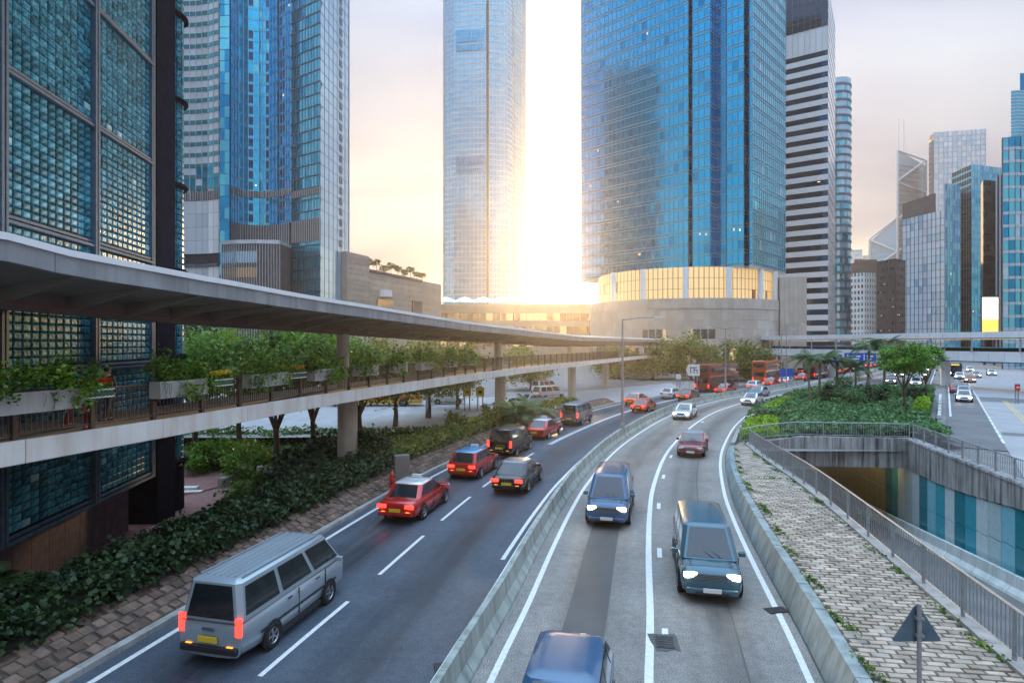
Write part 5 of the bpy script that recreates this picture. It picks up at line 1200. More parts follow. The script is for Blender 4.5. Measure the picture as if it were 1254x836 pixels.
def cover(name, label, fn_in, bounds, zf, hf, dens, size, m, cat=None, jit=.16, soil=None, group=None, step=.8):
    """planted mass: dark mound underneath and leaves all over it"""
    x0, x1, y0, y1 = bounds; N = int((x1 - x0) * (y1 - y0) * dens); P = RNG.uniform((x0, y0), (x1, y1), (N, 2)); P = [p for p in P if fn_in(p[0], p[1]) > 0]
    Q = []
    for x, y in P:
        e_ = min(1., fn_in(x, y) / .5); h = hf(x, y) * (.25 + .75 * math.sqrt(max(e_, 0))); Q.append((x, y, zf(x, y) + h + RNG.normal(0, jit) * .5 - (RNG.random() ** 3) * h * .5))
    me = leaf_mesh(name, np.array(Q), size, m, up=.5)
    mb = MB(); nx_ = int((x1 - x0) / step) + 1; ny_ = int((y1 - y0) / step) + 1; idx = {}
    for i in range(nx_):
        for j in range(ny_):
            x, y = x0 + i * step, y0 + j * step; f_ = fn_in(x, y)
            if f_ > 0: idx[i, j] = len(mb.v); mb.v.append((x, y, zf(x, y) + hf(x, y) * (.2 + .6 * min(1, f_ / .6)) - .16))
    for (i, j) in idx:
        k = [idx.get(c) for c in ((i, j), (i + 1, j), (i + 1, j + 1), (i, j + 1))]
        if None not in k: mb.f.append(tuple(k)); mb.m.append(0); mb.var.append(.5)
    if cat is None:
        o = put(name, me); tag(o, label, kind='stuff'); b = mb.build('mound', soil or M_SOIL, o); b['kind'] = 'stuff'; return o
    c = ((x0 + x1) / 2, (y0 + y1) / 2, zf((x0 + x1) / 2, (y0 + y1) / 2)); t = thing(name, label, cat, c, 0, group); tag(put('foliage', me, t, world=True), kind='stuff'); mb.build('mound', soil or M_SOIL, t, world=True); return t
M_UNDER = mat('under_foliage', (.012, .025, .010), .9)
def bxr(y): return 41.2 + .727 * (y - 58.7) + 2.0 * sm((52 - y) / 9)
def bxl(y): return ox(7.75, y)
def bed_in(x, y):
    if y < 43.4 - .12 * (x - 18) or y > 86: return -1
    return min(x - bxl(y), bxr(y) - x, (y - 43.4 + .12 * (x - 18)), 86 - y)
def bedz(x, y): return isl(44) - .02 + (.62 * sm((x - 19) / 4) if y < 60 else .62)
yl = list(np.arange(43.4, 87, 1.5)); mb = MB(); n = len(yl)
mb.add([(bxl(y) + f_ * (bxr(y) - bxl(y)), y - (.12 * (f_ * 10) if y < 44 else 0), .14 + (.5 * sm(f_ * 4) if f_ < .97 else .14)) for f_ in (0, .12, .3, .6, .9, 1.) for y in yl],
       [(j * n + i, (j + 1) * n + i, (j + 1) * n + i + 1, j * n + i + 1) for j in range(5) for i in range(n - 1)]); struct('planting_bed', mb, M_SOIL)
kl = resample([(bxl(y) - .3, y) for y in np.arange(44, 92, 1.)], 1.2); kb2 = thing('bed_kerb', 'concrete kerb round the planted bed on the inside of the bend', 'kerb', (kl[0][0], kl[0][1], 0))
for a, b in zip(kl[:-1], kl[1:]):
    v = Vector((b[0] - a[0], b[1] - a[1])); q = MB(); q.box(((a[0] + b[0]) / 2, (a[1] + b[1]) / 2, .09), (v.length - .015, .3, .18), math.atan2(v.y, v.x)); q.build('kerb_stone', M_CONC, kb2, world=True)
lime_a = lambda x, y: min(x - bxl(y) - .05, bxl(y) + 3.2 - x, y - 44.2, 54 - y); lime_b = lambda x, y: min(x - bxl(y) - .3, bxl(y) + 2.6 - x, y - 58, 72 - y); lime_c = lambda x, y: min(bxr(y) - .1 - x, x - bxr(y) + 1.9, y - 55, 71 - y)
def green_in(x, y):
    f_ = bed_in(x, y)
    for l_ in (lime_a, lime_b, lime_c): f_ = min(f_, -l_(x, y) + .05)
    return f_
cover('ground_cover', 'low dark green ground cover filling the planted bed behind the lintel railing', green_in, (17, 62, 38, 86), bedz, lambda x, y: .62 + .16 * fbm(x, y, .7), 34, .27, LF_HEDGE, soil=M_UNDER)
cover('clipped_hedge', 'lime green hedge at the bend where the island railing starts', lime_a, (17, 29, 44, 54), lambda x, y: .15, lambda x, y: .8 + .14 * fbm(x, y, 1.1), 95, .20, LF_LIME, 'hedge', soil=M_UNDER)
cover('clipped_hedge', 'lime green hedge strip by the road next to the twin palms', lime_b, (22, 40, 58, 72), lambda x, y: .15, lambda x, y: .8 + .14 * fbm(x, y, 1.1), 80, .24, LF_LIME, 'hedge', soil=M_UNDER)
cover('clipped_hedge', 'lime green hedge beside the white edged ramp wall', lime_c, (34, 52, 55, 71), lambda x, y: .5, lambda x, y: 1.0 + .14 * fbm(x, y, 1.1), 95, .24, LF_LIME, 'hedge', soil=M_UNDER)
# left planted bank and hedges
def bank_in(x, y): return min(ox(-10.35, y) - x, x - ox(-14.6, y), y - 7, 35 - y)
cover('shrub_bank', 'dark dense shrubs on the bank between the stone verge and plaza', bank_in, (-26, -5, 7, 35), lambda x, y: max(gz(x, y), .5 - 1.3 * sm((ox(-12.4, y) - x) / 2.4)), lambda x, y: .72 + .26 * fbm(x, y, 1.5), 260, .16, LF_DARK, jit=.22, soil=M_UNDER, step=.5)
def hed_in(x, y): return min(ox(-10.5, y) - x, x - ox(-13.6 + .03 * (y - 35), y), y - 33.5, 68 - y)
cover('verge_hedge', 'long low hedge behind the stone verge beyond the bridge pillar', hed_in, (-18, 14, 33, 68), lambda x, y: .45, lambda x, y: .85 + .2 * fbm(x, y, 1.2), 95, .2, LF_OLIVE_HAZE, 'hedge', soil=M_UNDER)
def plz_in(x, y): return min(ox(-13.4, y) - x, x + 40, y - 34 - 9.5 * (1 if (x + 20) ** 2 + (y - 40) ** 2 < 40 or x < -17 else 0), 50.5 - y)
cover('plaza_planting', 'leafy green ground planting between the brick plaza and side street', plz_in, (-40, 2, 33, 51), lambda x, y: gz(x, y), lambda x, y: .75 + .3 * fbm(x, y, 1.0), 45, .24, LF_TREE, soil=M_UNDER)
# ------------------------------------------------------------------ trees
def crown_pts(n, ncl, sq=.75, seed=0, spread=.17):
    rg = np.random.default_rng(seed); C = []
    while len(C) < ncl:
        p = rg.uniform(-1, 1, 3); r_ = np.linalg.norm(p)
        if .3 < r_ < 1 and p[2] > -.75: C.append(p)
    P = [rg.normal(c, spread * rg.uniform(.7, 1.3), (n // ncl, 3)) for c in C]; P = np.concatenate(P); P[:, 2] *= sq; return P, np.array(C) * (1, 1, sq)
CROWN = {}
def crown(kind, m, seed, size=.085, n=5200, ncl=34, sq=.75):
    k = (kind, seed)
    if k not in CROWN:
        P, C = crown_pts(n, ncl, sq, seed); CROWN[k] = (leaf_mesh('crown_' + kind, P, size, m, up=.55), C)
    return CROWN[k]
def tree(label, x, y, z0, h, rad, kind, m, seed, name='tree', sq=.75, size=.085, n=5200, group=None, lean=(0, 0), cat='tree', trunk_r=.16, fork=.45):
    me, C = crown(kind, m, seed, size, n, sq=sq); t = thing(name, label, cat, (x, y, z0), 0, group); cz = h - rad * sq * .95
    o = put('crown', me, t, (lean[0], lean[1], cz)); o.scale = (rad, rad, rad); o.rotation_euler.z = seed * 1.3 + x; tag(o, kind='stuff')
    fz = cz * fork; q = MB(); q.tube([(0, 0, -.1), (lean[0] * .2 + .06, .03, fz * .5), (lean[0] * .4, lean[1] * .4, fz)], [trunk_r * 1.35, trunk_r, trunk_r * .85], 9); q.build('trunk', M_BARK, t, smooth=True)
    rg = random.Random(seed + int(x * 7))
    for k in range(6):
        a = k * 1.05 + rg.uniform(-.3, .3); rr = rad * rg.uniform(.35, .75); tip = Vector((lean[0] + rr * math.cos(a), lean[1] + rr * math.sin(a), cz + rad * sq * rg.uniform(-.3, .45))); b0 = Vector((lean[0] * .4, lean[1] * .4, fz)); mid = b0.lerp(tip, .5) + Vector((0, 0, rad * .08))
        q = MB(); q.tube([b0 - Vector((0, 0, .1)), mid, tip], [trunk_r * .6, trunk_r * .38, trunk_r * .1], 6); q.build('limb', M_BARK, t, smooth=True)
    return t
# street tree in the bed and its neighbour
x, y = G(1107, 507, .7); tree('round headed green street tree with slim trunk in the planted bed', x, y, .7, 6.6, 2.25, 'street', LF_BRIGHT, 1, sq=.62, size=.11, n=4600, trunk_r=.13)
x, y = G(1134, 494, .7); tree('smaller green tree just behind the street tree in the bed', x, y, .7, 6.3, 1.9, 'street', LF_BRIGHT, 2, sq=.6, size=.11, n=4600, trunk_r=.11)
# trees behind the footbridge
for k, (px, Y_, h, r_, m_, lab) in enumerate(((238, 47, 10.2, 3.4, LF_TREE, 'leafy green tree next to the round stair tower behind the bridge'), (292, 45, 10.4, 3.6, LF_BRIGHT, 'bright green tree over the brick plaza behind the bridge'),
        (338, 39.5, 9.6, 3.0, LF_TREE, 'tree with a thick dark trunk behind the pale bollard'), (383, 43, 10.2, 3.3, LF_BRIGHT, 'fresh green tree just short of the round bridge pillar'), (440, 47, 9.6, 3.2, LF_TREE, 'tree rising directly behind the round bridge pillar'),
        (484, 54, 9.5, 3.6, LF_OLIVE_HAZE, 'olive tinted tree behind the bridge past its round pillar'), (525, 60, 9.4, 3.6, LF_OLIVE_HAZE, 'olive tree behind the bridge near the side street'), (560, 68, 9.0, 3.6, LF_OLIVE_HAZE, 'hazy olive tree before the second bridge pillar'), (650, 96, 8.6, 4.0, LF_OLIVE_HAZE, 'hazy tree under the far end of the bridge roof'))):
    x = AT(px, Y_); z0 = gz(x, Y_); tree(lab, x, Y_, z0, h - 1. - z0 - .5, r_, 'wood', m_, 10 + k % 4 + (20 if m_ is LF_BRIGHT else 40 if m_ is LF_OLIVE_HAZE else 0), size=.075, n=6200, sq=.85, trunk_r=.2, group='trees behind the footbridge')
# park of trees in front of the podium
for k, (px, Y_, h, r_, lab) in enumerate(((758, 128, 8.6, 4.8, 'dim hazy tree beside the end of the covered footbridge'), (800, 124, 9., 5, 'broad hazy tree left of the white direction sign'), (846, 122, 10.2, 5.4, 'broad olive tree above the white direction sign'), (890, 120, 9.4, 5.4, 'broad olive tree above the double deck bus'), (928, 118, 7.6, 4.2, 'low olive tree at the right end of the row before the podium'))):
    x = AT(px, Y_); tree(lab, x, Y_, 0, h - 1.5, r_, 'wood', LF_OLIVE_HAZE, 50 + k % 3, size=.075, n=6200, sq=.8, trunk_r=.3, group='trees before the round podium')
for k in range(9):
    u = k / 8; p = (p1[0] + (p2[0] - p1[0]) * u + 1.2, p1[1] + (p2[1] - p1[1]) * u + 1.5) if False else (rt_line[0][0] + (rt_line[1][0] - rt_line[0][0]) * u - .5, rt_line[0][1] + (rt_line[1][1] - rt_line[0][1]) * u + 1.6)
    tree('small roof garden tree on the beige stepped podium', p[0], p[1], rt_line[2] - .1, 4.4 + .9 * math.sin(k * 2.3), 1.55, 'roof', LF_OLIVE_HAZE, 60 + k % 3, name='roof_tree', n=700, size=.2, trunk_r=.09, group='roof garden trees', fork=.8)
# shrubs
def shrub(label, x, y, z0, r_, m, seed, n=2600, size=.12, sq=.8, group=None):
    me, C = crown('shrub' + m.name, m, seed, size, n, 22, sq); t = thing('shrub', label, 'shrub', (x, y, z0), 0, group); o = put('foliage', me, t, (0, 0, r_ * sq * .72)); o.scale = (r_, r_, r_); o.rotation_euler.z = x * 3.1; tag(o, kind='stuff')
    q = MB()
    for k in range(5):
        a = k * 1.26; q.tube([(.05 * math.cos(a), .05 * math.sin(a), -.05), (r_ * .5 * math.cos(a), r_ * .5 * math.sin(a), r_ * .8)], [.04, .015], 5)
    tag(q.build('stems', M_BARK, t), kind='stuff')
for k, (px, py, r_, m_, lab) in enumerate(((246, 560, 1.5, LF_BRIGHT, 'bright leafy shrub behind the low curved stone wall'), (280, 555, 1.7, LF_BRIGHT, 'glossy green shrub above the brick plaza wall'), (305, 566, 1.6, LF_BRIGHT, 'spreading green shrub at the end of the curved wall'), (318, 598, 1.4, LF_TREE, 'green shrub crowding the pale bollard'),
        (366, 598, 2.0, LF_DARK, 'big dark shrub between the bollard and the round pillar'), (392, 575, 2.2, LF_DARK, 'tall dark shrub in shade left of the round pillar'), (455, 585, 1.7, LF_DARK, 'dark shrub just beyond the round pillar'), (470, 560, 1.9, LF_OLIVE_HAZE, 'loose young bush with thin stem past the pillar'),
        (405, 618, .8, LF_DARK, 'small bush at the foot of the round pillar'), (560, 545, 1.5, LF_OLIVE_HAZE, 'brown tinged bush beside the side street kerb'), (610, 528, 1.6, LF_OLIVE_HAZE, 'hazy bush at the foot of the second pillar'))):
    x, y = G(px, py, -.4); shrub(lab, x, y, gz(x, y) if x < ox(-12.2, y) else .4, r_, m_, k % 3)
for k, (px, py, r_, lab) in enumerate(((1020, 497, 1.5, 'bushy shrub at the feet of the palms in the bed'), (1040, 500, 1.6, 'dark bushy shrub in front of the tall palms'), (1062, 497, 1.5, 'round shrub between palms and street tree'), (1085, 492, 1.4, 'low shrub left of the street tree trunk'), (1122, 492, 1.3, 'low dark shrub right of the street tree trunk'), (1030, 486, 1.7, 'shrub mass below the tall palm crowns'))):
    x, y = G(px, py, .8); shrub(lab, x, y, .8, r_, LF_HEDGE if k % 2 else LF_DARK, k % 3)
# ------------------------------------------------------------------ palms
def frond_mesh(L_=2.4, nl=26, droop=1.0):
    q = MB(); pts = []
    for i in range(nl + 1):
        s = i / nl; pts.append(Vector((L_ * (s * .92), 0, L_ * (.42 * s - .62 * droop * s * s))))
    q.tube(pts, [.035 * (1 - .8 * i / nl) + .004 for i in range(nl + 1)], 4)
    for i in range(3, nl):
        p = pts[i]; d = (pts[i + 1] - pts[i]).normalized(); l = L_ * .30 * math.sin(pi * (i / nl) ** .7) + .12
        for sg in (-1, 1):
            tip = p + d * l * .55 + Vector((0, sg * l * .8, -l * .28)); w = d * .05
            q.add([tuple(p - w), tuple(p + w), tuple(tip + d * .01), tuple(tip - d * .01)], [(0, 1, 2, 3)])
    return q.mesh('frond', [LF_PALM])
FR = [frond_mesh(2.4, 24, .9), frond_mesh(2.2, 24, 1.35), frond_mesh(2.0, 22, .5)]
def palm(label, x, y, z0, h, sc_=1., nf=15, lean=(0, 0), group=None, name='palm_tree'):
    t = thing(name, label, 'palm', (x, y, z0), 0, group); q = MB(); q.tube([(0, 0, -.1), (lean[0] * .4, lean[1] * .4, h * .5), (lean[0], lean[1], h)], [.17 * sc_, .12 * sc_, .10 * sc_], 10); q.build('trunk', varied('palm_bark', (.16, .13, .10), (.25, .21, .17), .9, 6, 4, .4, stretch=(.3, .3, 3)), t, smooth=True)
    rg = random.Random(int(x * 13) + nf)
    for k in range(nf):
        o = put('frond', FR[k % 3], t, (lean[0], lean[1], h)); o.rotation_euler = (0, rg.uniform(-.55, .35), k * 2.399 + rg.uniform(-.2, .2)); o.scale = (sc_,) * 3
for px, py, top, lab in ((992, 496, 428, 'left of the twin palms with pale trunks beside the bend'), (1003, 493, 430, 'right of the twin palms with pale trunks beside the bend'), (1024, 492, 432, 'slender palm between the twin palms and the tallest ones'), (1062, 489, 414, 'tall palm in front of the blue road sign'), (1083, 488, 412, 'tall dark palm next to the street tree crown'), (1048, 494, 440, 'short palm at the foot of the tall palms')):
    x, y = G(px, py, .7); palm(lab, x, y, .7, ZZ(top + 10, y) - .7, 1.0 if py > 493 else 1.15, 15, (random.uniform(-.3, .3), 0), 'palms in the planted bed')
for px, py, lab in ((632, 524, 'arching cycad palm at the foot of the second bridge pillar'), (650, 519, 'arching cycad palm next to the second pillar, farther along the hedge')):
    x, y = G(px, py, .4); palm(lab, x, y, .3, 1.3, 1.25, 16, (0, 0), 'cycad palms by the hedge')
x, y = G(4, 735, .3); palm('low fan of bluish palm leaves beside the building plinth', x, y, .0, .9, .55, 14)
# weeds in the joints of the island
PW = []
for k in range(26):
    if k < 14: y = 12.5 + k * 2.1 + RNG.uniform(-.8, .8); x = ox(7.80, y) + RNG.uniform(0, .12)
    else: y = 12.5 + (k - 14) * 2.4 + RNG.uniform(-.8, .8); x = xf(y) - .40 - RNG.uniform(0, .15)
    PW.append(RNG.normal((x, y, isl(y) + .05), (.05, .18 + .2 * RNG.random(), .04), (int(RNG.uniform(30, 110)), 3)))
for px, py in ((932, 556), (950, 567), (967, 568), (975, 577), (944, 590), (1066, 640)):
    x, y = G(px, py, .5); PW.append(RNG.normal((x, y, isl(y) + .04), (.25, .15, .03), (70, 3)))
tag(put('weeds', leaf_mesh('weeds', np.concatenate(PW), .085, LF_TREE, up=.2)), 'scattered green weeds growing from the joints of the paved island', kind='stuff')
# ------------------------------------------------------------------ vehicles
def paint(name, c, rough=.25):
    def f(m, t, b):
        n = noise(t, 1.5, 3); t.links.new(cramp(t, n.outputs[0], [(.3, tuple(v * .88 for v in c)), (.7, c)]).outputs[0], b.inputs['Base Color']); b.inputs['Coat Weight'].default_value = .6; b.inputs['Coat Roughness'].default_value = .08
    return mat('paint_' + name, c, rough, .25, .5, build=f)
PT = {k: paint(k, c) for k, c in {'silver': (.34, .41, .46), 'red': (.50, .018, .014), 'white': (.72, .74, .76), 'blue': (.045, .115, .22), 'teal': (.05, .13, .175), 'black': (.012, .012, .014), 'grey': (.20, .21, .23), 'sky': (.10, .36, .66), 'yellow': (.75, .45, .03), 'navy': (.015, .03, .07), 'maroon': (.20, .015, .02), 'orange': (.55, .10, .02), 'green': (.03, .16, .08)}.items()}
M_CGLASS = mat('car_glass', (.012, .018, .022), .06, 0, .8); M_TYRE = mat('tyre', (.014, .014, .015), .8); M_RIM = mat('rim', (.42, .43, .45), .35, .9); M_TRIM = mat('black_trim', (.02, .02, .022), .55); M_CHROME = mat('chrome', (.6, .62, .64), .15, 1.)
HEAD = mat('headlamp_lit', (.9, .85, .7), .2, emit=(1., .84, .58), estr=9.); TAIL = mat('tail_lamp_lit', (.6, .01, .01), .3, emit=(1., .03, .02), estr=2.0); HEAD0 = mat('headlamp', (.6, .62, .64), .1, .4); TAIL0 = mat('tail_lamp', (.35, .008, .008), .25)
INDI = mat('indicator', (.7, .22, .02), .3, emit=(1., .3, .02), estr=1.2); PLATE_W = mat('plate_white', (.75, .75, .72), .5); PLATE_Y = mat('plate_yellow', (.75, .50, .03), .5)
def loft(q, secs, mi=0):
    n = len(secs[0]); vs = [v for s in secs for v in s]; fs = [(i * n + k, (i + 1) * n + k, (i + 1) * n + (k + 1) % n, i * n + (k + 1) % n) for i in range(len(secs) - 1) for k in range(n)]
    fs += [tuple(range(n)), tuple((len(secs) - 1) * n + k for k in range(n - 1, -1, -1))]; q.add(vs, [f[::-1] for f in fs], mi)
def body_sec(x, w, zb, zt, tuck=.9):
    zm = zb + (zt - zb) * .55; h = [(w * .86, zb), (w * .97, zb + .09), (w, zm), (w * .985, zm + (zt - zm) * .6), (w * tuck, zt - .02), (w * tuck * .75, zt + .012)]
    return [(x, y, z) for y, z in h] + [(x, -y, z) for y, z in h[::-1]]
SPEC = {  # L, W, H, wheelbase, belt, hood, cabin base (rear,front), roof (rear,front), nose
    'sedan': dict(L=4.65, W=1.74, H=1.46, wb=2.7, belt=.93, hood=.86, boot=.94, c0=-1.62, c1=1.08, r0=-1.02, r1=.28),
    'hatch': dict(L=4.2, W=1.74, H=1.5, wb=2.55, belt=.95, hood=.90, boot=.95, c0=-2.0, c1=1.02, r0=-1.55, r1=.30),
    'mpv': dict(L=4.75, W=1.80, H=1.88, wb=2.9, belt=1.06, hood=1.02, boot=1.06, c0=-2.30, c1=1.62, r0=-2.12, r1=.86),
    'van': dict(L=4.75, W=1.78, H=1.98, wb=2.6, belt=1.10, hood=1.10, boot=1.10, c0=-2.34, c1=2.18, r0=-2.22, r1=1.50)}
def wheel_mesh():
    q = MB(); q.lathe([(.20, -.10), (.285, -.105), (.315, -.07), (.32, 0), (.315, .07), (.285, .105), (.20, .10)], (0, 0, 0), 22, axis='y'); return q.mesh('wheel', M_TYRE)
def rim_mesh():
    q = MB(); q.lathe([(.205, .085), (.19, .10), (.17, .06), (.06, .05), (.05, .085), (.005, .09)], (0, 0, 0), 20, axis='y')
    for k in range(5):
        a = k * 2 * pi / 5; q.add([(math.cos(a + d) * r_, y_, math.sin(a + d) * r_) for y_ in (.055, .092) for r_, d in ((.05, -.4), (.19, -.14), (.19, .14), (.05, .4))], [(4, 5, 6, 7), (0, 1, 5, 4), (1, 2, 6, 5), (2, 3, 7, 6), (3, 0, 4, 7)])
    return q.mesh('rim', M_RIM)
WHEEL, RIM = wheel_mesh(), rim_mesh(); PROTO = {}
def car(style, col_, roof=None, lights='tail', taxi=False, plate='w', doors=True):
    """builds one car with its parts, nose along +x; later calls with the same recipe copy it"""
    key = (style, col_, roof, lights, taxi)
    if key in PROTO:
        return copy_tree(PROTO[key])
    S = SPEC[style]; L_, W, H = S['L'], S['W'], S['H']; w = W / 2; hL = L_ / 2; P = PT[col_]; RF = PT[roof or col_]
    t = thing('car', 'car', 'car'); q = MB(); zb = .20
    st = [(-hL, .80, .42, S['boot'] - .22), (-hL + .07, .90, .30, S['boot'] - .08), (-hL + .30, .965, zb, S['boot']), (S['c0'], .99, zb - .02, S['boot'] + .01), (-.6, 1., zb - .02, S['belt']), (.4, 1., zb - .02, S['belt']), (S['c1'], .99, zb - .02, S['belt'] - .01),
          ((S['c1'] + hL) / 2 + .1, .97, zb, S['hood'] + .01), (hL - .28, .94, zb + .02, S['hood'] - .06), (hL - .08, .86, .28, S['hood'] - .16), (hL, .74, .40, S['hood'] - .30)]
    st = sorted(st, key=lambda s: s[0]); loft(q, [body_sec(x, w * k, a, b) for x, k, a, b in st]); body = q.build('body', P, t, smooth=True, angle=70, subsurf=1)
    # cabin: pillars and roof in paint, panes proud of it
    wb_, wt_ = w * .93, w * .77; zb_, zt_ = S['belt'] - .02, H; c0, c1, r0, r1 = S['c0'], S['c1'], S['r0'], S['r1']
    base = [(c0, wb_ * .95), (c1, wb_ * .93)]; q = MB()
    def ring(z, x0, x1, y, rnd): return [(x0, y - rnd, z), (x0 + rnd, y, z), (x1 - rnd, y, z), (x1, y - rnd, z), (x1, -y + rnd, z), (x1 - rnd, -y, z), (x0 + rnd, -y, z), (x0, -y + rnd, z)]
    s0 = ring(zb_, c0, c1, wb_, .10); s1 = ring(zt_ - .07, r0, r1, wt_, .12); s2 = ring(zt_ - .015, r0 + .10, r1 - .12, wt_ - .10, .12); s3 = ring(zt_, r0 + .3, r1 - .3, wt_ - .3, .12)
    vs = s0 + s1; q.add(vs, [(k, (k + 1) % 8, 8 + (k + 1) % 8, 8 + k)[::-1] for k in range(8)]); cab = q.build('cabin', P, t, smooth=True, angle=30)
    q = MB(); q.add(s1 + s2 + s3, [(j * 8 + k, j * 8 + (k + 1) % 8, j * 8 + 8 + (k + 1) % 8, j * 8 + 8 + k)[::-1] for j in range(2) for k in range(8)] + [tuple(range(16, 24))[::-1]]); rf = q.build('roof', RF, t, smooth=True, angle=50)
    if style == 'van':
        for k in range(7):
            m_ = MB(); m_.box(((r0 + r1) / 2, (k - 3) * .19, zt_ + .008), (r1 - r0 - .5, .04, .022)); m_.build('roof_rib', RF, rf)
    def pane(nm, a, b, c, d, off_=.012, mtl=M_CGLASS, shrink=.88):
        A_ = [Vector(p) for p in (a, b, c, d)]; m_ = sum(A_, Vector()) / 4; nrm = (A_[1] - A_[0]).cross(A_[3] - A_[0]).normalized()
        A_ = [m_ + (p - m_) * shrink + nrm * off_ for p in A_]; q_ = MB(); q_.add([tuple(p) for p in A_] + [tuple(p - nrm * (off_ + .01)) for p in A_], [(0, 1, 2, 3), (0, 4, 5, 1), (1, 5, 6, 2), (2, 6, 7, 3), (3, 7, 4, 0)]); return q_.build(nm, mtl, cab)
    L3 = lambda p, q_, k: tuple(p[i] + (q_[i] - p[i]) * k for i in range(3))
    pane('windscreen', s0[4], s0[3], s1[3], s1[4], shrink=.9); pane('rear_window', s0[0], s0[7], s1[7], s1[0], shrink=.88)
    cuts = {'sedan': (0, .17, .56, 1.), 'hatch': (0, .2, .58, 1.), 'mpv': (0, .30, .64, 1.), 'van': (0, .34, .68, 1.)}[style]
    for sg in (0, 1):
        for j in range(3):
            u0, u1 = cuts[j] + .015, cuts[j + 1] - .015
            if sg == 0: a, b, c, d = L3(s0[1], s0[2], u1), L3(s0[1], s0[2], u0), L3(s1[1], s1[2], u0), L3(s1[1], s1[2], u1)
            else: a, b, c, d = L3(s0[6], s0[5], u0), L3(s0[6], s0[5], u1), L3(s1[6], s1[5], u1), L3(s1[6], s1[5], u0)
            k_ = .10; a2, b2, c2, d2 = L3(a, d, .12), L3(b, c, .12), L3(b, c, .90), L3(a, d, .90); pane('side_window', a2, b2, c2, d2, shrink=.97)
    # wheels over flat black discs that paint the shade of the arches
    for sx_ in (-1, 1):
        for sy_ in (-1, 1):
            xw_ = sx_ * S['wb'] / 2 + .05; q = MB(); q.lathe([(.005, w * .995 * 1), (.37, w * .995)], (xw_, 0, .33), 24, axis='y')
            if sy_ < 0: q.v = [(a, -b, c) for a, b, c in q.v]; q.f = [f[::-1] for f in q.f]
            q.v = [(a, b + sy_ * .006, c) for a, b, c in q.v if True]; q.build('arch_shade_disc', M_BLACK, t)
            o = put('wheel', WHEEL, t, (xw_, sy_ * (w - .075), .32), smooth=True); r_ = put('rim', RIM, o, smooth=False)
            if sy_ < 0: r_.rotation_euler.z = pi
    tall = style in ('mpv', 'van'); hm, tm = (HEAD, TAIL0) if lights == 'head' else (HEAD0, TAIL) if lights == 'tail' else (HEAD0, TAIL0)
    for sy_ in (-1, 1):
        q = MB(); hz = S['hood'] - .22; q.box((hL - .085, sy_ * w * .66, hz), (.13, .36, .14), R(-14 * sy_)); q.build('headlight', hm, t, bevel=.02)
        q = MB()
        if tall: q.box((-hL + .035, sy_ * w * .86, S['boot'] - .12), (.10, .14, .42), R(12 * sy_))
        else: q.box((-hL + .03, sy_ * w * .70, S['boot'] - .20), (.11, .40, .15), R(10 * sy_))
        q.build('tail_light', tm, t, bevel=.015)
        q = MB(); q.box((-hL + .02, sy_ * w * .62, .50), (.09, .16, .07)); q.build('indicator', INDI if lights == 'tail' else TAIL0, t)
        q = MB(); q.box((c1 - .42, sy_ * (w + .08), S['belt'] + .06), (.13, .20, .14)); q.build('mirror', P, t, bevel=.03)
        for xd in (-.25, .75 if not tall else 1.05):
            q = MB(); q.box((xd - .28, sy_ * (w * .985 + .012), S['belt'] - .14), (.17, .025, .03)); q.build('door_handle', M_TRIM, t)
            q = MB(); q.box((xd + .12, sy_ * (w * .985), (zb + S['belt']) / 2 + .06), (.012, .03, S['belt'] - zb - .22)); q.build('door_seam', M_TRIM, t)
        q = MB(); q.box((0, sy_ * w * .985, zb + .05), (S['wb'] - .8, .05, .10)); q.build('sill', M_TRIM, t)
    q = MB(); q.box((-hL + .0, 0, .44), (.14, W * .86, .17)); q.build('rear_bumper', P if style != 'van' else M_TRIM, t, bevel=.04)
    q = MB(); q.box((hL - .02, 0, .38), (.14, W * .80, .18)); q.build('front_bumper', P, t, bevel=.04)
    q = MB(); q.box((hL - .045, 0, S['hood'] - .25), (.10, W * .46, .15)); o = q.build('grille', M_TRIM, t, bevel=.01)
    for k in range(3): q = MB(); q.box((hL + .008, 0, S['hood'] - .295 + k * .045), (.012, W * .44, .014)); q.build('grille_bar', M_CHROME, o)
    q = MB(); q.box((hL + .035, 0, .335), (.05, W * .52, .11)); q.build('air_intake', M_TRIM, t, bevel=.02)
    for sy_ in (-1, 1):
        q = MB(); q.box((hL + .02, sy_ * W * .35, .36), (.05, .13, .07)); q.build('fog_lamp', HEAD0, t, bevel=.015)
        q = MB(); q.tube([(c1 - .02, sy_ * .12 + .25 * w, S['belt'] + .035), (c1 - .22, sy_ * .12 - .12 * w, S['belt'] + .20)], .012, 5); q.build('wiper', M_TRIM, t)
    q = MB(); q.tube([(S['c1'] + .02, -w * .62, S['belt'] + .008), ((S['c1'] + hL) / 2 + .1, -w * .66, S['hood'] + .022), (hL - .30, -w * .55, S['hood'] - .045)], .008, 4); q.build('bonnet_seam', M_TRIM, t)
    q = MB(); q.tube([(S['c1'] + .02, w * .62, S['belt'] + .008), ((S['c1'] + hL) / 2 + .1, w * .66, S['hood'] + .022), (hL - .30, w * .55, S['hood'] - .045)], .008, 4); q.build('bonnet_seam', M_TRIM, t)
    q = MB(); q.box((-hL - .06, 0, .60 if not tall else .68), (.03, .50, .13)); q.build('number_plate', PLATE_Y, t)
    q = MB(); q.box((hL + .05, 0, .42), (.03, .50, .12)); q.build('number_plate', PLATE_W, t)
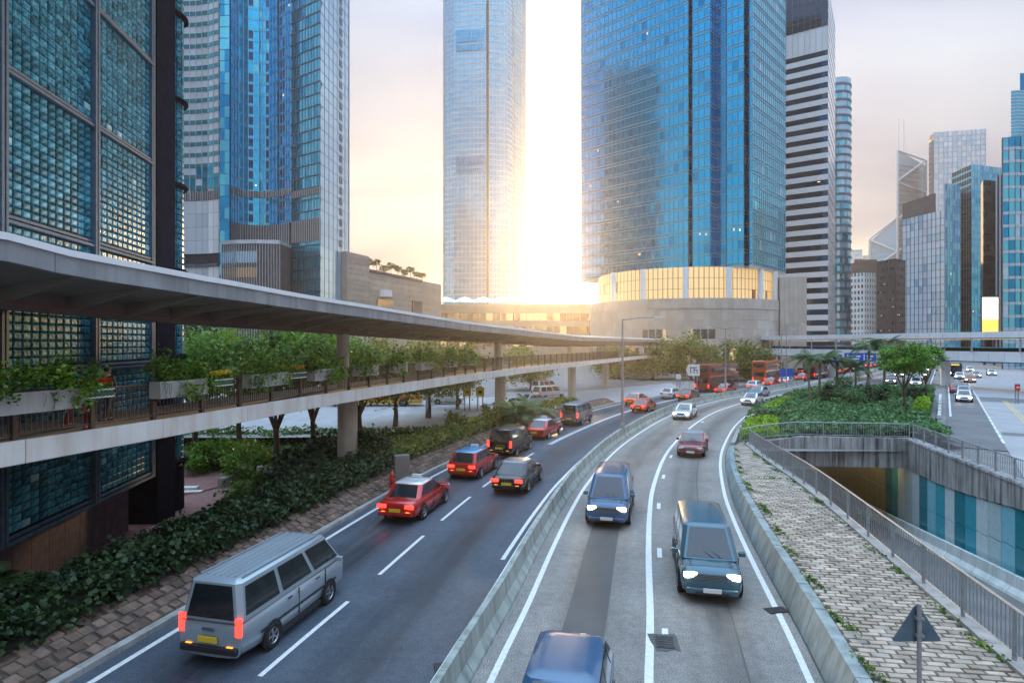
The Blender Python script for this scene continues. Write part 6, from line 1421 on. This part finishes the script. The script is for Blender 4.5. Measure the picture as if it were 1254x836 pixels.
    if tall:
        q = MB(); q.box((-hL - .012, 0, S['boot'] - .03), (.02, W * .80, .014)); q.build('tailgate_seam', M_TRIM, t)
        q = MB(); q.box((-hL - .03, 0, S['boot'] - .20), (.04, .34, .06)); q.build('tailgate_handle', M_CHROME, t, bevel=.01)
        q = MB(); q.tube([(-hL + .10, -.05, S['belt'] + .12), (-hL + .14, .32, S['belt'] + .34)], .012, 5); q.build('rear_wiper', M_TRIM, t)
        for sy_ in (-1, 1): q = MB(); q.box((0, sy_ * (w + .004), .62), (L_ * .72, .02, .05)); q.build('side_moulding', M_TRIM, t)
    if taxi:
        q = MB(); q.box((.0, 0, H + .075), (.20, .46, .15)); q.build('roof_sign', PT['white'], t, bevel=.03)
    if lights == 'head': t['_h'] = 1; del t['_h']
    PROTO[key] = t; return t
def bus(col_, L_=11., H=4.3, decks=2, W=2.5, band=None, lights='tail'):
    key = ('bus', col_, L_, H, lights)
    if key in PROTO: return copy_tree(PROTO[key])
    t = thing('bus', 'bus', 'bus'); q = MB(); hL = L_ / 2; w = W / 2
    sec = lambda x, k, zb, zt: [(x, y, z) for y, z in [(w * k * .94, zb), (w * k, zb + .12), (w * k, zt - .28), (w * k * .93, zt - .06), (w * k * .75, zt)]] + [(x, -y, z) for y, z in [(w * k * .94, zb), (w * k, zb + .12), (w * k, zt - .28), (w * k * .93, zt - .06), (w * k * .75, zt)][::-1]]
    loft(q, [sec(-hL, .95, .4, H - .12), sec(-hL + .12, 1, .33, H), sec(hL - .35, 1, .33, H), sec(hL - .02, .96, .36, H - .25)]); q.build('body', PT[col_], t, smooth=True, angle=40)
    if band:
        for sy_ in (-1, 1): q = MB(); q.box((0, sy_ * (w + .004), 1.05 if decks == 1 else 2.35), (L_ - .5, .01, .38)); q.build('livery_band', PT[band], t)
    levels = [(1.35, .95), (2.95, .85)] if decks == 2 else [(1.45, 1.0)]
    for z, h in levels:
        n = int(L_ / 1.45)
        for sy_ in (-1, 1):
            for k in range(n):
                q = MB(); x = -hL + .5 + (L_ - 1.0) * (k + .5) / n; q.box((x, sy_ * (w + .006), z + h / 2), ((L_ - 1.) / n - .08, .02, h)); q.build('side_window', M_CGLASS, t)
        q = MB(); q.box((hL - .03, 0, z + h / 2 + .03), (.05, W * .84, h + .12)); q.build('windscreen', M_CGLASS, t, bevel=.02)
        q = MB(); q.box((-hL - .0, 0, z + h / 2), (.04, W * .74, h * .85)); q.build('rear_window', M_CGLASS, t)
    for sx_ in (-.32, .30):
        for sy_ in (-1, 1):
            o = put('wheel', WHEEL, t, (L_ * sx_, sy_ * (w - .12), .48), smooth=True); o.scale = (1.5, 1.6, 1.5); r_ = put('rim', RIM, o); r_.rotation_euler.z = 0 if sy_ > 0 else pi
            q = MB(); q.lathe([(.005, w + .004), (.56, w + .004)], (L_ * sx_, 0, .48), 20, axis='y'); q.v = [(a, b * sy_, c) for a, b, c in q.v]; q.f = q.f if sy_ > 0 else [f[::-1] for f in q.f]; q.build('arch_shade_disc', M_BLACK, t)  # black disc paints the shade inside the arch
    for sy_ in (-1, 1):
        q = MB(); q.box((hL - .02, sy_ * w * .74, .8), (.10, .34, .2)); q.build('headlight', HEAD if lights == 'head' else HEAD0, t)
        q = MB(); q.box((-hL, sy_ * w * .84, 1.0), (.08, .16, .5)); q.build('tail_light', TAIL if lights == 'tail' else TAIL0, t)
        q = MB(); q.tube([(hL - .1, sy_ * w, 2.2), (hL + .25, sy_ * (w + .18), 2.1), (hL + .25, sy_ * (w + .18), 1.8)], .05, 6); q.build('mirror', M_TRIM, t)
    q = MB(); q.box((hL - .0, 0, H - .55 if decks == 1 else 2.6), (.06, W * .6, .26)); q.build('destination_sign', mat('destination', (.05, .05, .03), .4, emit=(1., .6, .1), estr=.6), t)
    PROTO[key] = t; return t
def tangent(o, y):
    return math.atan2(3., ox(o, y + 1.5) - ox(o, y - 1.5))
def place(v, o, y, label, away=True, group=None, cat='car', z=0., name=None, dr=0.):
    v.location = (ox(o, y), y, z); v.rotation_euler = (0, 0, tangent(o, y) + (0 if away else pi) + dr); tag(v, label, cat, group)
    if name: v.name = name
    return v
LA, LB, IA, IB = -6.9, -3.35, 1.70, 5.15
place(car('van', 'silver', lights='tail'), LA + .42, 16.1, 'silver grey van with ribbed roof and red tail lamps beside the stone verge', name='van', cat='van')
place(car('sedan', 'red', 'white', 'tail', True), LA + .1, 26.9, 'red taxi with silver white roof following behind the blue and red one', cat='taxi', name='taxi')
place(car('hatch', 'red', 'sky', 'tail', True), LA + .15, 34.6, 'red car with bright blue roof and roof sign in the verge lane', cat='taxi', name='taxi')
place(car('mpv', 'black', None, 'tail'), LA + .2, 41.0, 'black people carrier ahead of the blue roofed car', name='people_carrier')
place(car('sedan', 'red', 'white', 'off', True), LA + .1, 48.2, 'red taxi with pale roof between the black people carrier and grey van', cat='taxi', name='taxi')
place(car('van', 'grey', 'silver', 'tail'), LA + .2, 56.0, 'grey minivan with pale roof ahead of the red taxi by the hedge end', cat='van', name='van')
place(car('sedan', 'black', 'grey', 'tail'), LB - .1, 31.5, 'dark saloon with glowing tail lamps in the lane by the median', name='saloon_car')
place(car('sedan', 'red', 'red', 'tail', False), LB - .3, 66.0, 'plain red saloon near the lamp post on the median bend', name='saloon_car')
place(car('sedan', 'orange', 'white', 'tail', True), LA + .2, 73.0, 'orange red taxi with white roof on the outbound bend', cat='taxi', name='taxi')
place(car('hatch', 'white', None, 'off'), LA + .6, 81.5, 'white hatchback on the outbound bend before the double deck bus', name='hatchback')
place(car('sedan', 'maroon', None, 'tail'), LB, 78.5, 'maroon saloon next to the white hatchback on the outbound bend', name='saloon_car')
place(car('mpv', 'blue', None, 'head'), IA + .05, 26.4, 'blue people carrier with lit headlamps on the dark repaired strip', False, name='people_carrier')
place(car('mpv', 'teal', None, 'head'), IB + .0, 19.4, 'teal people carrier with bright headlamps beside the curved barrier', False, name='people_carrier')
place(car('sedan', 'maroon', 'silver', 'tail'), IB - .1, 41.0, 'dark red saloon with pale roof where the paved island narrows', False, name='saloon_car')
place(car('sedan', 'white', None, 'head'), IA, 60.0, 'white saloon beside the median barrier on the inbound bend', False, name='saloon_car')
place(car('hatch', 'white', 'sky', 'head'), IB - .3, 73.0, 'white hatchback with blue roof passing the lime hedge strip', False, name='hatchback')
place(car('sedan', 'silver', None, 'head'), IA + .2, 84.0, 'silver saloon on the far inbound bend below the bus', False, name='saloon_car')
place(car('hatch', 'blue', None, 'off'), IA + .15, 11.0, 'blue hatchback passing closest below the viewpoint on the inbound lane', False, name='hatchback')
# far outbound traffic
place(bus('maroon', 11, 4.3, 2, band='orange'), LA - .2, 95.0, 'double deck red brown bus in front of the olive trees', cat='bus')
place(bus('orange', 11.5, 4.3, 2, band='white'), LA + .2, 113.0, 'double deck orange red bus with white band under the white footbridge', cat='bus')
place(bus('maroon', 11.5, 3.3, 1, band='white'), LB, 128.0, 'single deck maroon coach beyond the orange bus', cat='bus')
fars = [('sedan', 'red', 'white', LB, 88.5, 'red taxi with white roof beside the double deck bus'), ('hatch', 'white', None, LB + .1, 97.0, 'white hatchback right behind a red taxi near the bus'), ('sedan', 'red', 'white', LB, 103.5, 'red taxi with white roof just short of the white footbridge'), ('sedan', 'white', None, LB + .1, 110., 'white saloon entering under the white footbridge'), ('sedan', 'red', 'white', LB, 119.5, 'red taxi with white roof passing the orange bus')]
for st_, c_, r_, o, y, lab in fars: place(car(st_, c_, r_, 'tail', c_ == 'red'), o, y, lab, cat='taxi' if c_ == 'red' else 'car')
k = 0
for row, y in enumerate(np.arange(127, 190, 6.8)):
    for o in (-10.6, LA, LB) if row > 1 else (LB + .2,):
        if random.random() < .12: continue
        c_ = 'red' if random.random() < .8 else random.choice(['white', 'silver'])
        place(car('sedan', c_, 'white' if c_ == 'red' else None, 'tail', c_ == 'red'), o + random.uniform(-.2, .2), y + random.uniform(-.8, .8), 'red taxi in the queue seen behind the palms' if c_ == 'red' else 'pale saloon in the queue of taxis behind the palms', cat='taxi' if c_ == 'red' else 'car', group='queue of red taxis behind the palms' if c_ == 'red' else 'pale cars in the taxi queue')
mb = MB(); ribbon(mb, [(p[0], p[1]) for p in eo(-13.5, 112, 260)], [(p[0], p[1]) for p in eo(-9.0, 112, 260)], -.01); struct('road_layby', mb, M_ASPH_R)
def place_r(v, s, o, label, toward=True, cat='car', group=None, rot=None):
    p = rr_pt(s, o); v.location = (p[0], p[1], 0); v.rotation_euler = (0, 0, (math.atan2(UR.y, UR.x) + (pi if toward else 0)) if rot is None else rot); return tag(v, label, cat, group)
place_r(car('sedan', 'white', None, 'head'), 25, 1.75, 'white saloon with glaring headlamps leading the side road traffic'); place_r(car('hatch', 'silver', None, 'head'), 34, 1.9, 'silver hatchback close behind the white saloon on the side road'); place_r(car('sedan', 'red', 'silver', 'off', True), 41, 1.2, 'red taxi with silver roof third in line on the side road', cat='taxi')
place_r(car('sedan', 'white', None, 'head'), 56, -4.4, 'white saloon on the slip lane beside the hedge end'); place_r(car('sedan', 'silver', None, 'head'), 66, -4.6, 'silver saloon on the slip lane behind the white one'); place_r(car('hatch', 'grey', None, 'head'), 58, -8.2, 'grey hatchback on the slip lane behind the street tree')
place_r(bus('navy', 10.5, 3.2, 1, lights='head'), 100, 1.6, 'dark blue coach facing the viewer under the white footbridge', cat='bus'); place_r(car('sedan', 'orange', None, 'head'), 72, 3.6, 'orange saloon in front of the dark blue coach')
place_r(bus('navy', 11, 3.2, 1, band='grey', lights='off'), 66, 18., 'dark coach standing side on at the forecourt kerb', cat='bus', rot=R(12))
place_r(car('sedan', 'orange', None, 'tail'), 8.5, 8.3, 'orange brown saloon on the pale forecourt at the frame edge', toward=False)
for k, (s, o, c_) in enumerate(((76, -4.5, 'white'), (86, -8.4, 'silver'), (88, -4.3, 'grey'), (97, -8., 'white'), (100, -4.4, 'silver'), (112, -8.2, 'white'), (114, 1.7, 'silver'), (124, 5, 'white'), (134, 1.8, 'silver'), (118, -4.4, 'white'), (92, 5.2, 'silver'), (84, 2.2, 'white'), (106, 8.5, 'white'), (118, 9., 'grey'))): place_r(car('sedan', c_, None, 'head'), s, o, 'pale saloon queuing under the white footbridge', group='cars queuing under the white footbridge')
# side street
def place_xy(v, x, y, rz, label, cat='car', group=None): v.location = (x, y, -.02); v.rotation_euler = (0, 0, rz); return tag(v, label, cat, group)
place_xy(bus('yellow', 11, 3.2, 1, band='orange', lights='off'), AT(462, 72), 72, R(2), 'yellow coach on the side street seen beneath the footbridge', 'bus')
place_xy(car('hatch', 'white', None, 'off'), AT(548, 74), 74, R(8), 'white hatchback on the side street before the second pillar'); place_xy(car('sedan', 'silver', None, 'off'), AT(655, 72), 72, R(35), 'silver saloon on the side street behind the cycad palms'); place_xy(car('mpv', 'white', None, 'off'), AT(672, 80), 80, R(40), 'white people carrier on the side street beyond the silver saloon'); place_xy(car('sedan', 'white', None, 'off'), AT(630, 68), 68, R(28), 'white saloon on the side street at the second pillar'); place_xy(car('mpv', 'white', 'red', 'off'), AT(668, 92), 92, R(44), 'white van with red roof far along the side street', 'van')
# ------------------------------------------------------------------ lamps and signs
M_POLE = varied('lamp_pole', (.26, .25, .24), (.36, .35, .34), .5, 5, 3, metal=.4)
def lamp(label, x, y, z0, h, arms, r_=.09):
    t = thing('lamp_post', label, 'lamp post', (x, y, z0)); q = MB(); q.tube([(0, 0, 0), (0, 0, h * .5), (0, 0, h)], [r_ * 1.2, r_, r_ * .6], 10); q.build('pole', M_POLE, t, smooth=True)
    q = MB(); q.lathe([(r_ * 2, 0), (r_ * 2, .05), (r_ * 1.4, .5), (r_ * 1.2, .52)], (0, 0, 0), 12); q.build('base', M_POLE, t, smooth=True)
    for ax in arms:
        L_ = abs(ax); sg = 1 if ax > 0 else -1; q = MB(); q.tube([(0, 0, h - .05), (sg * L_ * .5, 0, h + .12), (sg * L_, 0, h + .18)], [.05, .045, .04], 8); q.build('arm', M_POLE, t, smooth=True)
        q = MB(); q.box((sg * (L_ + .3), 0, h + .19), (.75, .26, .12)); o = q.build('lamp_head', M_ALU, t, bevel=.03); q = MB(); q.box((sg * (L_ + .3), 0, h + .12), (.5, .2, .03)); q.build('lens', mat('lamp_lens', (.8, .8, .75), .3), o)
y = 47.; lamp('single arm lamp post rising from the median barrier on the bend', ox(-.72, y), y, .78, ZZ(391, y) - .78, (2.6,), .10)
y = 82.; lamp('double arm lamp post on the median before the double deck bus', ox(-.72, y), y, .78, ZZ(402, y) - .78, (2.0, -2.0))
x, y = AT(957, 104), 104.; lamp('slim lamp post left of the blue sign by the white footbridge', x, y, 0, ZZ(404, y), (1.6,)); x, y = AT(963, 100), 100.; lamp('slim lamp post right beside another one at the footbridge end', x, y, 0, ZZ(398, y), (2.4,), .07)
x, y = AT(722, 150), 150.; lamp('tall faint lamp post standing before the low mall', x, y, 0, ZZ(348, y), (1.6, -1.6), .14)
x, y = AT(522, 60), 60.; lamp('thin lamp post beside the side street kerb under the bridge', x, y, 0, 4.4, (.4,), .06)
SIGN_W = mat('sign_board', (.74, .74, .72), .5); SIGN_K = mat('sign_ink', (.03, .03, .035), .5); SIGN_B = mat('sign_blue', (.02, .08, .42), .4); SIGN_Y = mat('sign_amber', (.75, .46, .02), .5)
x, y = AT(849, 88), 88.; t = thing('direction_sign', 'white arrow shaped direction sign with black route map on two posts', 'sign', (x, y, 0)); zc = ZZ(453, y); hh = 7 / F_PX * y * 1.0
arr = [(-1.05, 0), (-.75, hh), (.95, hh), (.95, -hh), (-.75, -hh)]
q = MB(); n = 5; q.add([(x + a, y, zc + b) for a, b in arr] + [(x + a, y + .06, zc + b) for a, b in arr], [tuple(range(5)), tuple(range(9, 4, -1))] + [(i, n + i, n + (i + 1) % n, (i + 1) % n) for i in range(n)]); q.f[0] = q.f[0][::-1]; q.build('board', SIGN_W, t, world=True)
for a0, a1, b0, b1 in ((-.45, -.33, -.5, .5), (.05, .17, -.5, .3), (-.45, .55, .3, .42), (.5, .62, -.5, .1), (.05, .62, -.02, .1)):
    q = MB(); q.box((x + (a0 + a1) / 2, y - .012, zc + (b0 + b1) / 2 * hh / .6 * .7), (a1 - a0, .01, (b1 - b0) * hh / .6 * .7)); q.build('route_mark', SIGN_K, t, world=True)
for sx_ in (-.5, .6): q = MB(); q.tube([(x + sx_, y + .12, 0), (x + sx_, y + .12, zc + hh)], .05, 8); q.build('post', M_POLE, t, world=True)
def board_sign(label, px0, px1, py0, py1, Y_, m, marks, posts=True, name='road_sign'):
    xa, xb = AT(px0, Y_), AT(px1, Y_); za, zb = ZZ(py1, Y_), ZZ(py0, Y_); t = thing(name, label, 'sign', ((xa + xb) / 2, Y_, 0)); q = MB(); q.box(((xa + xb) / 2, Y_, (za + zb) / 2), (xb - xa, .1, zb - za)); q.build('board', m, t, world=True)
    for u0, u1, v0, v1, mm in marks: q = MB(); q.box((xa + (xb - xa) * (u0 + u1) / 2, Y_ - .06, za + (zb - za) * (v0 + v1) / 2), ((xb - xa) * (u1 - u0), .02, (zb - za) * (v1 - v0))); q.build('mark', mm, t, world=True)
    if posts:
        for u in (.2, .8): q = MB(); q.tube([(xa + (xb - xa) * u, Y_ + .1, 0), (xa + (xb - xa) * u, Y_ + .1, zb)], .07, 8); q.build('post', M_POLE, t, world=True)
    return t
wmk = [(.08, .12, .15, .85, SIGN_W), (.2, .3, .55, .7, SIGN_W), (.36, .5, .55, .7, SIGN_W), (.2, .46, .28, .4, SIGN_W), (.6, .63, .15, .85, SIGN_W), (.70, .9, .55, .7, SIGN_W), (.70, .84, .28, .4, SIGN_W)]
board_sign('wide blue road sign with white marks behind the palms', 1034, 1073, 432, 443, 96, SIGN_B, wmk); board_sign('narrow blue road sign left of the wide one behind the palms', 1012, 1031, 434, 444, 98, SIGN_B, [(.2, .4, .3, .7, SIGN_W), (.55, .8, .3, .7, SIGN_W)])
board_sign('plain blue direction board beside the slim lamp posts', 955, 972, 451, 461, 103, SIGN_B, [])
for px, lab in ((572, 'amber road sign left of a matching one under the bridge'), (588, 'amber road sign right beside the second bridge pillar')): board_sign(lab, px - 5, px + 5, 474, 485, 66, SIGN_Y, [(.3, .7, .35, .65, SIGN_K)])
board_sign('small pale notice plate on a post before the podium trees', 828, 834, 458, 464, 96, SIGN_W, [], True); board_sign('red and white no entry plate on the grassy traffic island', 1243, 1249, 470, 478, 74, mat('sign_red', (.5, .02, .02), .5), [(.2, .8, .42, .58, SIGN_W)])
# ------------------------------------------------------------------ people on the footbridge
SKIN = mat('skin', (.45, .27, .19), .55); HAIR = mat('hair', (.012, .010, .009), .5)
def skin_obj(name, verts, edges, rad, m, parent, root=0):
    me = bpy.data.meshes.new(name); me.from_pydata(verts, edges, []); me.materials.append(m); o = bpy.data.objects.new(name, me); col.objects.link(o); o.parent = parent
    sk = o.modifiers.new('skin', 'SKIN'); sk.use_smooth_shade = True
    for i, r_ in enumerate(rad): me.skin_vertices[0].data[i].radius = r_ if isinstance(r_, tuple) else (r_, r_)
    for d in me.skin_vertices[0].data: d.use_root = False
    me.skin_vertices[0].data[root].use_root = True
    s = o.modifiers.new('sub', 'SUBSURF'); s.levels = 1; s.render_levels = 2; return o
def person(label, x, y, z0, rz, h, top, legs, shoes, stride=.18, skirt=None):
    t = thing('person', label, 'person', (x, y, z0), rz); k = h / 1.72; V = lambda *p: tuple(c * k for c in p)
    pel = V(0, 0, .92); vs = [pel, V(.0, 0, 1.08), V(.01, 0, 1.30), V(.01, 0, 1.44), V(.02, 0, 1.52), V(.03, 0, 1.60), V(.04, 0, 1.68)]; ed = [(0, 1), (1, 2), (2, 3), (3, 4), (4, 5), (5, 6)]; rd_ = [(.13 * k, .11 * k), (.125 * k, .10 * k), (.15 * k, .11 * k), (.10 * k, .07 * k), .055 * k, (.085 * k, .10 * k), (.07 * k, .08 * k)]
    for sg, sw in ((1, stride), (-1, -stride)):
        i = len(vs); vs += [V(0, sg * .09, .86), V(sw * .6 + .03, sg * .095, .50), V(sw - .02, sg * .095, .09), V(sw + .13, sg * .10, .04)]; ed += [(0, i), (i, i + 1), (i + 1, i + 2), (i + 2, i + 3)]; rd_ += [.085 * k, .058 * k, .04 * k, .038 * k]
        j = len(vs); vs += [V(0, sg * .17, 1.41), V(-sw * .3 - .02, sg * .215, 1.14), V(-sw * .5 + .06, sg * .22, .90), V(-sw * .5 + .08, sg * .22, .82)]; ed += [(3, j), (j, j + 1), (j + 1, j + 2), (j + 2, j + 3)]; rd_ += [.058 * k, .045 * k, .033 * k, .026 * k]
        for f_, (dx, dz) in enumerate(((.035, -.05), (.02, -.085), (.005, -.09), (-.012, -.085), (-.028, -.07))):
            m_ = len(vs); vs += [V(-sw * .5 + .08 + dx, sg * (.22 - (.03 if f_ == 0 else 0)), .80 + dz * .5), V(-sw * .5 + .08 + dx * 1.1, sg * .205, .80 + dz)]; ed += [(j + 3, m_), (m_, m_ + 1)]; rd_ += [.009 * k, .008 * k]
    skin_obj('body', vs, ed, rd_, SKIN, t)
    f = MB(); f.lathe([(.005, .11 * k), (.07 * k, .085 * k), (.10 * k, .02 * k), (.098 * k, -.05 * k), (.07 * k, -.08 * k)], (.02 * k, 0, 1.635 * k), 18); f.build('hair', HAIR, t, smooth=True)
    f = MB(); f.box((.125 * k, 0, 1.60 * k), (.035 * k, .03 * k, .045 * k)); f.build('nose', SKIN, t)
    for sg in (-1, 1): f = MB(); f.box((.115 * k, sg * .035 * k, 1.63 * k), (.012, .022 * k, .012 * k)); f.build('eye', HAIR, t); f = MB(); f.box((.03 * k, sg * .095 * k, 1.60 * k), (.04 * k, .02 * k, .06 * k)); f.build('ear', SKIN, t)
    f = MB(); f.box((.118 * k, 0, 1.553 * k), (.012, .045 * k, .010 * k)); f.build('mouth', mat('lip', (.35, .12, .10), .5), t)
    jv = [vs[0], vs[1], vs[2], vs[3]]; je = [(0, 1), (1, 2), (2, 3)]; jr = [(.15 * k, .125 * k), (.145 * k, .12 * k), (.17 * k, .13 * k), (.115 * k, .085 * k)]
    for sg, sw in ((1, stride), (-1, -stride)): i = len(jv); jv += [V(0, sg * .17, 1.41), V(-sw * .3 - .02, sg * .215, 1.14), V(-sw * .5 + .05, sg * .22, .92)]; je += [(3, i), (i, i + 1), (i + 1, i + 2)]; jr += [.07 * k, .057 * k, .045 * k]
    skin_obj('jacket', jv, je, jr, top, t); lv = [pel]; le = []; lr_ = [(.145 * k, .12 * k)]
    for sg, sw in ((1, stride), (-1, -stride)): i = len(lv); lv += [V(0, sg * .09, .86), V(sw * .6 + .03, sg * .095, .50), V(sw - .02, sg * .095, .12)]; le += [(0, i), (i, i + 1), (i + 1, i + 2)]; lr_ += [.10 * k, .072 * k, .058 * k]
    skin_obj('trousers', lv, le, lr_, legs, t)
    for sg, sw in ((1, stride), (-1, -stride)): f = MB(); f.box(V(sw + .05, sg * .095, .04), (.27 * k, .10 * k, .08 * k)); f.build('shoe', shoes, t, bevel=.02)
    if skirt: f = MB(); f.lathe([(.15 * k, 1.0 * k), (.18 * k, .86 * k), (.26 * k, .66 * k)], (0, 0, 0), 20); f.build('skirt', skirt, t, smooth=True)
    return t
def on_bridge(px, off_): l_ = offset(D, off_); return at_px(l_, px)
ang = math.atan2(_u[1], _u[0])
p = on_bridge(131, -1.9); person('person in dark coat walking behind the red flower tray on the footbridge', p[0], p[1], DZ - .10, ang + pi, 1.75, mat('dark_coat', (.02, .02, .03), .8), mat('dark_trousers', (.025, .02, .022), .8), M_TYRE)
p = on_bridge(103, -1.0); person('child in teal top, pink skirt and red leggings behind the bridge railing', p[0], p[1], DZ - .10, ang, 1.28, mat('teal_top', (.05, .30, .34), .8), mat('red_leggings', (.35, .02, .03), .8), mat('red_shoes', (.3, .03, .03), .6), .1, mat('pink_skirt', (.65, .08, .30), .8))
p = on_bridge(90, -1.7); person('adult in maroon trousers beside the child on the footbridge', p[0], p[1], DZ - .10, ang, 1.66, mat('navy_top', (.02, .03, .07), .8), mat('maroon_trousers', (.25, .02, .03), .8), M_TYRE, .12)
# ------------------------------------------------------------------ haze
HX0, HX1, HY0, HY1, HZ0, HZ1 = -260, 420, -60, 580, -8., 268.
q = MB(); q.box(((HX0 + HX1) / 2, (HY0 + HY1) / 2, (HZ0 + HZ1) / 2), (HX1 - HX0, HY1 - HY0, HZ1 - HZ0))
hm = bpy.data.materials.new('haze'); hm.use_nodes = True; hm.node_tree.nodes.clear(); ho = hm.node_tree.nodes.new('ShaderNodeOutputMaterial'); pv = hm.node_tree.nodes.new('ShaderNodeVolumePrincipled')
pv.inputs['Color'].default_value = (.96, .95, .95, 1); pv.inputs['Density'].default_value = .00038; pv.inputs['Anisotropy'].default_value = .80
hm.node_tree.links.new(pv.outputs[0], ho.inputs['Volume']); tag(q.build('haze', hm), 'thin warm haze filling the air', kind='stuff')
